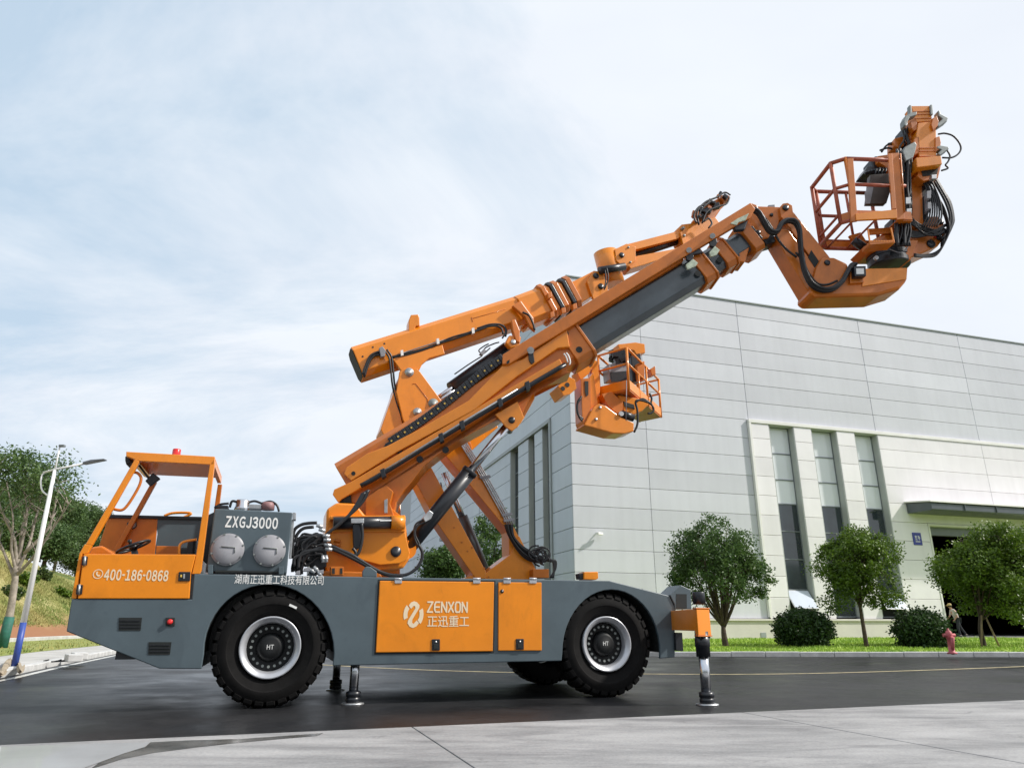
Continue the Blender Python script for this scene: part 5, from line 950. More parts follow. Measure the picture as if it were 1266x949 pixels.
# steel pipes on the right leg
for k in range(4):
    x = 2.6 * k; MB().tube(T.path([(567.5 + x, 545), (598 + x, 595), (623.5 + x, 640.5), (627 + x, 648)], YA - 0.03), 0.012, 6).build('steel_pipe', STEEL, base)
for (x, y) in ((595, 590.5), (622, 637), (624.5, 644)): ap_([(x - 2, y - 2), (x + 11, y - 4), (x + 12, y - 1), (x - 1, y + 1)], YA - 0.06, YA - 0.02, 'pipe_clamp', PALEGREY, None, 0.003)
random.seed(5)
for k in range(7): hoses([[(624 + k * 1.6, 648), (629 + k, 662), (640 + k * .8, 680 - k), (650 + k, 690 - k * 1.4), (662, 694 - k), (671, 690 + k)]], YA - 0.08 - 0.02 * (k % 3), 0.016, BLACK, base)
for k in range(12):
    cx, cy, r_ = 667 + random.uniform(-5, 6), 688 + random.uniform(-5, 6), random.uniform(4, 11); a0 = random.uniform(0, 360)
    hoses([[(cx + r_ * math.cos(R(a0 + t)), cy - r_ * 0.9 * math.sin(R(a0 + t))) for t in range(0, 300, 40)]], YA - 0.1 + random.uniform(-.1, .2), 0.014, BLACK, base)
for k in range(5): hoses([[(676 + k, 690 + k), (683 + k, 693), (685 + k * .4, 703), (684 - k, 714)]], YA, 0.016, BLACK, base)
ap_([(659, 703), (679, 703), (679, 714), (659, 714)], YA - 0.2, YA + 0.1, 'hose_bracket', ORANGE_D)
# leg cylinders behind
cA = T.P(602, 714, YA + 0.65); cB = T.P(549, 584, YA + 0.55); d = cB - cA
cy1 = MB().cyl(cA, cA + d * 0.58, 0.095, n=24).build('leg_cylinder', mat('gunmetal', (0.10, 0.105, 0.11), 0.32, metal=0.6, noise_amt=0.2), base); MB().cyl(cA + d * 0.56, cB, 0.055, n=20).build('cylinder_rod', CHROME, cy1)
hoses([[(556, 640), (562, 655), (572, 676), (582, 700), (592, 706)], [(570, 640), (578, 670), (596, 704)], [(545, 596), (548, 610), (556, 625)]], YA + 0.7, 0.014, BLACK, base)
# upper boom
HU = 0.24
def up_(pix, y0, y1, name, m, par, bevel=0.01): return pt(pix, y0, y1, name, m, par, bevel)
mb = MB(); T.beam(mb, (440, 451.5), (650, 384), YU, HU, hh=0.285, ch=0.09); ub = mb.build('upper_boom', ORANGE, truck, bevel=0.01)
mb = MB(); T.beam(mb, (439.2, 451.8), (440.4, 451.4), YU, HU - .02, hh=0.265, ch=0.08); mb.build('end_opening', VOID, ub)
up_([(485, 443), (547, 426), (550, 437.5), (530.5, 442.6), (522, 450), (518.6, 457), (496, 458)], YU - HU - 0.05, YU - HU + 0.03, 'boom_saddle', ORANGE, ub)
up_([(505.5, 396), (508, 389), (517, 388.4), (518.6, 392), (519, 402.4), (514, 403), (512, 410), (505, 411)], YU - 0.2, YU + 0.05, 'rest_lug', ORANGE, ub, 0.012)
for x, y in ((461, 429), (475.3, 424.6), (448.5, 440.5)): c = T.P(x, y, YU - HU - 0.004); MB().cyl(c, c + T.uy * 0.01, 0.016, n=10).build('screw', BLACKP, ub)
for x0, y0, x1, y1 in ((583, 394, 625, 382), (584.5, 397.6, 583, 392)): MB().tube([T.P(x0, y0, YU - HU - 0.003), T.P(x1, y1, YU - HU - 0.003)], 0.005, 6).build('weld_seam', ORANGE_D, ub)
up_([(468.6, 430), (473, 427.6), (477, 433), (476, 440), (471, 441)], YU - HU - 0.1, YU - HU - 0.01, 'valve', PALEGREY, ub, 0.008)
hoses([[(448.5, 463), (453, 450), (458, 440), (466, 435.6), (471, 435)], [(450, 466), (456, 448), (462, 440), (470, 438)]], YU - HU - 0.05, 0.022, BLACK, ub)
hoses([[(476, 434), (481, 442), (483, 455), (485, 475), (490, 497), (496, 514), (500, 522)], [(478, 432), (484, 441), (486, 456), (488, 476), (493, 498), (498, 517)], [(485, 441), (500, 437), (520, 432), (545, 424), (570, 416), (592, 408), (606, 403), (616, 401), (623, 404), (625, 411), (621, 418)], [(485, 442), (503, 438.4), (530, 430), (556, 418), (580, 411), (600, 404.6), (613, 403), (620, 406), (622, 413)], [(590, 406), (606, 401), (620, 401.6), (626, 408), (625, 416)]], YU - HU - 0.05, 0.017, BLACK, ub)
MB().tube(T.path([(497, 436.6), (541, 422.6), (585, 409)], YU - HU - 0.04), 0.010, 6).build('steel_pipe', STEEL, ub)
for x, y in ((496.6, 436), (541, 421.6), (584.6, 408.6)): up_([(x - 1.4, y - 3), (x + 1.8, y - 3.6), (x + 2.4, y + 3), (x - .8, y + 3.6)], YU - HU - 0.09, YU - HU - 0.01, 'pipe_clip', WHITE, ub, 0.002)
# elbow plates and lower knuckle
for y0, y1 in ((YU - 0.36, YU - 0.30), (YU + 0.30, YU + 0.36)):
    el = up_([(494, 459), (499, 455.6), (516, 455.6), (520, 460), (546, 495), (545, 501), (532, 509), (502, 526), (498, 518), (490, 484)], y0, y1, 'elbow_plate', ORANGE, ub)
up_([(489, 476), (497, 458), (518, 458), (530, 480), (525, 520), (500, 530), (478, 542), (471, 531), (474, 522), (484, 496)], YU - 0.28, YU + 0.28, 'elbow', ORANGE_D, ub)
up_([(470.6, 530), (489, 478), (493, 500), (498, 526), (478, 539), (474, 537)], YU - 0.30, YU + 0.30, 'elbow_side', ORANGE, ub)
for x, y, r_ in ((506, 460, .075), (516, 509, .07), (535.8, 498.6, .085)):
    c = T.P(x, y, YU - 0.37); MB().lathe([(0, -0.03), (r_ * .55, -0.03), (r_ * .6, -0.015), (r_, -0.01), (r_, 0.74)], c, T.uy, 22).build('pivot_pin', CLAW if r_ > .08 else STEEL, ub)
MB().tube([T.P(x, y, YU - 0.363) for x, y in ((510, 474.6), (514, 474), (528, 492), (529, 497))], 0.006, 6).build('weld_seam', ORANGE_D, ub)
cA = T.P(536, 498.6, YU); cB = T.P(628, 432, YU); d = cB - cA
uc = MB().cyl(cA + d * 0.24, cB, 0.15, n=28).build('luffing_cylinder', BLACKP, ub); MB().cyl(cA + T.uz * 0.03 - T.uy * .1, cA + d * 0.3 + T.uz * 0.03 - T.uy * .1, 0.038, n=18).build('cylinder_rod', CHROME, uc); MB().cyl(cA - T.uz * 0.05 - T.uy * .1, cA + d * 0.3 - T.uz * 0.05 - T.uy * .1, 0.038, n=18).build('cylinder_rod', CHROME, uc)
hoses([[(562, 462.4), (580, 450), (596, 440)], [(595, 437), (592, 433), (598, 428), (604, 425)], [(597, 436), (600, 430), (610, 425), (617, 423)], [(594, 437), (598, 437), (606, 430)]], YU - 0.17, 0.012, BLACK, uc); ap_([(593, 437), (598, 431), (602, 433), (597, 439)], YU - 0.2, YU - 0.12, 'line_valve', PALEGREY, uc)
# cable chain along the near boom with rows of bright rivets
ch_ = []
P0, P1 = (482, 546), (622, 441); nl = 34
cc = MB(); dots = MB()
for k in range(nl):
    f0, f1 = k / nl, (k + 0.965) / nl
    sag = lambda f: 4.0 * math.sin(math.pi * min(1, f * 1.25)) if f < .8 else 4.0 * math.sin(math.pi * 1.0) 
    x0, y0 = P0[0] + (P1[0] - P0[0]) * f0, P0[1] + (P1[1] - P0[1]) * f0 + sag(f0) * .9; x1, y1 = P0[0] + (P1[0] - P0[0]) * f1, P0[1] + (P1[1] - P0[1]) * f1 + sag(f1) * .9
    w_ = 5.2; nx, ny = 0.6, 0.8
    B.plate(cc, [(x0 - nx * w_, y0 - ny * w_), (x1 - nx * w_, y1 - ny * w_), (x1 + nx * w_, y1 + ny * w_), (x0 + nx * w_, y0 + ny * w_)], -0.30, -0.12)
    if k % 2 == 0: c = B.P((x0 + x1) / 2, (y0 + y1) / 2, -0.306); dots.cyl(c, c + B.uy * 0.006, 0.014, n=8)
for k in range(7):
    a = R(60 + k * 32); cx, cy = 486, 551; q = (cx - 7 * math.cos(a - 1.0), cy + 1 - 5 * math.sin(a - 1.0) + 2)
    c = B.P(q[0], q[1], -0.30); cc.cyl(c, c + B.uy * 0.18, 0.062, n=10)
chain = cc.build('cable_chain', BLACKP, boom, bevel=0.006, seg=1); stuff(dots.build('chain_rivets', YELLOWD, chain))
# sleeve, collars and head of the upper boom
mb = MB(); T.beam(mb, (641, 389), (672, 377), YU, 0.27, hh=0.31, ch=0.09); mb.build('boom_sleeve', ORANGE, ub, bevel=0.01)
up_([(633, 378), (644, 371), (651, 381), (660, 393), (662, 410), (655, 404), (649, 392), (640, 384)], YU - 0.36, YU - 0.28, 'wear_pad_arm', ORANGE_D, ub, 0.02); up_([(632, 396), (637, 393), (643, 408), (643, 424), (638, 422), (634, 410)], YU - 0.36, YU - 0.26, 'wear_pad_arm', ORANGE_D, ub, 0.02)
hoses([[(646, 386), (654, 390), (659, 400), (661, 408)]], YU - 0.4, 0.02, BLACK, ub)
up_([(625, 423), (630, 414), (645, 416), (642, 428), (631, 430)], YU - 0.33, YU - 0.2, 'cylinder_lug', ORANGE, ub, 0.02); pin(634.6, 422.6, YU - 0.34, YU + 0.1, 0.05, STEEL, ub, T)
for (x, y, x2, y2, m, hh) in ((669, 378.5, 674, 376.5, ORANGE_D, 0.36), (675, 376.5, 679.5, 374.6, ORANGE, 0.32), (680, 374.4, 684, 372.8, BLACKP, 0.345), (684.4, 372.6, 689.6, 370.6, ORANGE_D, 0.34), (690, 370.4, 694.6, 368.6, ORANGE, 0.30), (695, 368.4, 699, 366.8, BLACKP, 0.335), (699.4, 366.6, 705, 364.4, ORANGE_D, 0.34)):
    mb = MB(); T.beam(mb, (x, y), (x2, y2), YU, hh - 0.05, hh=hh, ch=0.10); mb.build('boom_collar', m, ub, bevel=0.01)
for x, y in ((680, 386), (694, 381), (708, 376), (677, 362)): up_([(x, y), (x + 5, y - 2), (x + 6, y + 5), (x + 1, y + 7)], YU - 0.40, YU - 0.30, 'clamp_pad', ORANGE_D, ub, 0.01)
up_([(704, 350), (720, 342), (734, 334.6), (741, 339), (744, 352), (738, 362), (724, 371), (712, 378), (706, 380)], YU - 0.20, YU + 0.20, 'boom_head', ORANGE, ub, 0.012)
up_([(726, 348), (734, 334.4), (744, 336), (750, 346), (752, 360), (746, 366), (734, 370), (730, 360)], YU - 0.26, YU - 0.20, 'head_plate', ORANGE, ub, 0.008)
for x, y in ((737, 340.6), (743.2, 353.6)): pin(x, y, YU - 0.28, YU + 0.2, 0.06, BLACKP, ub, T)
dA = T.P(745, 326, YU); dB = T.P(764, 345, YU); 
MB().cyl(T.P(748, 312, YU - 0.02), T.P(758, 352, YU), 0.235, n=32).build('rotary_drum', ORANGE, ub)
MB().cyl(T.P(741, 334.6, YU - 0.30), T.P(772, 329.4, YU - 0.30), 0.075, n=20).build('rotary_actuator', BLACKP, ub); hoses([[(748, 334), (749, 345), (747, 358)], [(750, 331), (752, 344), (748, 356)]], YU - 0.38, 0.014, BLACK, ub)
up_([(760, 308), (775, 301), (786, 305), (786, 322), (778, 329), (768, 328), (762, 322)], YU - 0.26, YU - 0.10, 'jib_root', ORANGE, ub, 0.01); pin(769, 315, YU - 0.28, YU + 0.1, 0.055, BLACKP, ub, T)
for x, y in ((777, 305.6), (779.4, 324)): pin(x, y, YU - 0.27, YU, 0.022, CLAW, ub, T)
up_([(776, 301.6), (838, 285.6), (842, 292), (838, 295), (784, 309)], YU - 0.22, YU + 0.1, 'jib_link', ORANGE, ub, 0.008); up_([(776, 327), (784, 317), (832, 308), (858, 298), (860, 306), (800, 326), (780, 332)], YU - 0.22, YU + 0.1, 'jib_link', ORANGE, ub, 0.008)
MB().cyl(T.P(785, 316, YU - 0.05), T.P(842, 297, YU - 0.05), 0.07, n=18).build('jib_cylinder', BLACKP, ub)
up_([(837, 283), (843, 277.4), (858, 275.6), (884, 268), (890, 276), (880, 290), (850, 306), (842, 298)], YU - 0.20, YU + 0.1, 'jib_head', ORANGE, ub, 0.01); up_([(841, 287), (846, 285), (849, 298), (845, 303)], YU - 0.26, YU - 0.2, 'head_clevis', ORANGE, ub, 0.006)
for x, y in ((845, 281.6), (846, 291)): pin(x, y, YU - 0.27, YU, 0.03, CLAW, ub, T)
# far tool head just showing above
th_ = up_([(862, 268), (872, 254), (884, 247), (897, 240), (902, 241), (900, 250), (892, 258), (884, 270), (870, 274)], YU - 0.15, YU + 0.15, 'far_tool_head', ORANGE_D, truck, 0.03)
random.seed(21)
for k in range(26):
    x, y = 858 + random.random() * 40, 0; y = 272 - (x - 858) * 0.72 + random.uniform(-9, 5)
    mb = MB(); mb.box(T.P(x, y, YU - random.uniform(0.1, 0.35)), (random.uniform(.05, .16), .1, random.uniform(.05, .14)), Matrix.Rotation(random.uniform(0, 3), 3, 'Y')); mb.build('valve_block', random.choice((BLACKP, BLACKP, BLACK, ORANGE_D)), th_, bevel=0.01, seg=1)
hoses([[(861, 276), (858, 266), (864, 256), (874, 252), (878, 246)], [(864, 278), (862, 262), (872, 250), (886, 244), (896, 238), (903, 241)], [(868, 276), (874, 262), (886, 256), (898, 252), (902, 244)], [(862, 272), (868, 258), (880, 248)], [(870, 274), (876, 270), (880, 276), (876, 282)]], YU - 0.36, 0.02, BLACK, th_)

# ------------------------------------------------------------------ far boom and far basket
YF = 3.0
mb = MB(); T.beam(mb, (470, 591), (704, 445), YF, 0.20, hh=0.20, ch=0.06); fbm = mb.build('far_boom', ORANGE, truck, bevel=0.01)
def fp(pix, y0, y1, name, m=ORANGE, par=None, bevel=0.008): return pt(pix, y0, y1, name, m, par or fbm, bevel)
fp([(520, 600), (545, 545), (565, 560), (560, 640), (575, 714), (535, 714)], YF - 0.2, YF + 0.2, 'far_pedestal', ORANGE_D) if False else None
pdl = MB(); a = T.P(478, 596, YF); ft_ = T.W((a - T.o).dot(T.ux) - .05, YF - 0.75, ZD); pdl.prism([ft_ + T.ux * s * 0.22 + T.uy * t * 0.2 for s, t in ((-1, -1), (1, -1), (1, 1), (-1, 1))], a - ft_); pdl.build('far_boom_post', ORANGE_D, fbm, bevel=0.01)
fp([(572, 562), (584, 540), (612, 522), (616, 528), (606, 536), (584, 556)], YF - .25, YF + .1, 'boom_foot', ORANGE)
fp([(577, 551), (578.5, 545), (582, 547), (583.6, 553.6), (578, 556)], YF - 0.3, YF - 0.18, 'boom_peg', ORANGE_D)
bxo = fp([(690, 477), (703, 465), (711, 469), (713, 480), (705, 487), (697, 489)], YF - 0.30, YF + 0.2, 'boom_end_box', ORANGE)
for x, y in ((696, 480), (701.6, 475.4)): c = T.P(x, y, YF - 0.31); MB().cyl(c, c + T.uy * 0.01, 0.045, n=12).build('end_hole', VOID, fbm)
fj_ = fp([(733, 444), (738.5, 446), (742, 476), (741.6, 500), (733, 503), (730.6, 470)], YF + 0.10, YF + 0.30, 'far_neck', ORANGE, truck)
fp([(713, 459), (720, 450), (730, 446), (733, 452), (728, 462), (718, 470)], YF + 0.0, YF + 0.3, 'neck_knuckle', ORANGE, fj_)
fp([(718, 468), (730, 467), (730.6, 523), (722.4, 525.6), (720, 520)], YF - 0.2, YF + 0.15, 'neck_side', ORANGE_D, fj_); fp([(723, 471), (727.5, 471), (727.5, 488), (725, 490), (723.4, 484)], YF - 0.215, YF - 0.201, 'side_slot', VOID, fj_, 0)
fp([(729.4, 466), (733.6, 460), (739, 498), (733, 512), (730.8, 520)], YF - 0.1, YF + 0.1, 'neck_edge', ORANGE, fj_)
fa_ = fp([(722, 525.4), (731, 508), (734, 503), (740, 498.4), (749, 501.4), (766.7, 514.6), (784, 522.4), (783.6, 533), (772, 536), (758, 535.4)], YF - 0.24, YF + 0.22, 'far_wrist', ORANGE, truck, 0.02)
def fq(pix, y0, y1, name, m=ORANGE, bevel=0.006): return fp(pix, y0, y1, name, m, fa_, bevel)
for x, y in ((742, 503.4), (737, 518)): pin(x, y, YF - 0.26, YF, 0.03, STEEL, fa_, T)
fq([(744, 487), (756, 484), (770, 497), (770, 512), (762, 510), (752, 502)], YF - 0.1, YF + 0.3, 'wrist_joint', ORANGE_D); fq([(764, 488), (800, 494), (802, 500), (794, 508), (780, 514), (772, 510)], YF - 0.05, YF + 0.4, 'basket_bearer', ORANGE, 0.02)
fq([(771, 496), (784, 500), (785, 505.6), (772, 502)], YF - 0.07, YF - 0.051, 'bearer_slot', VOID, 0.004); MB().cyl(T.P(768, 511.4, YF - 0.2), T.P(783, 516.6, YF - 0.2), 0.075, n=18).build('wrist_cylinder', BLACKP, fa_); c = T.P(768.4, 511, YF - 0.28); MB().cyl(c, c + T.uy * .05, 0.05, n=16).build('wrist_boss', STEEL, fa_)
hoses([[(719, 490), (714.5, 496), (713.6, 506), (716, 515), (720, 520)], [(718, 492), (713.6, 500), (714.6, 512), (721, 518)], [(784, 534), (788, 524), (788, 508), (786, 496), (794, 495), (804, 499), (808, 505), (806, 510), (801, 511)], [(803, 486), (805.6, 492), (804.6, 498)], [(786, 497), (795, 493), (806, 500)]], YF - 0.22, 0.022, BLACK, fa_)
MB().tube(T.path([(774.6, 470), (774, 520)], YF - 0.45), 0.008, 6).build('cable', PALEGREY, fa_)
# basket: corner K is nearest; two visible sides
K = T.P(777.5, 482, YF - 0.35); KT = T.P(777.5, 430, YF - 0.35); zb0, zt0 = K.z, KT.z
sL = Frame(K.xy, R(8)); 
# left side runs back to the left, right side back to the right
dl_ = (T.P(741, 482, YF + 0.25) - K); dl_.z = 0
dr_ = (T.P(800.5, 487, YF + 0.55) - K); dr_.z = 0
c0_, c1_, c2_, c3_ = K.copy(), K + dl_, K + dr_, K + dr_ * 1.75
bp2 = [c1_, c0_, c2_, c2_ + (c3_ - c2_) + dl_ * 0.0, c3_ + dl_ * 0.9, c1_ + dr_ * 0.9]
fkb = MB().prism([p for p in (c1_, c0_, c2_, c3_, c3_ + dl_ * .8, c1_ + dr_ * .8)], (0, 0, 0.03)).build('far_basket', ORANGE_D, truck)
hk = (zt0 - zb0) * 0.24; hh_ = zt0 - zb0; Z_ = Vector((0, 0, 1))
loop = [c1_, c0_, c2_, c3_, c3_ + dl_ * .8, c1_ + dr_ * .8]
for i in range(6):
    a, b = loop[i], loop[(i + 1) % 6]; n_ = (b - a).cross(Z_).normalized() * 0.012
    MB().prism([a - n_ + Z_ * .031, b - n_ + Z_ * .031, b - n_ + Z_ * hk, a - n_ + Z_ * hk], n_ * 2).build('kick_plate', ORANGE, fkb)
    for f in (0.62, 1.0): MB().tube([a + Z_ * hh_ * f, b + Z_ * hh_ * f], 0.024, 8).build('guard_rail', ORANGE, fkb)
    MB().tube([a, a + Z_ * hh_], 0.026, 8).build('post', ORANGE, fkb)
mid = c1_ * .8 + c0_ * .2
MB().tube([c0_ * .45 + c2_ * .55, c0_ * .45 + c2_ * .55 + Z_ * hh_ * .62], 0.02, 8).build('post', ORANGE, fkb)
fp([(752, 450), (776, 446), (778, 459), (778, 470), (754, 469)], YF + 0.1, YF + 0.4, 'far_console', PALEGREY, fkb, 0.01); fp([(755, 460), (777, 458), (777, 472), (756, 472)], YF + 0.08, YF + 0.099, 'console_flap', BLACKP, fkb, 0.004)
random.seed(9); fv = MB()
for k in range(22): fv.box(T.P(756 + random.random() * 24, 436 + random.random() * 9 + (0 if k % 2 else 3), YF + random.uniform(.05, .4)), (.1, .12, .12), Matrix.Rotation(random.uniform(0, 3), 3, 'Y'))
stuff(fv.build('far_valve_bank', BLACKP, fkb))
fp([(764, 425.5), (786, 423), (797, 425), (798, 436), (787, 438), (784, 433), (766, 431)], YF + 0.5, YF + 0.9, 'far_mast', ORANGE, fkb, 0.01); fp([(780, 440), (792, 436), (797, 470), (782, 472)], YF + 0.45, YF + 0.7, 'far_tool', BLACKP, fkb, 0.02); fp([(787, 450), (797, 446), (797, 470), (789, 470)], YF + 0.35, YF + 0.45, 'far_tool_frame', ORANGE_D, fkb, 0.01); fp([(804, 456), (810, 452), (811, 463), (806, 464)], YF + .5, YF + .7, 'far_tool_block', ORANGE_D, fkb, 0.01)
# ------------------------------------------------------------------ trees and bushes
BARK = mat('brown_bark', (0.085, 0.062, 0.045), 0.9, noise_amt=0.4, nscale=6, bump=0.6, bscale=25)
BARKP = mat('pale_bark', (0.30, 0.26, 0.22), 0.9, noise_amt=0.35, nscale=5, bump=0.5, bscale=25)
LEAF_A = leafmat('camphor_leaves', (0.036, 0.080, 0.022), (0.075, 0.140, 0.034), (0.140, 0.215, 0.055))
LEAF_B = leafmat('bright_leaves', (0.045, 0.090, 0.010), (0.095, 0.165, 0.016), (0.185, 0.270, 0.028))
LEAF_C = leafmat('bush_leaves', (0.018, 0.042, 0.014), (0.038, 0.080, 0.022), (0.075, 0.125, 0.036), 4)
LEAF_D = leafmat('hill_leaves', (0.045, 0.085, 0.032), (0.085, 0.150, 0.045), (0.150, 0.215, 0.070), 1.2)
LEAF_E = leafmat('dry_leaves', (0.03, 0.06, 0.015), (0.06, 0.10, 0.025), (0.12, 0.15, 0.04), 1.5)
class Leaves:
    def __init__(s): s.v = []; s.f = []
    def leaf(s, p, l, w, rng):
        d = Vector((rng.gauss(0, 1), rng.gauss(0, 1), rng.gauss(-0.25, 0.7))).normalized(); q = Vector((rng.gauss(0, 1), rng.gauss(0, 1), rng.gauss(0, 1))); q = (q - d * q.dot(d)).normalized()
        k = len(s.v); s.v += [p, p + d * l * .5 + q * w, p + d * l, p + d * l * .5 - q * w]; s.f.append((k, k + 1, k + 2, k + 3))
    def build(s, name, m, parent):
        me = bpy.data.meshes.new(name); inv = parent.matrix_world.inverted(); me.from_pydata([inv @ p for p in s.v], [], s.f); me.materials.append(m)
        o = bpy.data.objects.new(name, me); COL.objects.link(o); o.parent = parent; return o
def crown_point(rng, c, rad, shell=0.55):
    while True:
        p = Vector((rng.uniform(-1, 1), rng.uniform(-1, 1), rng.uniform(-1, 1))); r = p.length
        if r <= 1 and r > shell * rng.random() ** .5: return Vector((c[0] + p.x * rad[0], c[1] + p.y * rad[1], c[2] + p.z * rad[2])), p
def make_tree(name, base, label, group, trunk_top, crown_c, rad, nclump, per, lsize, lm, bark, r0, seed, dome=None, lobes=0, cut=None, nlimb=9, cat='tree', clump_r=0.34, limb_lo=-.25):
    rng = random.Random(seed); base = Vector(base); tt = Vector(trunk_top); cc = Vector(crown_c)
    root = empty(name, base, 0, label, cat, group)
    tw = MB(); mid = base.lerp(tt, .5) + Vector((rng.uniform(-.06, .06), rng.uniform(-.06, .06), 0))
    tw.tube(smoothpts([base - Vector((0, 0, .1)), mid, tt], 4), [r0 * (1.25 - .55 * i / 8) for i in range(9)], 9)
    lv = Leaves(); clumps = []
    # uneven outline: the ellipsoid is pushed in and out by low-frequency noise
    def warp(p, q): 
        n = noise.noise(q * 1.7 + Vector((seed * 3.1, seed, 0))); return cc + (p - cc) * (1 + .34 * n)
    tries = 0
    lb_ = []
    for k in range(lobes):
        a = 2 * math.pi * (k + rng.uniform(-.3, .3)) / max(1, lobes - 1); e = rng.uniform(-.58, .45); lb_.append((Vector((math.cos(a) * .60 * (1 - .4 * abs(e)), math.sin(a) * .60 * (1 - .4 * abs(e)), e)) if k < lobes - 1 else Vector((rng.uniform(-.15, .15), 0, .50)), rng.uniform(.42, .56)))
    while len(clumps) < nclump and tries < nclump * 40:
        tries += 1; p, q = crown_point(rng, cc, rad)
        if lobes:
            lc_, lr_ = lb_[tries % lobes]; q = lc_ + q * lr_; p = cc + Vector((q.x * rad[0], q.y * rad[1], q.z * rad[2]))
        rr_ = q.x * q.x + q.y * q.y
        if cut and q.x < cut[0] and q.z < cut[1]: continue
        if dome is not None and q.z < dome - .30 * max(0, rr_ - .35) * 2 - (.5 if rr_ > .6 and dome > 0 else 0): continue
        if noise.noise(q * 3.0 + Vector((0, seed * 2.3, 0))) < -0.16: continue
        clumps.append((warp(p, q), q))
    limbs = []
    for k in range(nlimb):
        a = 2 * math.pi * (k + rng.random() * .6) / nlimb; e = rng.uniform(.25, 1.0)
        tgt = cc + Vector((rad[0] * .75 * math.cos(a) * (1.1 - .7 * e), rad[1] * .75 * math.sin(a) * (1.1 - .7 * e), rad[2] * (e * 1.15 - .35)))
        st = tt.lerp(base, rng.uniform(0.0, .22)); m1 = st.lerp(tgt, .45) + Vector((rng.uniform(-.1, .1) * rad[0], rng.uniform(-.1, .1) * rad[1], -.04 * rad[2]))
        pts = smoothpts([st, m1, tgt], 4); tw.tube(pts, [r0 * .5 * (1 - .8 * i / (len(pts) - 1)) for i in range(len(pts))], 6); limbs.append(pts)
    sites = [p for L in limbs for p in L[3:]]
    for i, (p, q) in enumerate(clumps):
        if i % 3 == 0:
            s0 = min(sites, key=lambda z: (z - p).length); m1 = s0.lerp(p, .5) + Vector((rng.uniform(-.08, .08), rng.uniform(-.08, .08), rng.uniform(-.05, .08)))
            tw.tube([s0, m1, p], [r0 * .14, r0 * .10, r0 * .04], 4, caps=False)
        rc = clump_r * rng.uniform(.6, 1.25)
        for _ in range(int(per * rng.uniform(.6, 1.35))):
            d = Vector((rng.uniform(-1, 1), rng.uniform(-1, 1), rng.uniform(-.75, .75))) * rc * (.35 + .65 * rng.random()); lv.leaf(p + d, lsize * rng.uniform(.7, 1.35), lsize * .27, rng)
    t_ = tw.build('trunk', bark, root, recalc=False)
    lv.build('crown', lm, root); return root
def at(px, py, d): r = ray(px, py); t = d / r.y; return Vector((r.x * t, d, r.z * t + CAM_H))
def size(px, d): return px * d / 905.0
def phototree(name, label, group, d, base, top_tr, cx, cy, rx, ry, **k):
    b = at(base[0], base[1], d); b.z = k.pop('z', 0.17); c = at(cx, cy, d); 
    return make_tree(name, b, label, group, at(top_tr[0], top_tr[1], d), c, (size(rx, d), size(rx, d) * .92, size(ry, d)), **k)
phototree('street_tree', 'dark green round headed tree with many fine stems nearest the rear outrigger', 'trees along the factory lawn', 27.2, (898, 803), (894, 772), 885, 710, 58, 64, lobes=0, nclump=430, per=58, lsize=.105, lm=LEAF_A, bark=BARK, r0=.10, seed=4, nlimb=26, clump_r=.34, dome=.02, limb_lo=.0)
phototree('street_tree', 'middle lawn tree with a slim straight trunk in front of the slit windows', 'trees along the factory lawn', 27.2, (1072, 803), (1062, 742), 1060, 702, 48, 55, lobes=9, cut=(-2, -2), nclump=430, per=56, lsize=.105, lm=LEAF_B, bark=BARK, r0=.068, seed=9, nlimb=14, clump_r=.36, dome=-.8)
t3 = phototree('street_tree', 'dense bright green lawn tree with a stake in front of the open gateway', 'trees along the factory lawn', 28.0, (1217, 800), (1212, 760), 1222, 708, 68, 60, lobes=11, cut=(-.30, -.22), nclump=540, per=64, lsize=.115, lm=LEAF_B, bark=BARK, r0=.085, seed=14, nlimb=12, clump_r=.42, dome=-.8)
for (a, b, lab) in (((1236, 800), (1219, 763), 'pale slanting wooden stake propping the dense tree at the gateway'), ((1213.5, 799), (1213.5, 760), 'upright wooden stake tied to the dense tree at the gateway')):
    p0 = at(a[0], a[1], 27.7); p0.z = .14; s = MB().cyl(p0, at(b[0], b[1], 27.9), .035, .03, 8).build('tree_stake', mat('stake_wood', (0.36, 0.27, 0.15), .8, noise_amt=.3), None); tag(s, lab, 'stake')
def bush(label, px, py, rx, ry, d, seed, zb=.16):
    rng = random.Random(seed); c = at(px, py, d); rw, rh = size(rx, d), size(ry, d); root = empty('bush', (c.x, c.y, zb), 0, label, 'bush', 'clipped bushes on the lawn')
    lv = Leaves(); st = MB()
    for k in range(16):
        a = rng.random() * 6.28; st.tube([Vector((c.x + .1 * math.cos(a), c.y + .1 * math.sin(a), zb - .05)), Vector((c.x + rw * .4 * math.cos(a), c.y + rw * .4 * math.sin(a), c.z)), Vector((c.x + rw * .75 * math.cos(a), c.y + rw * .75 * math.sin(a), c.z + rh * rng.uniform(-.2, .8)))], [.03, .02, .008], 5)
    n = 0
    while n < 420:
        p, q = crown_point(rng, c, (rw, rw, rh), .85)
        s_ = 1 + .16 * noise.noise(q * 2.2 + Vector((seed, 0, 0))); p = c + (p - c) * s_; n += 1
        if p.z < zb: p.z = zb + rng.random() * .2
        for _ in range(26): lv.leaf(p + Vector((rng.gauss(0, 1), rng.gauss(0, 1), rng.gauss(0, 1))) * .10, .115 * rng.uniform(.7, 1.3), .034, rng)
    st.build('stems', BARK, root, recalc=False); lv.build('foliage', LEAF_C, root)
bush('loose dark bush between the first two lawn trees', 993, 780, 32, 24, 27.6, 31)
bush('neatly rounded dark bush beside the red hydrant', 1140, 782, 29, 25, 27.0, 32)
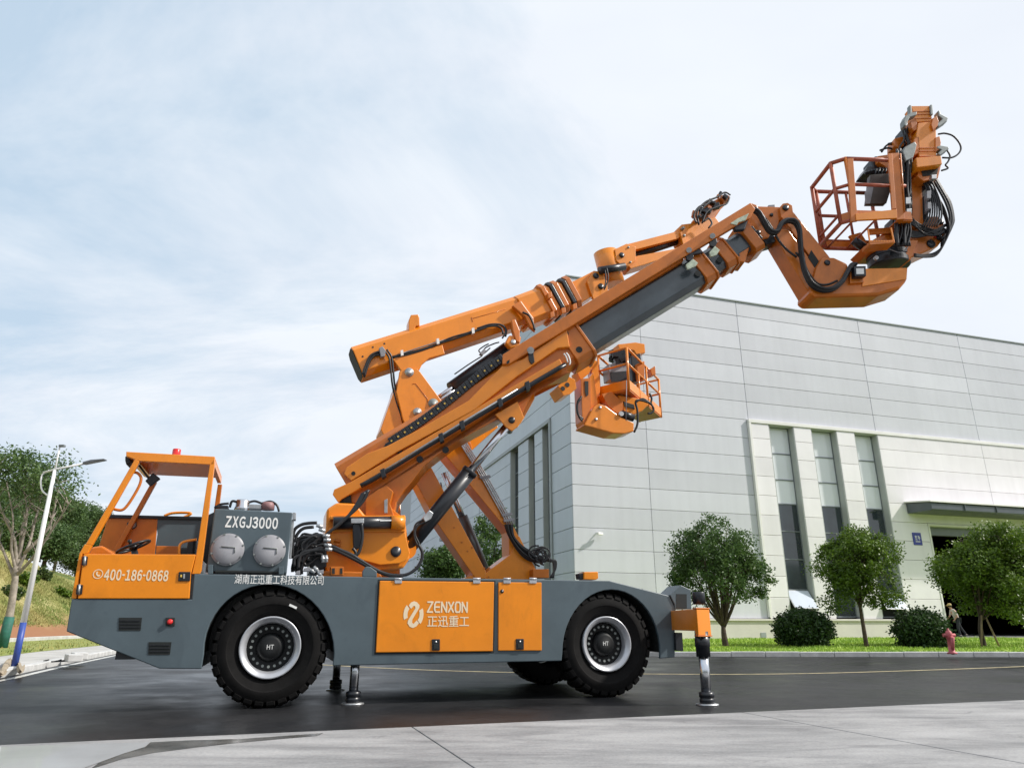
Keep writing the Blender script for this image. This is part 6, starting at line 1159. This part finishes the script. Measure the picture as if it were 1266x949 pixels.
# hydrant
hp = gnd(1177.5, 808, .13); hy = empty('fire_hydrant', hp, 0, 'faded red post hydrant on the lawn edge next to the rounded bush', 'hydrant')
HR = mat('faded_red_paint', (0.46, 0.10, 0.11), .55, noise_amt=.25, nscale=10)
MB().lathe([(0, 0), (.13, 0), (.13, .04), (.085, .06), (.075, .40), (.09, .42), (.095, .52), (.075, .60), (.03, .64), (.03, .68), (0, .69)], hp, (0, 0, 1), 20).build('hydrant_body', HR, hy)
MB().cyl(hp + Vector((-.17, 0, .50)), hp + Vector((.17, 0, .50)), .05, n=14).build('side_outlets', HR, hy); MB().cyl(hp + Vector((0, -.16, .46)), hp, .05, n=14).build('front_outlet', HR, hy)

# trees behind the truck, seen between the support legs
for i, (px, py, rx, ry, d, lab) in enumerate(((548, 700, 26, 22, 31, 'small round tree by the side wall, glimpsed left of the support legs'), (606, 672, 30, 42, 34, 'taller dark tree by the glazed side entrance, seen between the support legs'))):
    c = at(px, py, d); make_tree('garden_tree', (c.x, c.y, 0), lab, None, (c.x, c.y, max(.6, c.z - size(ry, d) * .9)), c, (size(rx, d), size(rx, d), size(ry, d)), 150, 40, .15, LEAF_A, BARK, .07, 60 + i, nlimb=8, clump_r=.38)

# ------------------------------------------------------------------ left side: verge, slope, lamp
PAVE = mat('pale_pavement', (0.44, 0.43, 0.41), .85, noise_amt=.2, nscale=1.5, bump=.2)
VERGE = mat('dry_verge', (0.28, 0.29, 0.075), .95, col2=(0.20, 0.245, 0.06), nscale=1.2, bump=.5, bscale=18)
kl = [(-6.6, 4.5, 0), (-8.0, 9.5, 0), gnd(0, 838), gnd(40, 829), gnd(80, 820.5), gnd(140, 808.5), (-17.5, 42, 0), (-24, 80, 0)]
kl = [Vector((p[0], p[1], 0)) for p in kl]
kerb('verge_kerb', kl, w=.22, h=.13, ln_=1.0)
mb = MB()
for i, p in enumerate(kl):
    t = (kl[min(i + 1, len(kl) - 1)] - kl[max(i - 1, 0)]).normalized(); nr = Vector((-t.y, t.x, 0)); mb.v += [p - nr * .30 + Vector((0, 0, .004)), p - nr * .16 + Vector((0, 0, .004))]
for i in range(len(kl) - 1): mb.f.append([2 * i, 2 * i + 1, 2 * i + 3, 2 * i + 2]); mb.m.append(0); mb.s.append(False)
struct(mb.build('edge_line', LINEW))
def strip(name, line, o0, o1, z0, z1, m):
    mb = MB()
    for i, p in enumerate(line):
        t = (line[min(i + 1, len(line) - 1)] - line[max(i - 1, 0)]).normalized(); nr = Vector((-t.y, t.x, 0)); mb.v += [p + nr * o0 + Vector((0, 0, z0)), p + nr * o1 + Vector((0, 0, z1))]
    for i in range(len(line) - 1): mb.f.append([2 * i, 2 * i + 1, 2 * i + 3, 2 * i + 2]); mb.m.append(0); mb.s.append(False)
    return struct(mb.build(name, m))
strip('pavement', kl, .21, 2.1, .10, .11, PAVE); strip('grass_verge', kl, 2.1, 7.2, .115, .16, VERGE)
k2 = []
for i, p in enumerate(kl):
    t = (kl[min(i + 1, len(kl) - 1)] - kl[max(i - 1, 0)]).normalized(); k2.append(p + Vector((-t.y, t.x, 0)) * 7.2 + Vector((0, 0, .04)))
kerb('slope_kerb', k2, w=.3, h=.28, ln_=1.5)
# embankment rising behind that kerb
SLOPE = bpy.data.materials.new('slope_soil'); SLOPE.use_nodes = True
def slope_nodes():
    t = SLOPE.node_tree; b = t.nodes['Principled BSDF']; b.inputs['Roughness'].default_value = .95; co = t.nodes.new('ShaderNodeTexCoord'); sp = t.nodes.new('ShaderNodeSeparateXYZ'); t.links.new(co.outputs['Object'], sp.inputs[0])
    n = t.nodes.new('ShaderNodeTexNoise'); n.inputs['Scale'].default_value = .22; n.inputs['Detail'].default_value = 9; n.inputs['Roughness'].default_value = .7; t.links.new(co.outputs['Object'], n.inputs['Vector'])
    r = t.nodes.new('ShaderNodeValToRGB'); e = r.color_ramp.elements; e[0].position = .36; e[0].color = (.065, .115, .022, 1); e[1].position = .60; e[1].color = (.42, .36, .17, 1); x = e.new(.47); x.color = (.27, .26, .085, 1)
    t.links.new(n.outputs['Fac'], r.inputs[0])
    mr = t.nodes.new('ShaderNodeMath'); mr.operation = 'MULTIPLY_ADD'; mr.inputs[1].default_value = 1.6; t.links.new(n.outputs['Fac'], mr.inputs[0]); t.links.new(sp.outputs['Z'], mr.inputs[2])
    m2 = t.nodes.new('ShaderNodeMapRange'); m2.inputs[1].default_value = 1.5; m2.inputs[2].default_value = 2.6; t.links.new(mr.outputs[0], m2.inputs[0])
    mx = t.nodes.new('ShaderNodeMix'); mx.data_type = 'RGBA'; t.links.new(m2.outputs[0], mx.inputs[0]); mx.inputs[6].default_value = (.27, .13, .065, 1); t.links.new(r.outputs[0], mx.inputs[7]); t.links.new(mx.outputs[2], b.inputs['Base Color'])
slope_nodes()
def hill_h(s, y):
    top = 10.5 * (1 - .80 * max(0, min(1, (y - 46) / 34)))
    return .25 + top * (1 - math.exp(-max(0, s) / 9.0)) 
hv = MB(); NI, NJ = 60, 26
k2s = smoothpts(k2, 9)
for i, p in enumerate(k2s):
    t = (k2s[min(i + 1, len(k2s) - 1)] - k2s[max(i - 1, 0)]).normalized(); nr = Vector((-t.y, t.x, 0))
    for j in range(NJ + 1):
        s = (j / NJ) ** 1.4 * 60; q = p + nr * (s + .3); q.z = hill_h(s, p.y) + (noise.noise(Vector((q.x * .16, q.y * .16, 0))) * 1.0 + noise.noise(Vector((q.x * .6, q.y * .6, 5))) * .3) * min(1, s / 3); hv.v.append(q)
n_ = NJ + 1
for i in range(len(k2s) - 1):
    for j in range(NJ): a = i * n_ + j; hv.f.append([a, a + 1, a + n_ + 1, a + n_]); hv.m.append(0); hv.s.append(True)
hill = struct(hv.build('hill', SLOPE))
from mathutils.bvhtree import BVHTree
bvh = BVHTree.FromPolygons(hv.v, hv.f)
def hz(x, y):
    h = bvh.ray_cast(Vector((x, y, 90)), Vector((0, 0, -1))); return h[0].z if h[0] else 0.1
def hitpx(px, py, lo=20, hi=200):                      # first place where the line of sight meets the slope
    h = bvh.ray_cast(Vector((0, 0, CAM_H)), ray(px, py).normalized()); return h[0]
# rough grass and weeds on the slope
TUFT = mat('slope_grass', (0.38, 0.34, 0.13), .8, col2=(0.15, 0.22, 0.045), nscale=.35, detail=8); rng = random.Random(2); mb = MB()
for _ in range(60000):
    px, py = rng.uniform(-40, 140), rng.uniform(640, 775); p = hitpx(px, py)
    if p is None or p.y > 120: continue
    g_ = noise.noise(Vector((p.x * .22, p.y * .22, 1)))
    if p.z < .9 and rng.random() < .8: continue
    h = rng.uniform(.05, .12) * (1 + g_); th = rng.random() * 6.28; u = Vector((math.cos(th), math.sin(th), 0)) * h * .22
    k = len(mb.v); mb.v += [p - u, p + u, p + Vector((rng.uniform(-.4, .4) * h, rng.uniform(-.4, .4) * h, h))]; mb.f.append([k, k + 1, k + 2]); mb.m.append(0); mb.s.append(False)
stuff(mb.build('slope_grass', TUFT, recalc=False))
mb = MB()
for _ in range(9000):
    i = rng.uniform(2, len(kl) - 1.01); a = kl[int(i)].lerp(kl[int(i) + 1], i - int(i)); t = (kl[int(i) + 1] - kl[int(i)]).normalized(); p = a + Vector((-t.y, t.x, 0)) * rng.uniform(2.15, 7.1) + Vector((0, 0, .12)); h = rng.uniform(.03, .09); th = rng.random() * 6.28; u = Vector((math.cos(th), math.sin(th), 0)) * h * .4
    k = len(mb.v); mb.v += [p - u, p + u, p + Vector((0, 0, h))]; mb.f.append([k, k + 1, k + 2]); mb.m.append(0); mb.s.append(False)
stuff(mb.build('verge_grass', TUFT, recalc=False))
# shrubs on the slope
for i, (px, py, rx) in enumerate(((28, 722, 11), (52, 714, 9), (66, 700, 12), (14, 738, 10), (76, 735, 7))):
    p = hitpx(px, py)
    if p is None: continue
    d = p.y; r_ = size(rx, d); root = empty('slope_shrub', p, 0, ['wide green shrub low on the grassy slope behind the lamp post', 'green shrub on the slope, close right of the lamp post', 'pale green shrub higher on the slope near the cab', 'dark shrub at the left picture edge by the pale trunk', 'small shrub just above the bare red soil near the cab'][i], 'shrub', 'shrubs on the slope'); lv = Leaves(); rg_ = random.Random(80 + i); st = MB()
    for k in range(6): st.tube([p, p + Vector((rg_.uniform(-.5, .5) * r_, rg_.uniform(-.5, .5) * r_, r_ * .8))], [.03, .01], 4)
    for k in range(60):
        q = p + Vector((rg_.gauss(0, .5) * r_, rg_.gauss(0, .5) * r_, abs(rg_.gauss(.35, .3)) * r_))
        for _ in range(22): lv.leaf(q + Vector((rg_.gauss(0, 1), rg_.gauss(0, 1), rg_.gauss(0, 1))) * .16 * r_, .22, .06, rg_)
    st.build('stems', BARK, root, recalc=False); lv.build('foliage', LEAF_E if i % 2 else LEAF_B, root)
# green netting fence near the crest
NET = mat('green_mesh_fence', (0.045, 0.22, 0.14), .6, noise_amt=.3, nscale=8)
nf = None; prev = None; posts = []
for px, py in ((-20, 648), (2, 655), (20, 660), (40, 668), (58, 676), (74, 684), (88, 692), (100, 699), (112, 708)):
    p = hitpx(px, py)
    if p is not None: posts.append(p)
if len(posts) > 2:
    nf = empty('mesh_fence', posts[0], 0, 'thin green wire mesh fence running along the upper slope', 'fence'); nb = MB(); pb = None
    for a, b in zip(posts[:-1], posts[1:]):
        MB().cyl(a, a + Vector((0, 0, 1.9)), .035, n=8).build('post', NET, nf)
        n = 14
        for k in range(n + 1): q = a.lerp(b, k / n); nb.tube([q + Vector((0, 0, .1)), q + Vector((0, 0, 1.8))], .006, 3, caps=False)
        for k in range(12): z = Vector((0, 0, .1 + k * .155)); nb.tube([a + z, b + z], .006, 3, caps=False)
    MB().cyl(posts[-1], posts[-1] + Vector((0, 0, 1.9)), .035, n=8).build('post', NET, nf)
    stuff(nb.build('wire_mesh', NET, nf, recalc=False))
# trees along the crest: each crown in its own place
crest = [(8, 625, 34, 30, 62, 'dark broad tree on the crest at the left picture edge'), (46, 628, 30, 30, 70, 'mid green tree on the crest behind the lamp post'), (80, 640, 24, 24, 76, 'tree on the crest right of the lamp post with a bright top'), (104, 650, 22, 26, 84, 'dark rounded tree on the crest nearest the cab'), (122, 668, 18, 30, 84, 'small dark tree on the crest just behind the cab pillar'), (60, 668, 26, 18, 60, 'low leafy thicket tree below the crest by the green fence'), (-18, 640, 34, 40, 58, 'tall dark tree on the crest cut by the left edge'), (100, 684, 20, 18, 66, 'low bright tree below the crest close to the cab'), (22, 664, 26, 20, 56, 'low dark tree behind the bare stems at the left')]
for i, (px, py, rx, ry, d, lab) in enumerate(crest):
    c = at(px, py, d); z = hz(c.x, c.y); r_ = size(rx, d); b = Vector((c.x, c.y, min(z, c.z - size(ry, d) * .6)))
    make_tree('hill_tree', b, lab, 'trees along the crest of the slope', c - Vector((0, 0, size(ry, d) * .5)), c, (r_, r_, size(ry, d)), 190, 105, .20, (LEAF_D, LEAF_E, LEAF_D)[i % 3], BARK, .16, 100 + i, nlimb=7, clump_r=1.05)
# pale many stemmed tree with a green wrapped foot
d = 27.0; b = at(3, 797, d); b.z = .15
mt = empty('bare_stem_tree', b, 0, 'pale barked tree with several bare stems and a green wrapped foot at the left edge', 'tree'); tw = MB(); rg_ = random.Random(3); lv = Leaves()
def P_(x, y, o=0): q = at(x, y, d + o); return q
fork = P_(20, 700); tw.tube(smoothpts([b, P_(11, 765), P_(17, 728), fork], 4), [.15, .148, .145, .14, .135, .13, .125, .12, .118, .115, .11, .11, .11], 10)
stems = [[(20, 700), (18, 668), (6, 640), (-6, 610), (-14, 584)], [(20, 700), (27, 672), (33, 636), (30, 606), (24, 574)], [(22, 704), (36, 672), (44, 640), (52, 610), (58, 586)], [(21, 710), (40, 690), (58, 664), (74, 640), (88, 618)], [(18, 715), (8, 690), (-4, 662), (-16, 640)], [(24, 690), (28, 650), (40, 610), (44, 574)], [(20, 706), (14, 676), (16, 640), (8, 596)], [(30, 684), (60, 652), (70, 614), (74, 592)]]
tips = []
for i, s in enumerate(stems):
    pts = smoothpts([P_(x, y, (i % 3 - 1) * .25 * k) for k, (x, y) in enumerate(s)], 4); m_ = len(pts); tw.tube(pts, [.068 * (1 - .80 * k / (m_ - 1)) for k in range(m_)], 7)
    for k in range(5, m_, 2):
        for _ in range(2):
            e = pts[k] + Vector((rg_.uniform(-1, 1), rg_.uniform(-.8, .8), rg_.uniform(.2, 1.1))) * .8; tw.tube([pts[k], pts[k].lerp(e, .5) + Vector((0, 0, .05)), e], [.022, .014, .006], 4, caps=False); tips.append((e, k / m_))
for e, f in tips:
    n = 40 if e.z > 5.2 else (12 if e.z > 4.2 else 3)
    for _ in range(int(n * rg_.uniform(.5, 1.6))): lv.leaf(e + Vector((rg_.gauss(0, .34), rg_.gauss(0, .34), rg_.gauss(.05, .22))), .13 * rg_.uniform(.7, 1.3), .036, rg_)
for _ in range(34):
    px, py = rg_.uniform(-8, 62), rg_.uniform(560, 596)
    if px > 40: py += (px - 40) * .5
    e = P_(px, py, rg_.uniform(-1, 1))
    for _ in range(90): lv.leaf(e + Vector((rg_.gauss(0, .24), rg_.gauss(0, .24), rg_.gauss(0, .16))), .13 * rg_.uniform(.7, 1.3), .036, rg_)
for _ in range(30):
    e = P_(rg_.uniform(62, 96), rg_.uniform(574, 630), rg_.uniform(-.6, .6))
    for _ in range(9): lv.leaf(e + Vector((rg_.gauss(0, .22), rg_.gauss(0, .22), rg_.gauss(0, .16))), .14 * rg_.uniform(.7, 1.3), .038, rg_)
tw.build('trunk', BARKP, mt, recalc=False); lv.build('crown', LEAF_D, mt)
wr = MB(); wr.tube([b - Vector((0, 0, .05)), at(12, 762, d)], [.175, .16], 12); wr.build('trunk_wrap', mat('green_wrap', (0.02, 0.12, 0.09), .7, noise_amt=.3), mt)
# street lamp
lb = gnd(17.5, 824.5, .11); dL = lb.y; lamp = empty('street_lamp', lb, 0, 'white street lamp post with a blue painted foot on the left pavement', 'street lamp')
topz = at(70, 551, dL).z; 
LW = mat('lamp_white_paint', (0.80, 0.80, 0.80), .4, noise_amt=.05); LB = mat('lamp_blue_paint', (0.035, 0.075, 0.33), .45, noise_amt=.15)
tz = lambda py, px: at(px, py, dL).z
zb_l = tz(769, 29); za = tz(581, 66)
MB().cyl(lb, Vector((lb.x, lb.y, zb_l)), .064, .060, 18).build('blue_foot', LB, lamp); MB().cyl(Vector((lb.x, lb.y, zb_l)), Vector((lb.x, lb.y, za)), .060, .036, 18).build('pole', LW, lamp); MB().cyl(Vector((lb.x, lb.y, za)), Vector((lb.x, lb.y, topz)), .020, .015, 12).build('top_rod', LW, lamp)
tp_ = Vector((lb.x, lb.y, topz)); MB().box(tp_ + Vector((.05, 0, .0)), (.12, .08, .05)).build('top_sensor', FRAMEM, lamp, bevel=.01)
aA = Vector((lb.x - .22, lb.y, tz(588, 60))); aB = at(104, 573, dL); 
MB().tube([Vector((lb.x - .24, lb.y, za - .05)), Vector((lb.x, lb.y, za + .02)), aB], .022, 10).build('lamp_arm', LW, lamp)
MB().tube(smoothpts([Vector((lb.x, lb.y, za - .58)), Vector((lb.x - .2, lb.y, za - .42)), Vector((lb.x - .26, lb.y, za - .12)), Vector((lb.x - .12, lb.y, za + .0))]), .018, 8).build('arm_brace', LW, lamp)
aC = at(130.5, 568.5, dL); d_ = (aC - aB); hd = MB(); hd.prism([aB - Vector((0, 0, .02)) + Vector((0, -.07, 0)), aB + Vector((0, -.07, .03)), aB + d_ * .35 + Vector((0, -.07, .05)), aC + Vector((0, -.07, .02)), aC + Vector((0, -.07, -.005))], (0, .14, 0)); hd.build('lamp_head', mat('lamp_grey', (.16, .17, .20), .4, noise_amt=.1), lamp, bevel=.02)
# small odds and ends on the pavement
rk = gnd(6, 826, .12)
for i in range(3):
    mb = MB(); c = rk + Vector((i * .16 - .2, .12 * i, .03)); bm = bmesh.new(); bmesh.ops.create_icosphere(bm, subdivisions=2, radius=.075)
    mb.add([c + Vector((v.co.x * 1.3, v.co.y, v.co.z * .7)) * (1 + .25 * noise.noise(v.co * 9 + Vector((i, 0, 0)))) - c * .25 * noise.noise(v.co * 9 + Vector((i, 0, 0))) for v in bm.verts], [[v.index for v in f.verts] for f in bm.faces]); bm.free()
    tag(mb.build('rubble_stone', mat('tan_stone', (.33, .27, .19), .9, noise_amt=.3), None), ['tan stone beside the lamp post foot, leftmost of three', 'tan stone beside the lamp post foot, middle of three', 'tan stone beside the lamp post foot, nearest to it'][i], 'stone', 'stones at the lamp post')
q0 = gnd(60, 818, .12); sk = MB(); rg_ = random.Random(6)
for _ in range(9): a = q0 + Vector((rg_.uniform(-.5, .5), rg_.uniform(-.3, .3), .015)); sk.tube([a, a + Vector((rg_.uniform(-.3, .3), rg_.uniform(-.2, .2), rg_.uniform(0, .05)))], .015, 5)
tag(sk.build('dark_litter', BLACK, None), 'dark scrap lying on the pale pavement right of the lamp post', 'litter')
cvr = []
for i, (x, y) in enumerate(((90, 818), (97, 815.4))):
    p = gnd(x, y, .12); mb = MB(); mb.box(p + Vector((0, 0, .09)), (.55, .30, .16), Matrix.Rotation(R(-52), 3, 'Z')); tag(mb.build('concrete_block', KERBM, None, bevel=.02), ['pale concrete block on the kerb, nearer of the pair by the truck nose', 'pale concrete block on the kerb, farther of the pair by the truck nose'][i], 'block', 'loose blocks on the left kerb')

# unseen ridge added behind the viewer to darken what glass and paint mirror
rv_ = MB(); n1, n2 = 70, 10
RIDGE = mat('unseen_ridge', (.060, .075, .05), .95, col2=(.03, .042, .03), nscale=.12, detail=9)
for i in range(n1 + 1):
    for j in range(n2 + 1):
        x = -320 + 640 * i / n1; f_ = j / n2; y = -58 - 70 * f_; z = 24 * math.sin(math.pi * .5 * f_) * (1 + .25 * noise.noise(Vector((x * .02, 0, 7)))) + (2.5 * noise.noise(Vector((x * .11, y * .11, 2))) + 1.2 * noise.noise(Vector((x * .4, y * .4, 4)))) * min(1, f_ * 4); rv_.v.append(Vector((x, y, max(z, -.02) if j else -.02)))
for i in range(n1):
    for j in range(n2): a = i * (n2 + 1) + j; rv_.f.append([a, a + 1, a + n2 + 2, a + n2 + 1]); rv_.m.append(0); rv_.s.append(True)
struct(rv_.build('hill', RIDGE))

# ------------------------------------------------------------------ inside the gateway
mr = BLD.W(27.2, 8.2, .30); mc = empty('indoor_machine', mr, YAW, 'dim orange machine with a round drum standing inside the open gateway', 'machine')
DORANGE = mat('dim_orange_paint', (.17, .045, .012), .5, noise_amt=.25)  # orange darkened in its colour to stand for the dim hall
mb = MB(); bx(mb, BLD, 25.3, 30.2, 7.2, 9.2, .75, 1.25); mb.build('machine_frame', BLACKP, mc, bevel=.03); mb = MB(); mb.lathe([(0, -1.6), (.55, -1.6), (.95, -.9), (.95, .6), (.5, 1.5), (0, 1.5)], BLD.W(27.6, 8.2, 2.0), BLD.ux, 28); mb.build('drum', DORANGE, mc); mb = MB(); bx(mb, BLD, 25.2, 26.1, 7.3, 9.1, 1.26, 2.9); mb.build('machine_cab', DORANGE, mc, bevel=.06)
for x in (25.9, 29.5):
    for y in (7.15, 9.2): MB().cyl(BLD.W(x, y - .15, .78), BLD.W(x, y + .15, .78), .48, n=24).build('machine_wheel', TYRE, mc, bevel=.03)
mb = MB(); bx(mb, BLD, 23.2, 24.4, 5.6, 6.8, .30, 1.5); cr_ = mb.build('packing_crate', mat('crate_wood', (.28, .17, .08), .8, noise_amt=.3), None); tag(cr_, 'brown crate in the dark hall just left of the dim orange machine', 'crate')
for k in range(5): mb = MB(); bx(mb, BLD, 23.17, 24.43, 5.57, 5.60, .36 + k * .24, .54 + k * .24); mb.build('plank', MATS['crate_wood'], cr_)

# ------------------------------------------------------------------ the walker in the gateway
pf = BLD.W(22.15, -0.3, .285); person = empty('person', pf, 0, 'person in pale shirt, dark trousers and tan cap leaning forward at the gateway edge', 'person')
def skin(name, verts, edges, radii, m, sub=2):
    me = bpy.data.meshes.new(name); me.from_pydata([Vector(v) for v in verts], edges, []); me.materials.append(m); o = bpy.data.objects.new(name, me); COL.objects.link(o); o.parent = person
    md = o.modifiers.new('skin', 'SKIN'); md.use_smooth_shade = True
    for i, r_ in enumerate(radii): o.data.skin_vertices[0].data[i].radius = (r_, r_) if not isinstance(r_, tuple) else r_
    o.data.skin_vertices[0].data[0].use_root = True; s = o.modifiers.new('subdivision', 'SUBSURF'); s.levels = sub; s.render_levels = sub; return o
SKIN = mat('skin', (.42, .24, .16), .55, noise_amt=.08); SHIRT = mat('pale_shirt', (.50, .47, .44), .85, noise_amt=.12, nscale=8); TROU = mat('dark_trousers', (.022, .026, .034), .8, noise_amt=.2, nscale=8); CAP = mat('tan_cap', (.48, .36, .16), .8, noise_amt=.1); SHOE = mat('dark_shoe', (.03, .03, .03), .5, noise_amt=.1); HAIRM = mat('black_hair', (.012, .010, .010), .6, noise_amt=.2)
# leaning towards -X, right leg trailing to +X; pelvis first
V_ = dict(pel=(0.02, 0, .90), belly=(-.05, 0, 1.06), chest=(-.13, 0, 1.24), neck=(-.22, 0, 1.43), nk2=(-.245, 0, 1.49), head=(-.27, 0, 1.57), crown=(-.285, 0, 1.68), shl=(-.16, -.17, 1.36), ell=(-.10, -.23, 1.10), wrl=(-.24, -.20, .90), hal=(-.29, -.19, .84), shr=(-.16, .17, 1.36), elr=(-.20, .24, 1.10), wrr=(-.38, .20, .96), har=(-.44, .19, .93), hil=(0.0, -.095, .87), knl=(-.10, -.10, .47), anl=(-.02, -.10, .09), tol=(-.17, -.11, .035), hir=(.04, .095, .87), knr=(.16, .10, .49), anr=(.40, .10, .13), tor=(.30, .11, .035))
K_ = list(V_); E_ = [('pel', 'belly'), ('belly', 'chest'), ('chest', 'neck'), ('neck', 'nk2'), ('nk2', 'head'), ('head', 'crown'), ('chest', 'shl'), ('shl', 'ell'), ('ell', 'wrl'), ('wrl', 'hal'), ('chest', 'shr'), ('shr', 'elr'), ('elr', 'wrr'), ('wrr', 'har'), ('pel', 'hil'), ('hil', 'knl'), ('knl', 'anl'), ('anl', 'tol'), ('pel', 'hir'), ('hir', 'knr'), ('knr', 'anr'), ('anr', 'tor')]
RD = dict(pel=.125, belly=.12, chest=.135, neck=.062, nk2=.055, head=.088, crown=.07, shl=.062, ell=.043, wrl=.03, hal=.032, shr=.062, elr=.043, wrr=.03, har=.032, hil=.088, knl=.058, anl=.042, tol=.035, hir=.088, knr=.058, anr=.042, tor=.035)
def part_(name, keys, grow, m): ks = [k for k in K_ if k in keys]; return skin(name, [V_[k] for k in ks], [(ks.index(a), ks.index(b)) for a, b in E_ if a in ks and b in ks], [RD[k] * grow for k in ks], m)
part_('body', K_, 1.0, SKIN)
part_('shirt', ('pel', 'belly', 'chest', 'neck', 'shl', 'ell', 'shr', 'elr'), 1.14, SHIRT); part_('trousers', ('pel', 'hil', 'knl', 'anl', 'hir', 'knr', 'anr'), 1.2, TROU)
def local(mb, name, m): o = mb.build(name, m, None); o.parent = person; return o
for s in ('l', 'r'):
    a, t_ = Vector(V_['an' + s]), Vector(V_['to' + s]); local(MB().tube([a + Vector((.06, 0, -.045)), a + Vector((-.02, 0, -.03)), t_ + Vector((-.02, 0, .005)), t_ + Vector((-.07, 0, .0))], [.045, .055, .048, .025], 10), 'shoe', SHOE)
    h = Vector(V_['ha' + s]); w = Vector(V_['wr' + s]); dd = (h - w).normalized(); sd = dd.cross(Vector((0, 1, 0))).normalized()
    fg = MB()
    for k in range(4): o_ = sd * (k - 1.5) * .018; fg.tube([h + o_, h + o_ + dd * .045, h + o_ + dd * (.075 + .008 * (1.5 - abs(k - 1.5))) + Vector((0, .012, -.01))], [.0095, .0085, .006], 6)
    fg.tube([h - dd * .02 + sd * .03, h + sd * .05 + dd * .02, h + sd * .052 + dd * .045], [.011, .009, .007], 6); local(fg, 'fingers', SKIN)
hd_ = Vector((-.278, 0, 1.60)); mb = MB(); mb.lathe([(.112, -.005), (.112, .03), (.10, .075), (.07, .11), (0, .125)], hd_ + Vector((0, 0, .02)), (-.1, 0, 1), 20); mb.prism([hd_ + Vector(v) for v in ((-.09, -.07, .03), (-.19, -.04, .005), (-.20, .04, .005), (-.09, .07, .03))], (0, 0, .012)); local(mb, 'cap', CAP)
mb = MB(); mb.lathe([(.02, -.09), (.085, -.07), (.10, -.02), (.104, .02), (.06, .05)], hd_ + Vector((.022, 0, .02)), (0, 0, 1), 16); local(mb, 'hair', HAIRM)
fc = MB(); fc.tube([hd_ + Vector((-.10, 0, .0)), hd_ + Vector((-.125, 0, -.03)), hd_ + Vector((-.10, 0, -.04))], [.008, .014, .008], 6); local(fc, 'nose', SKIN); fe = MB()
for y in (-.035, .035): fe.lathe([(0, -.006), (.009, -.002), (.009, .004)], hd_ + Vector((-.098, y, .0)), (1, 0, 0), 8)
local(fe, 'eyes', BLACK); fm = MB(); fm.tube([hd_ + Vector((-.098, -.025, -.07)), hd_ + Vector((-.106, 0, -.07)), hd_ + Vector((-.098, .025, -.07))], .006, 5); local(fm, 'mouth', mat('lips', (.30, .10, .09), .5, noise_amt=.1))
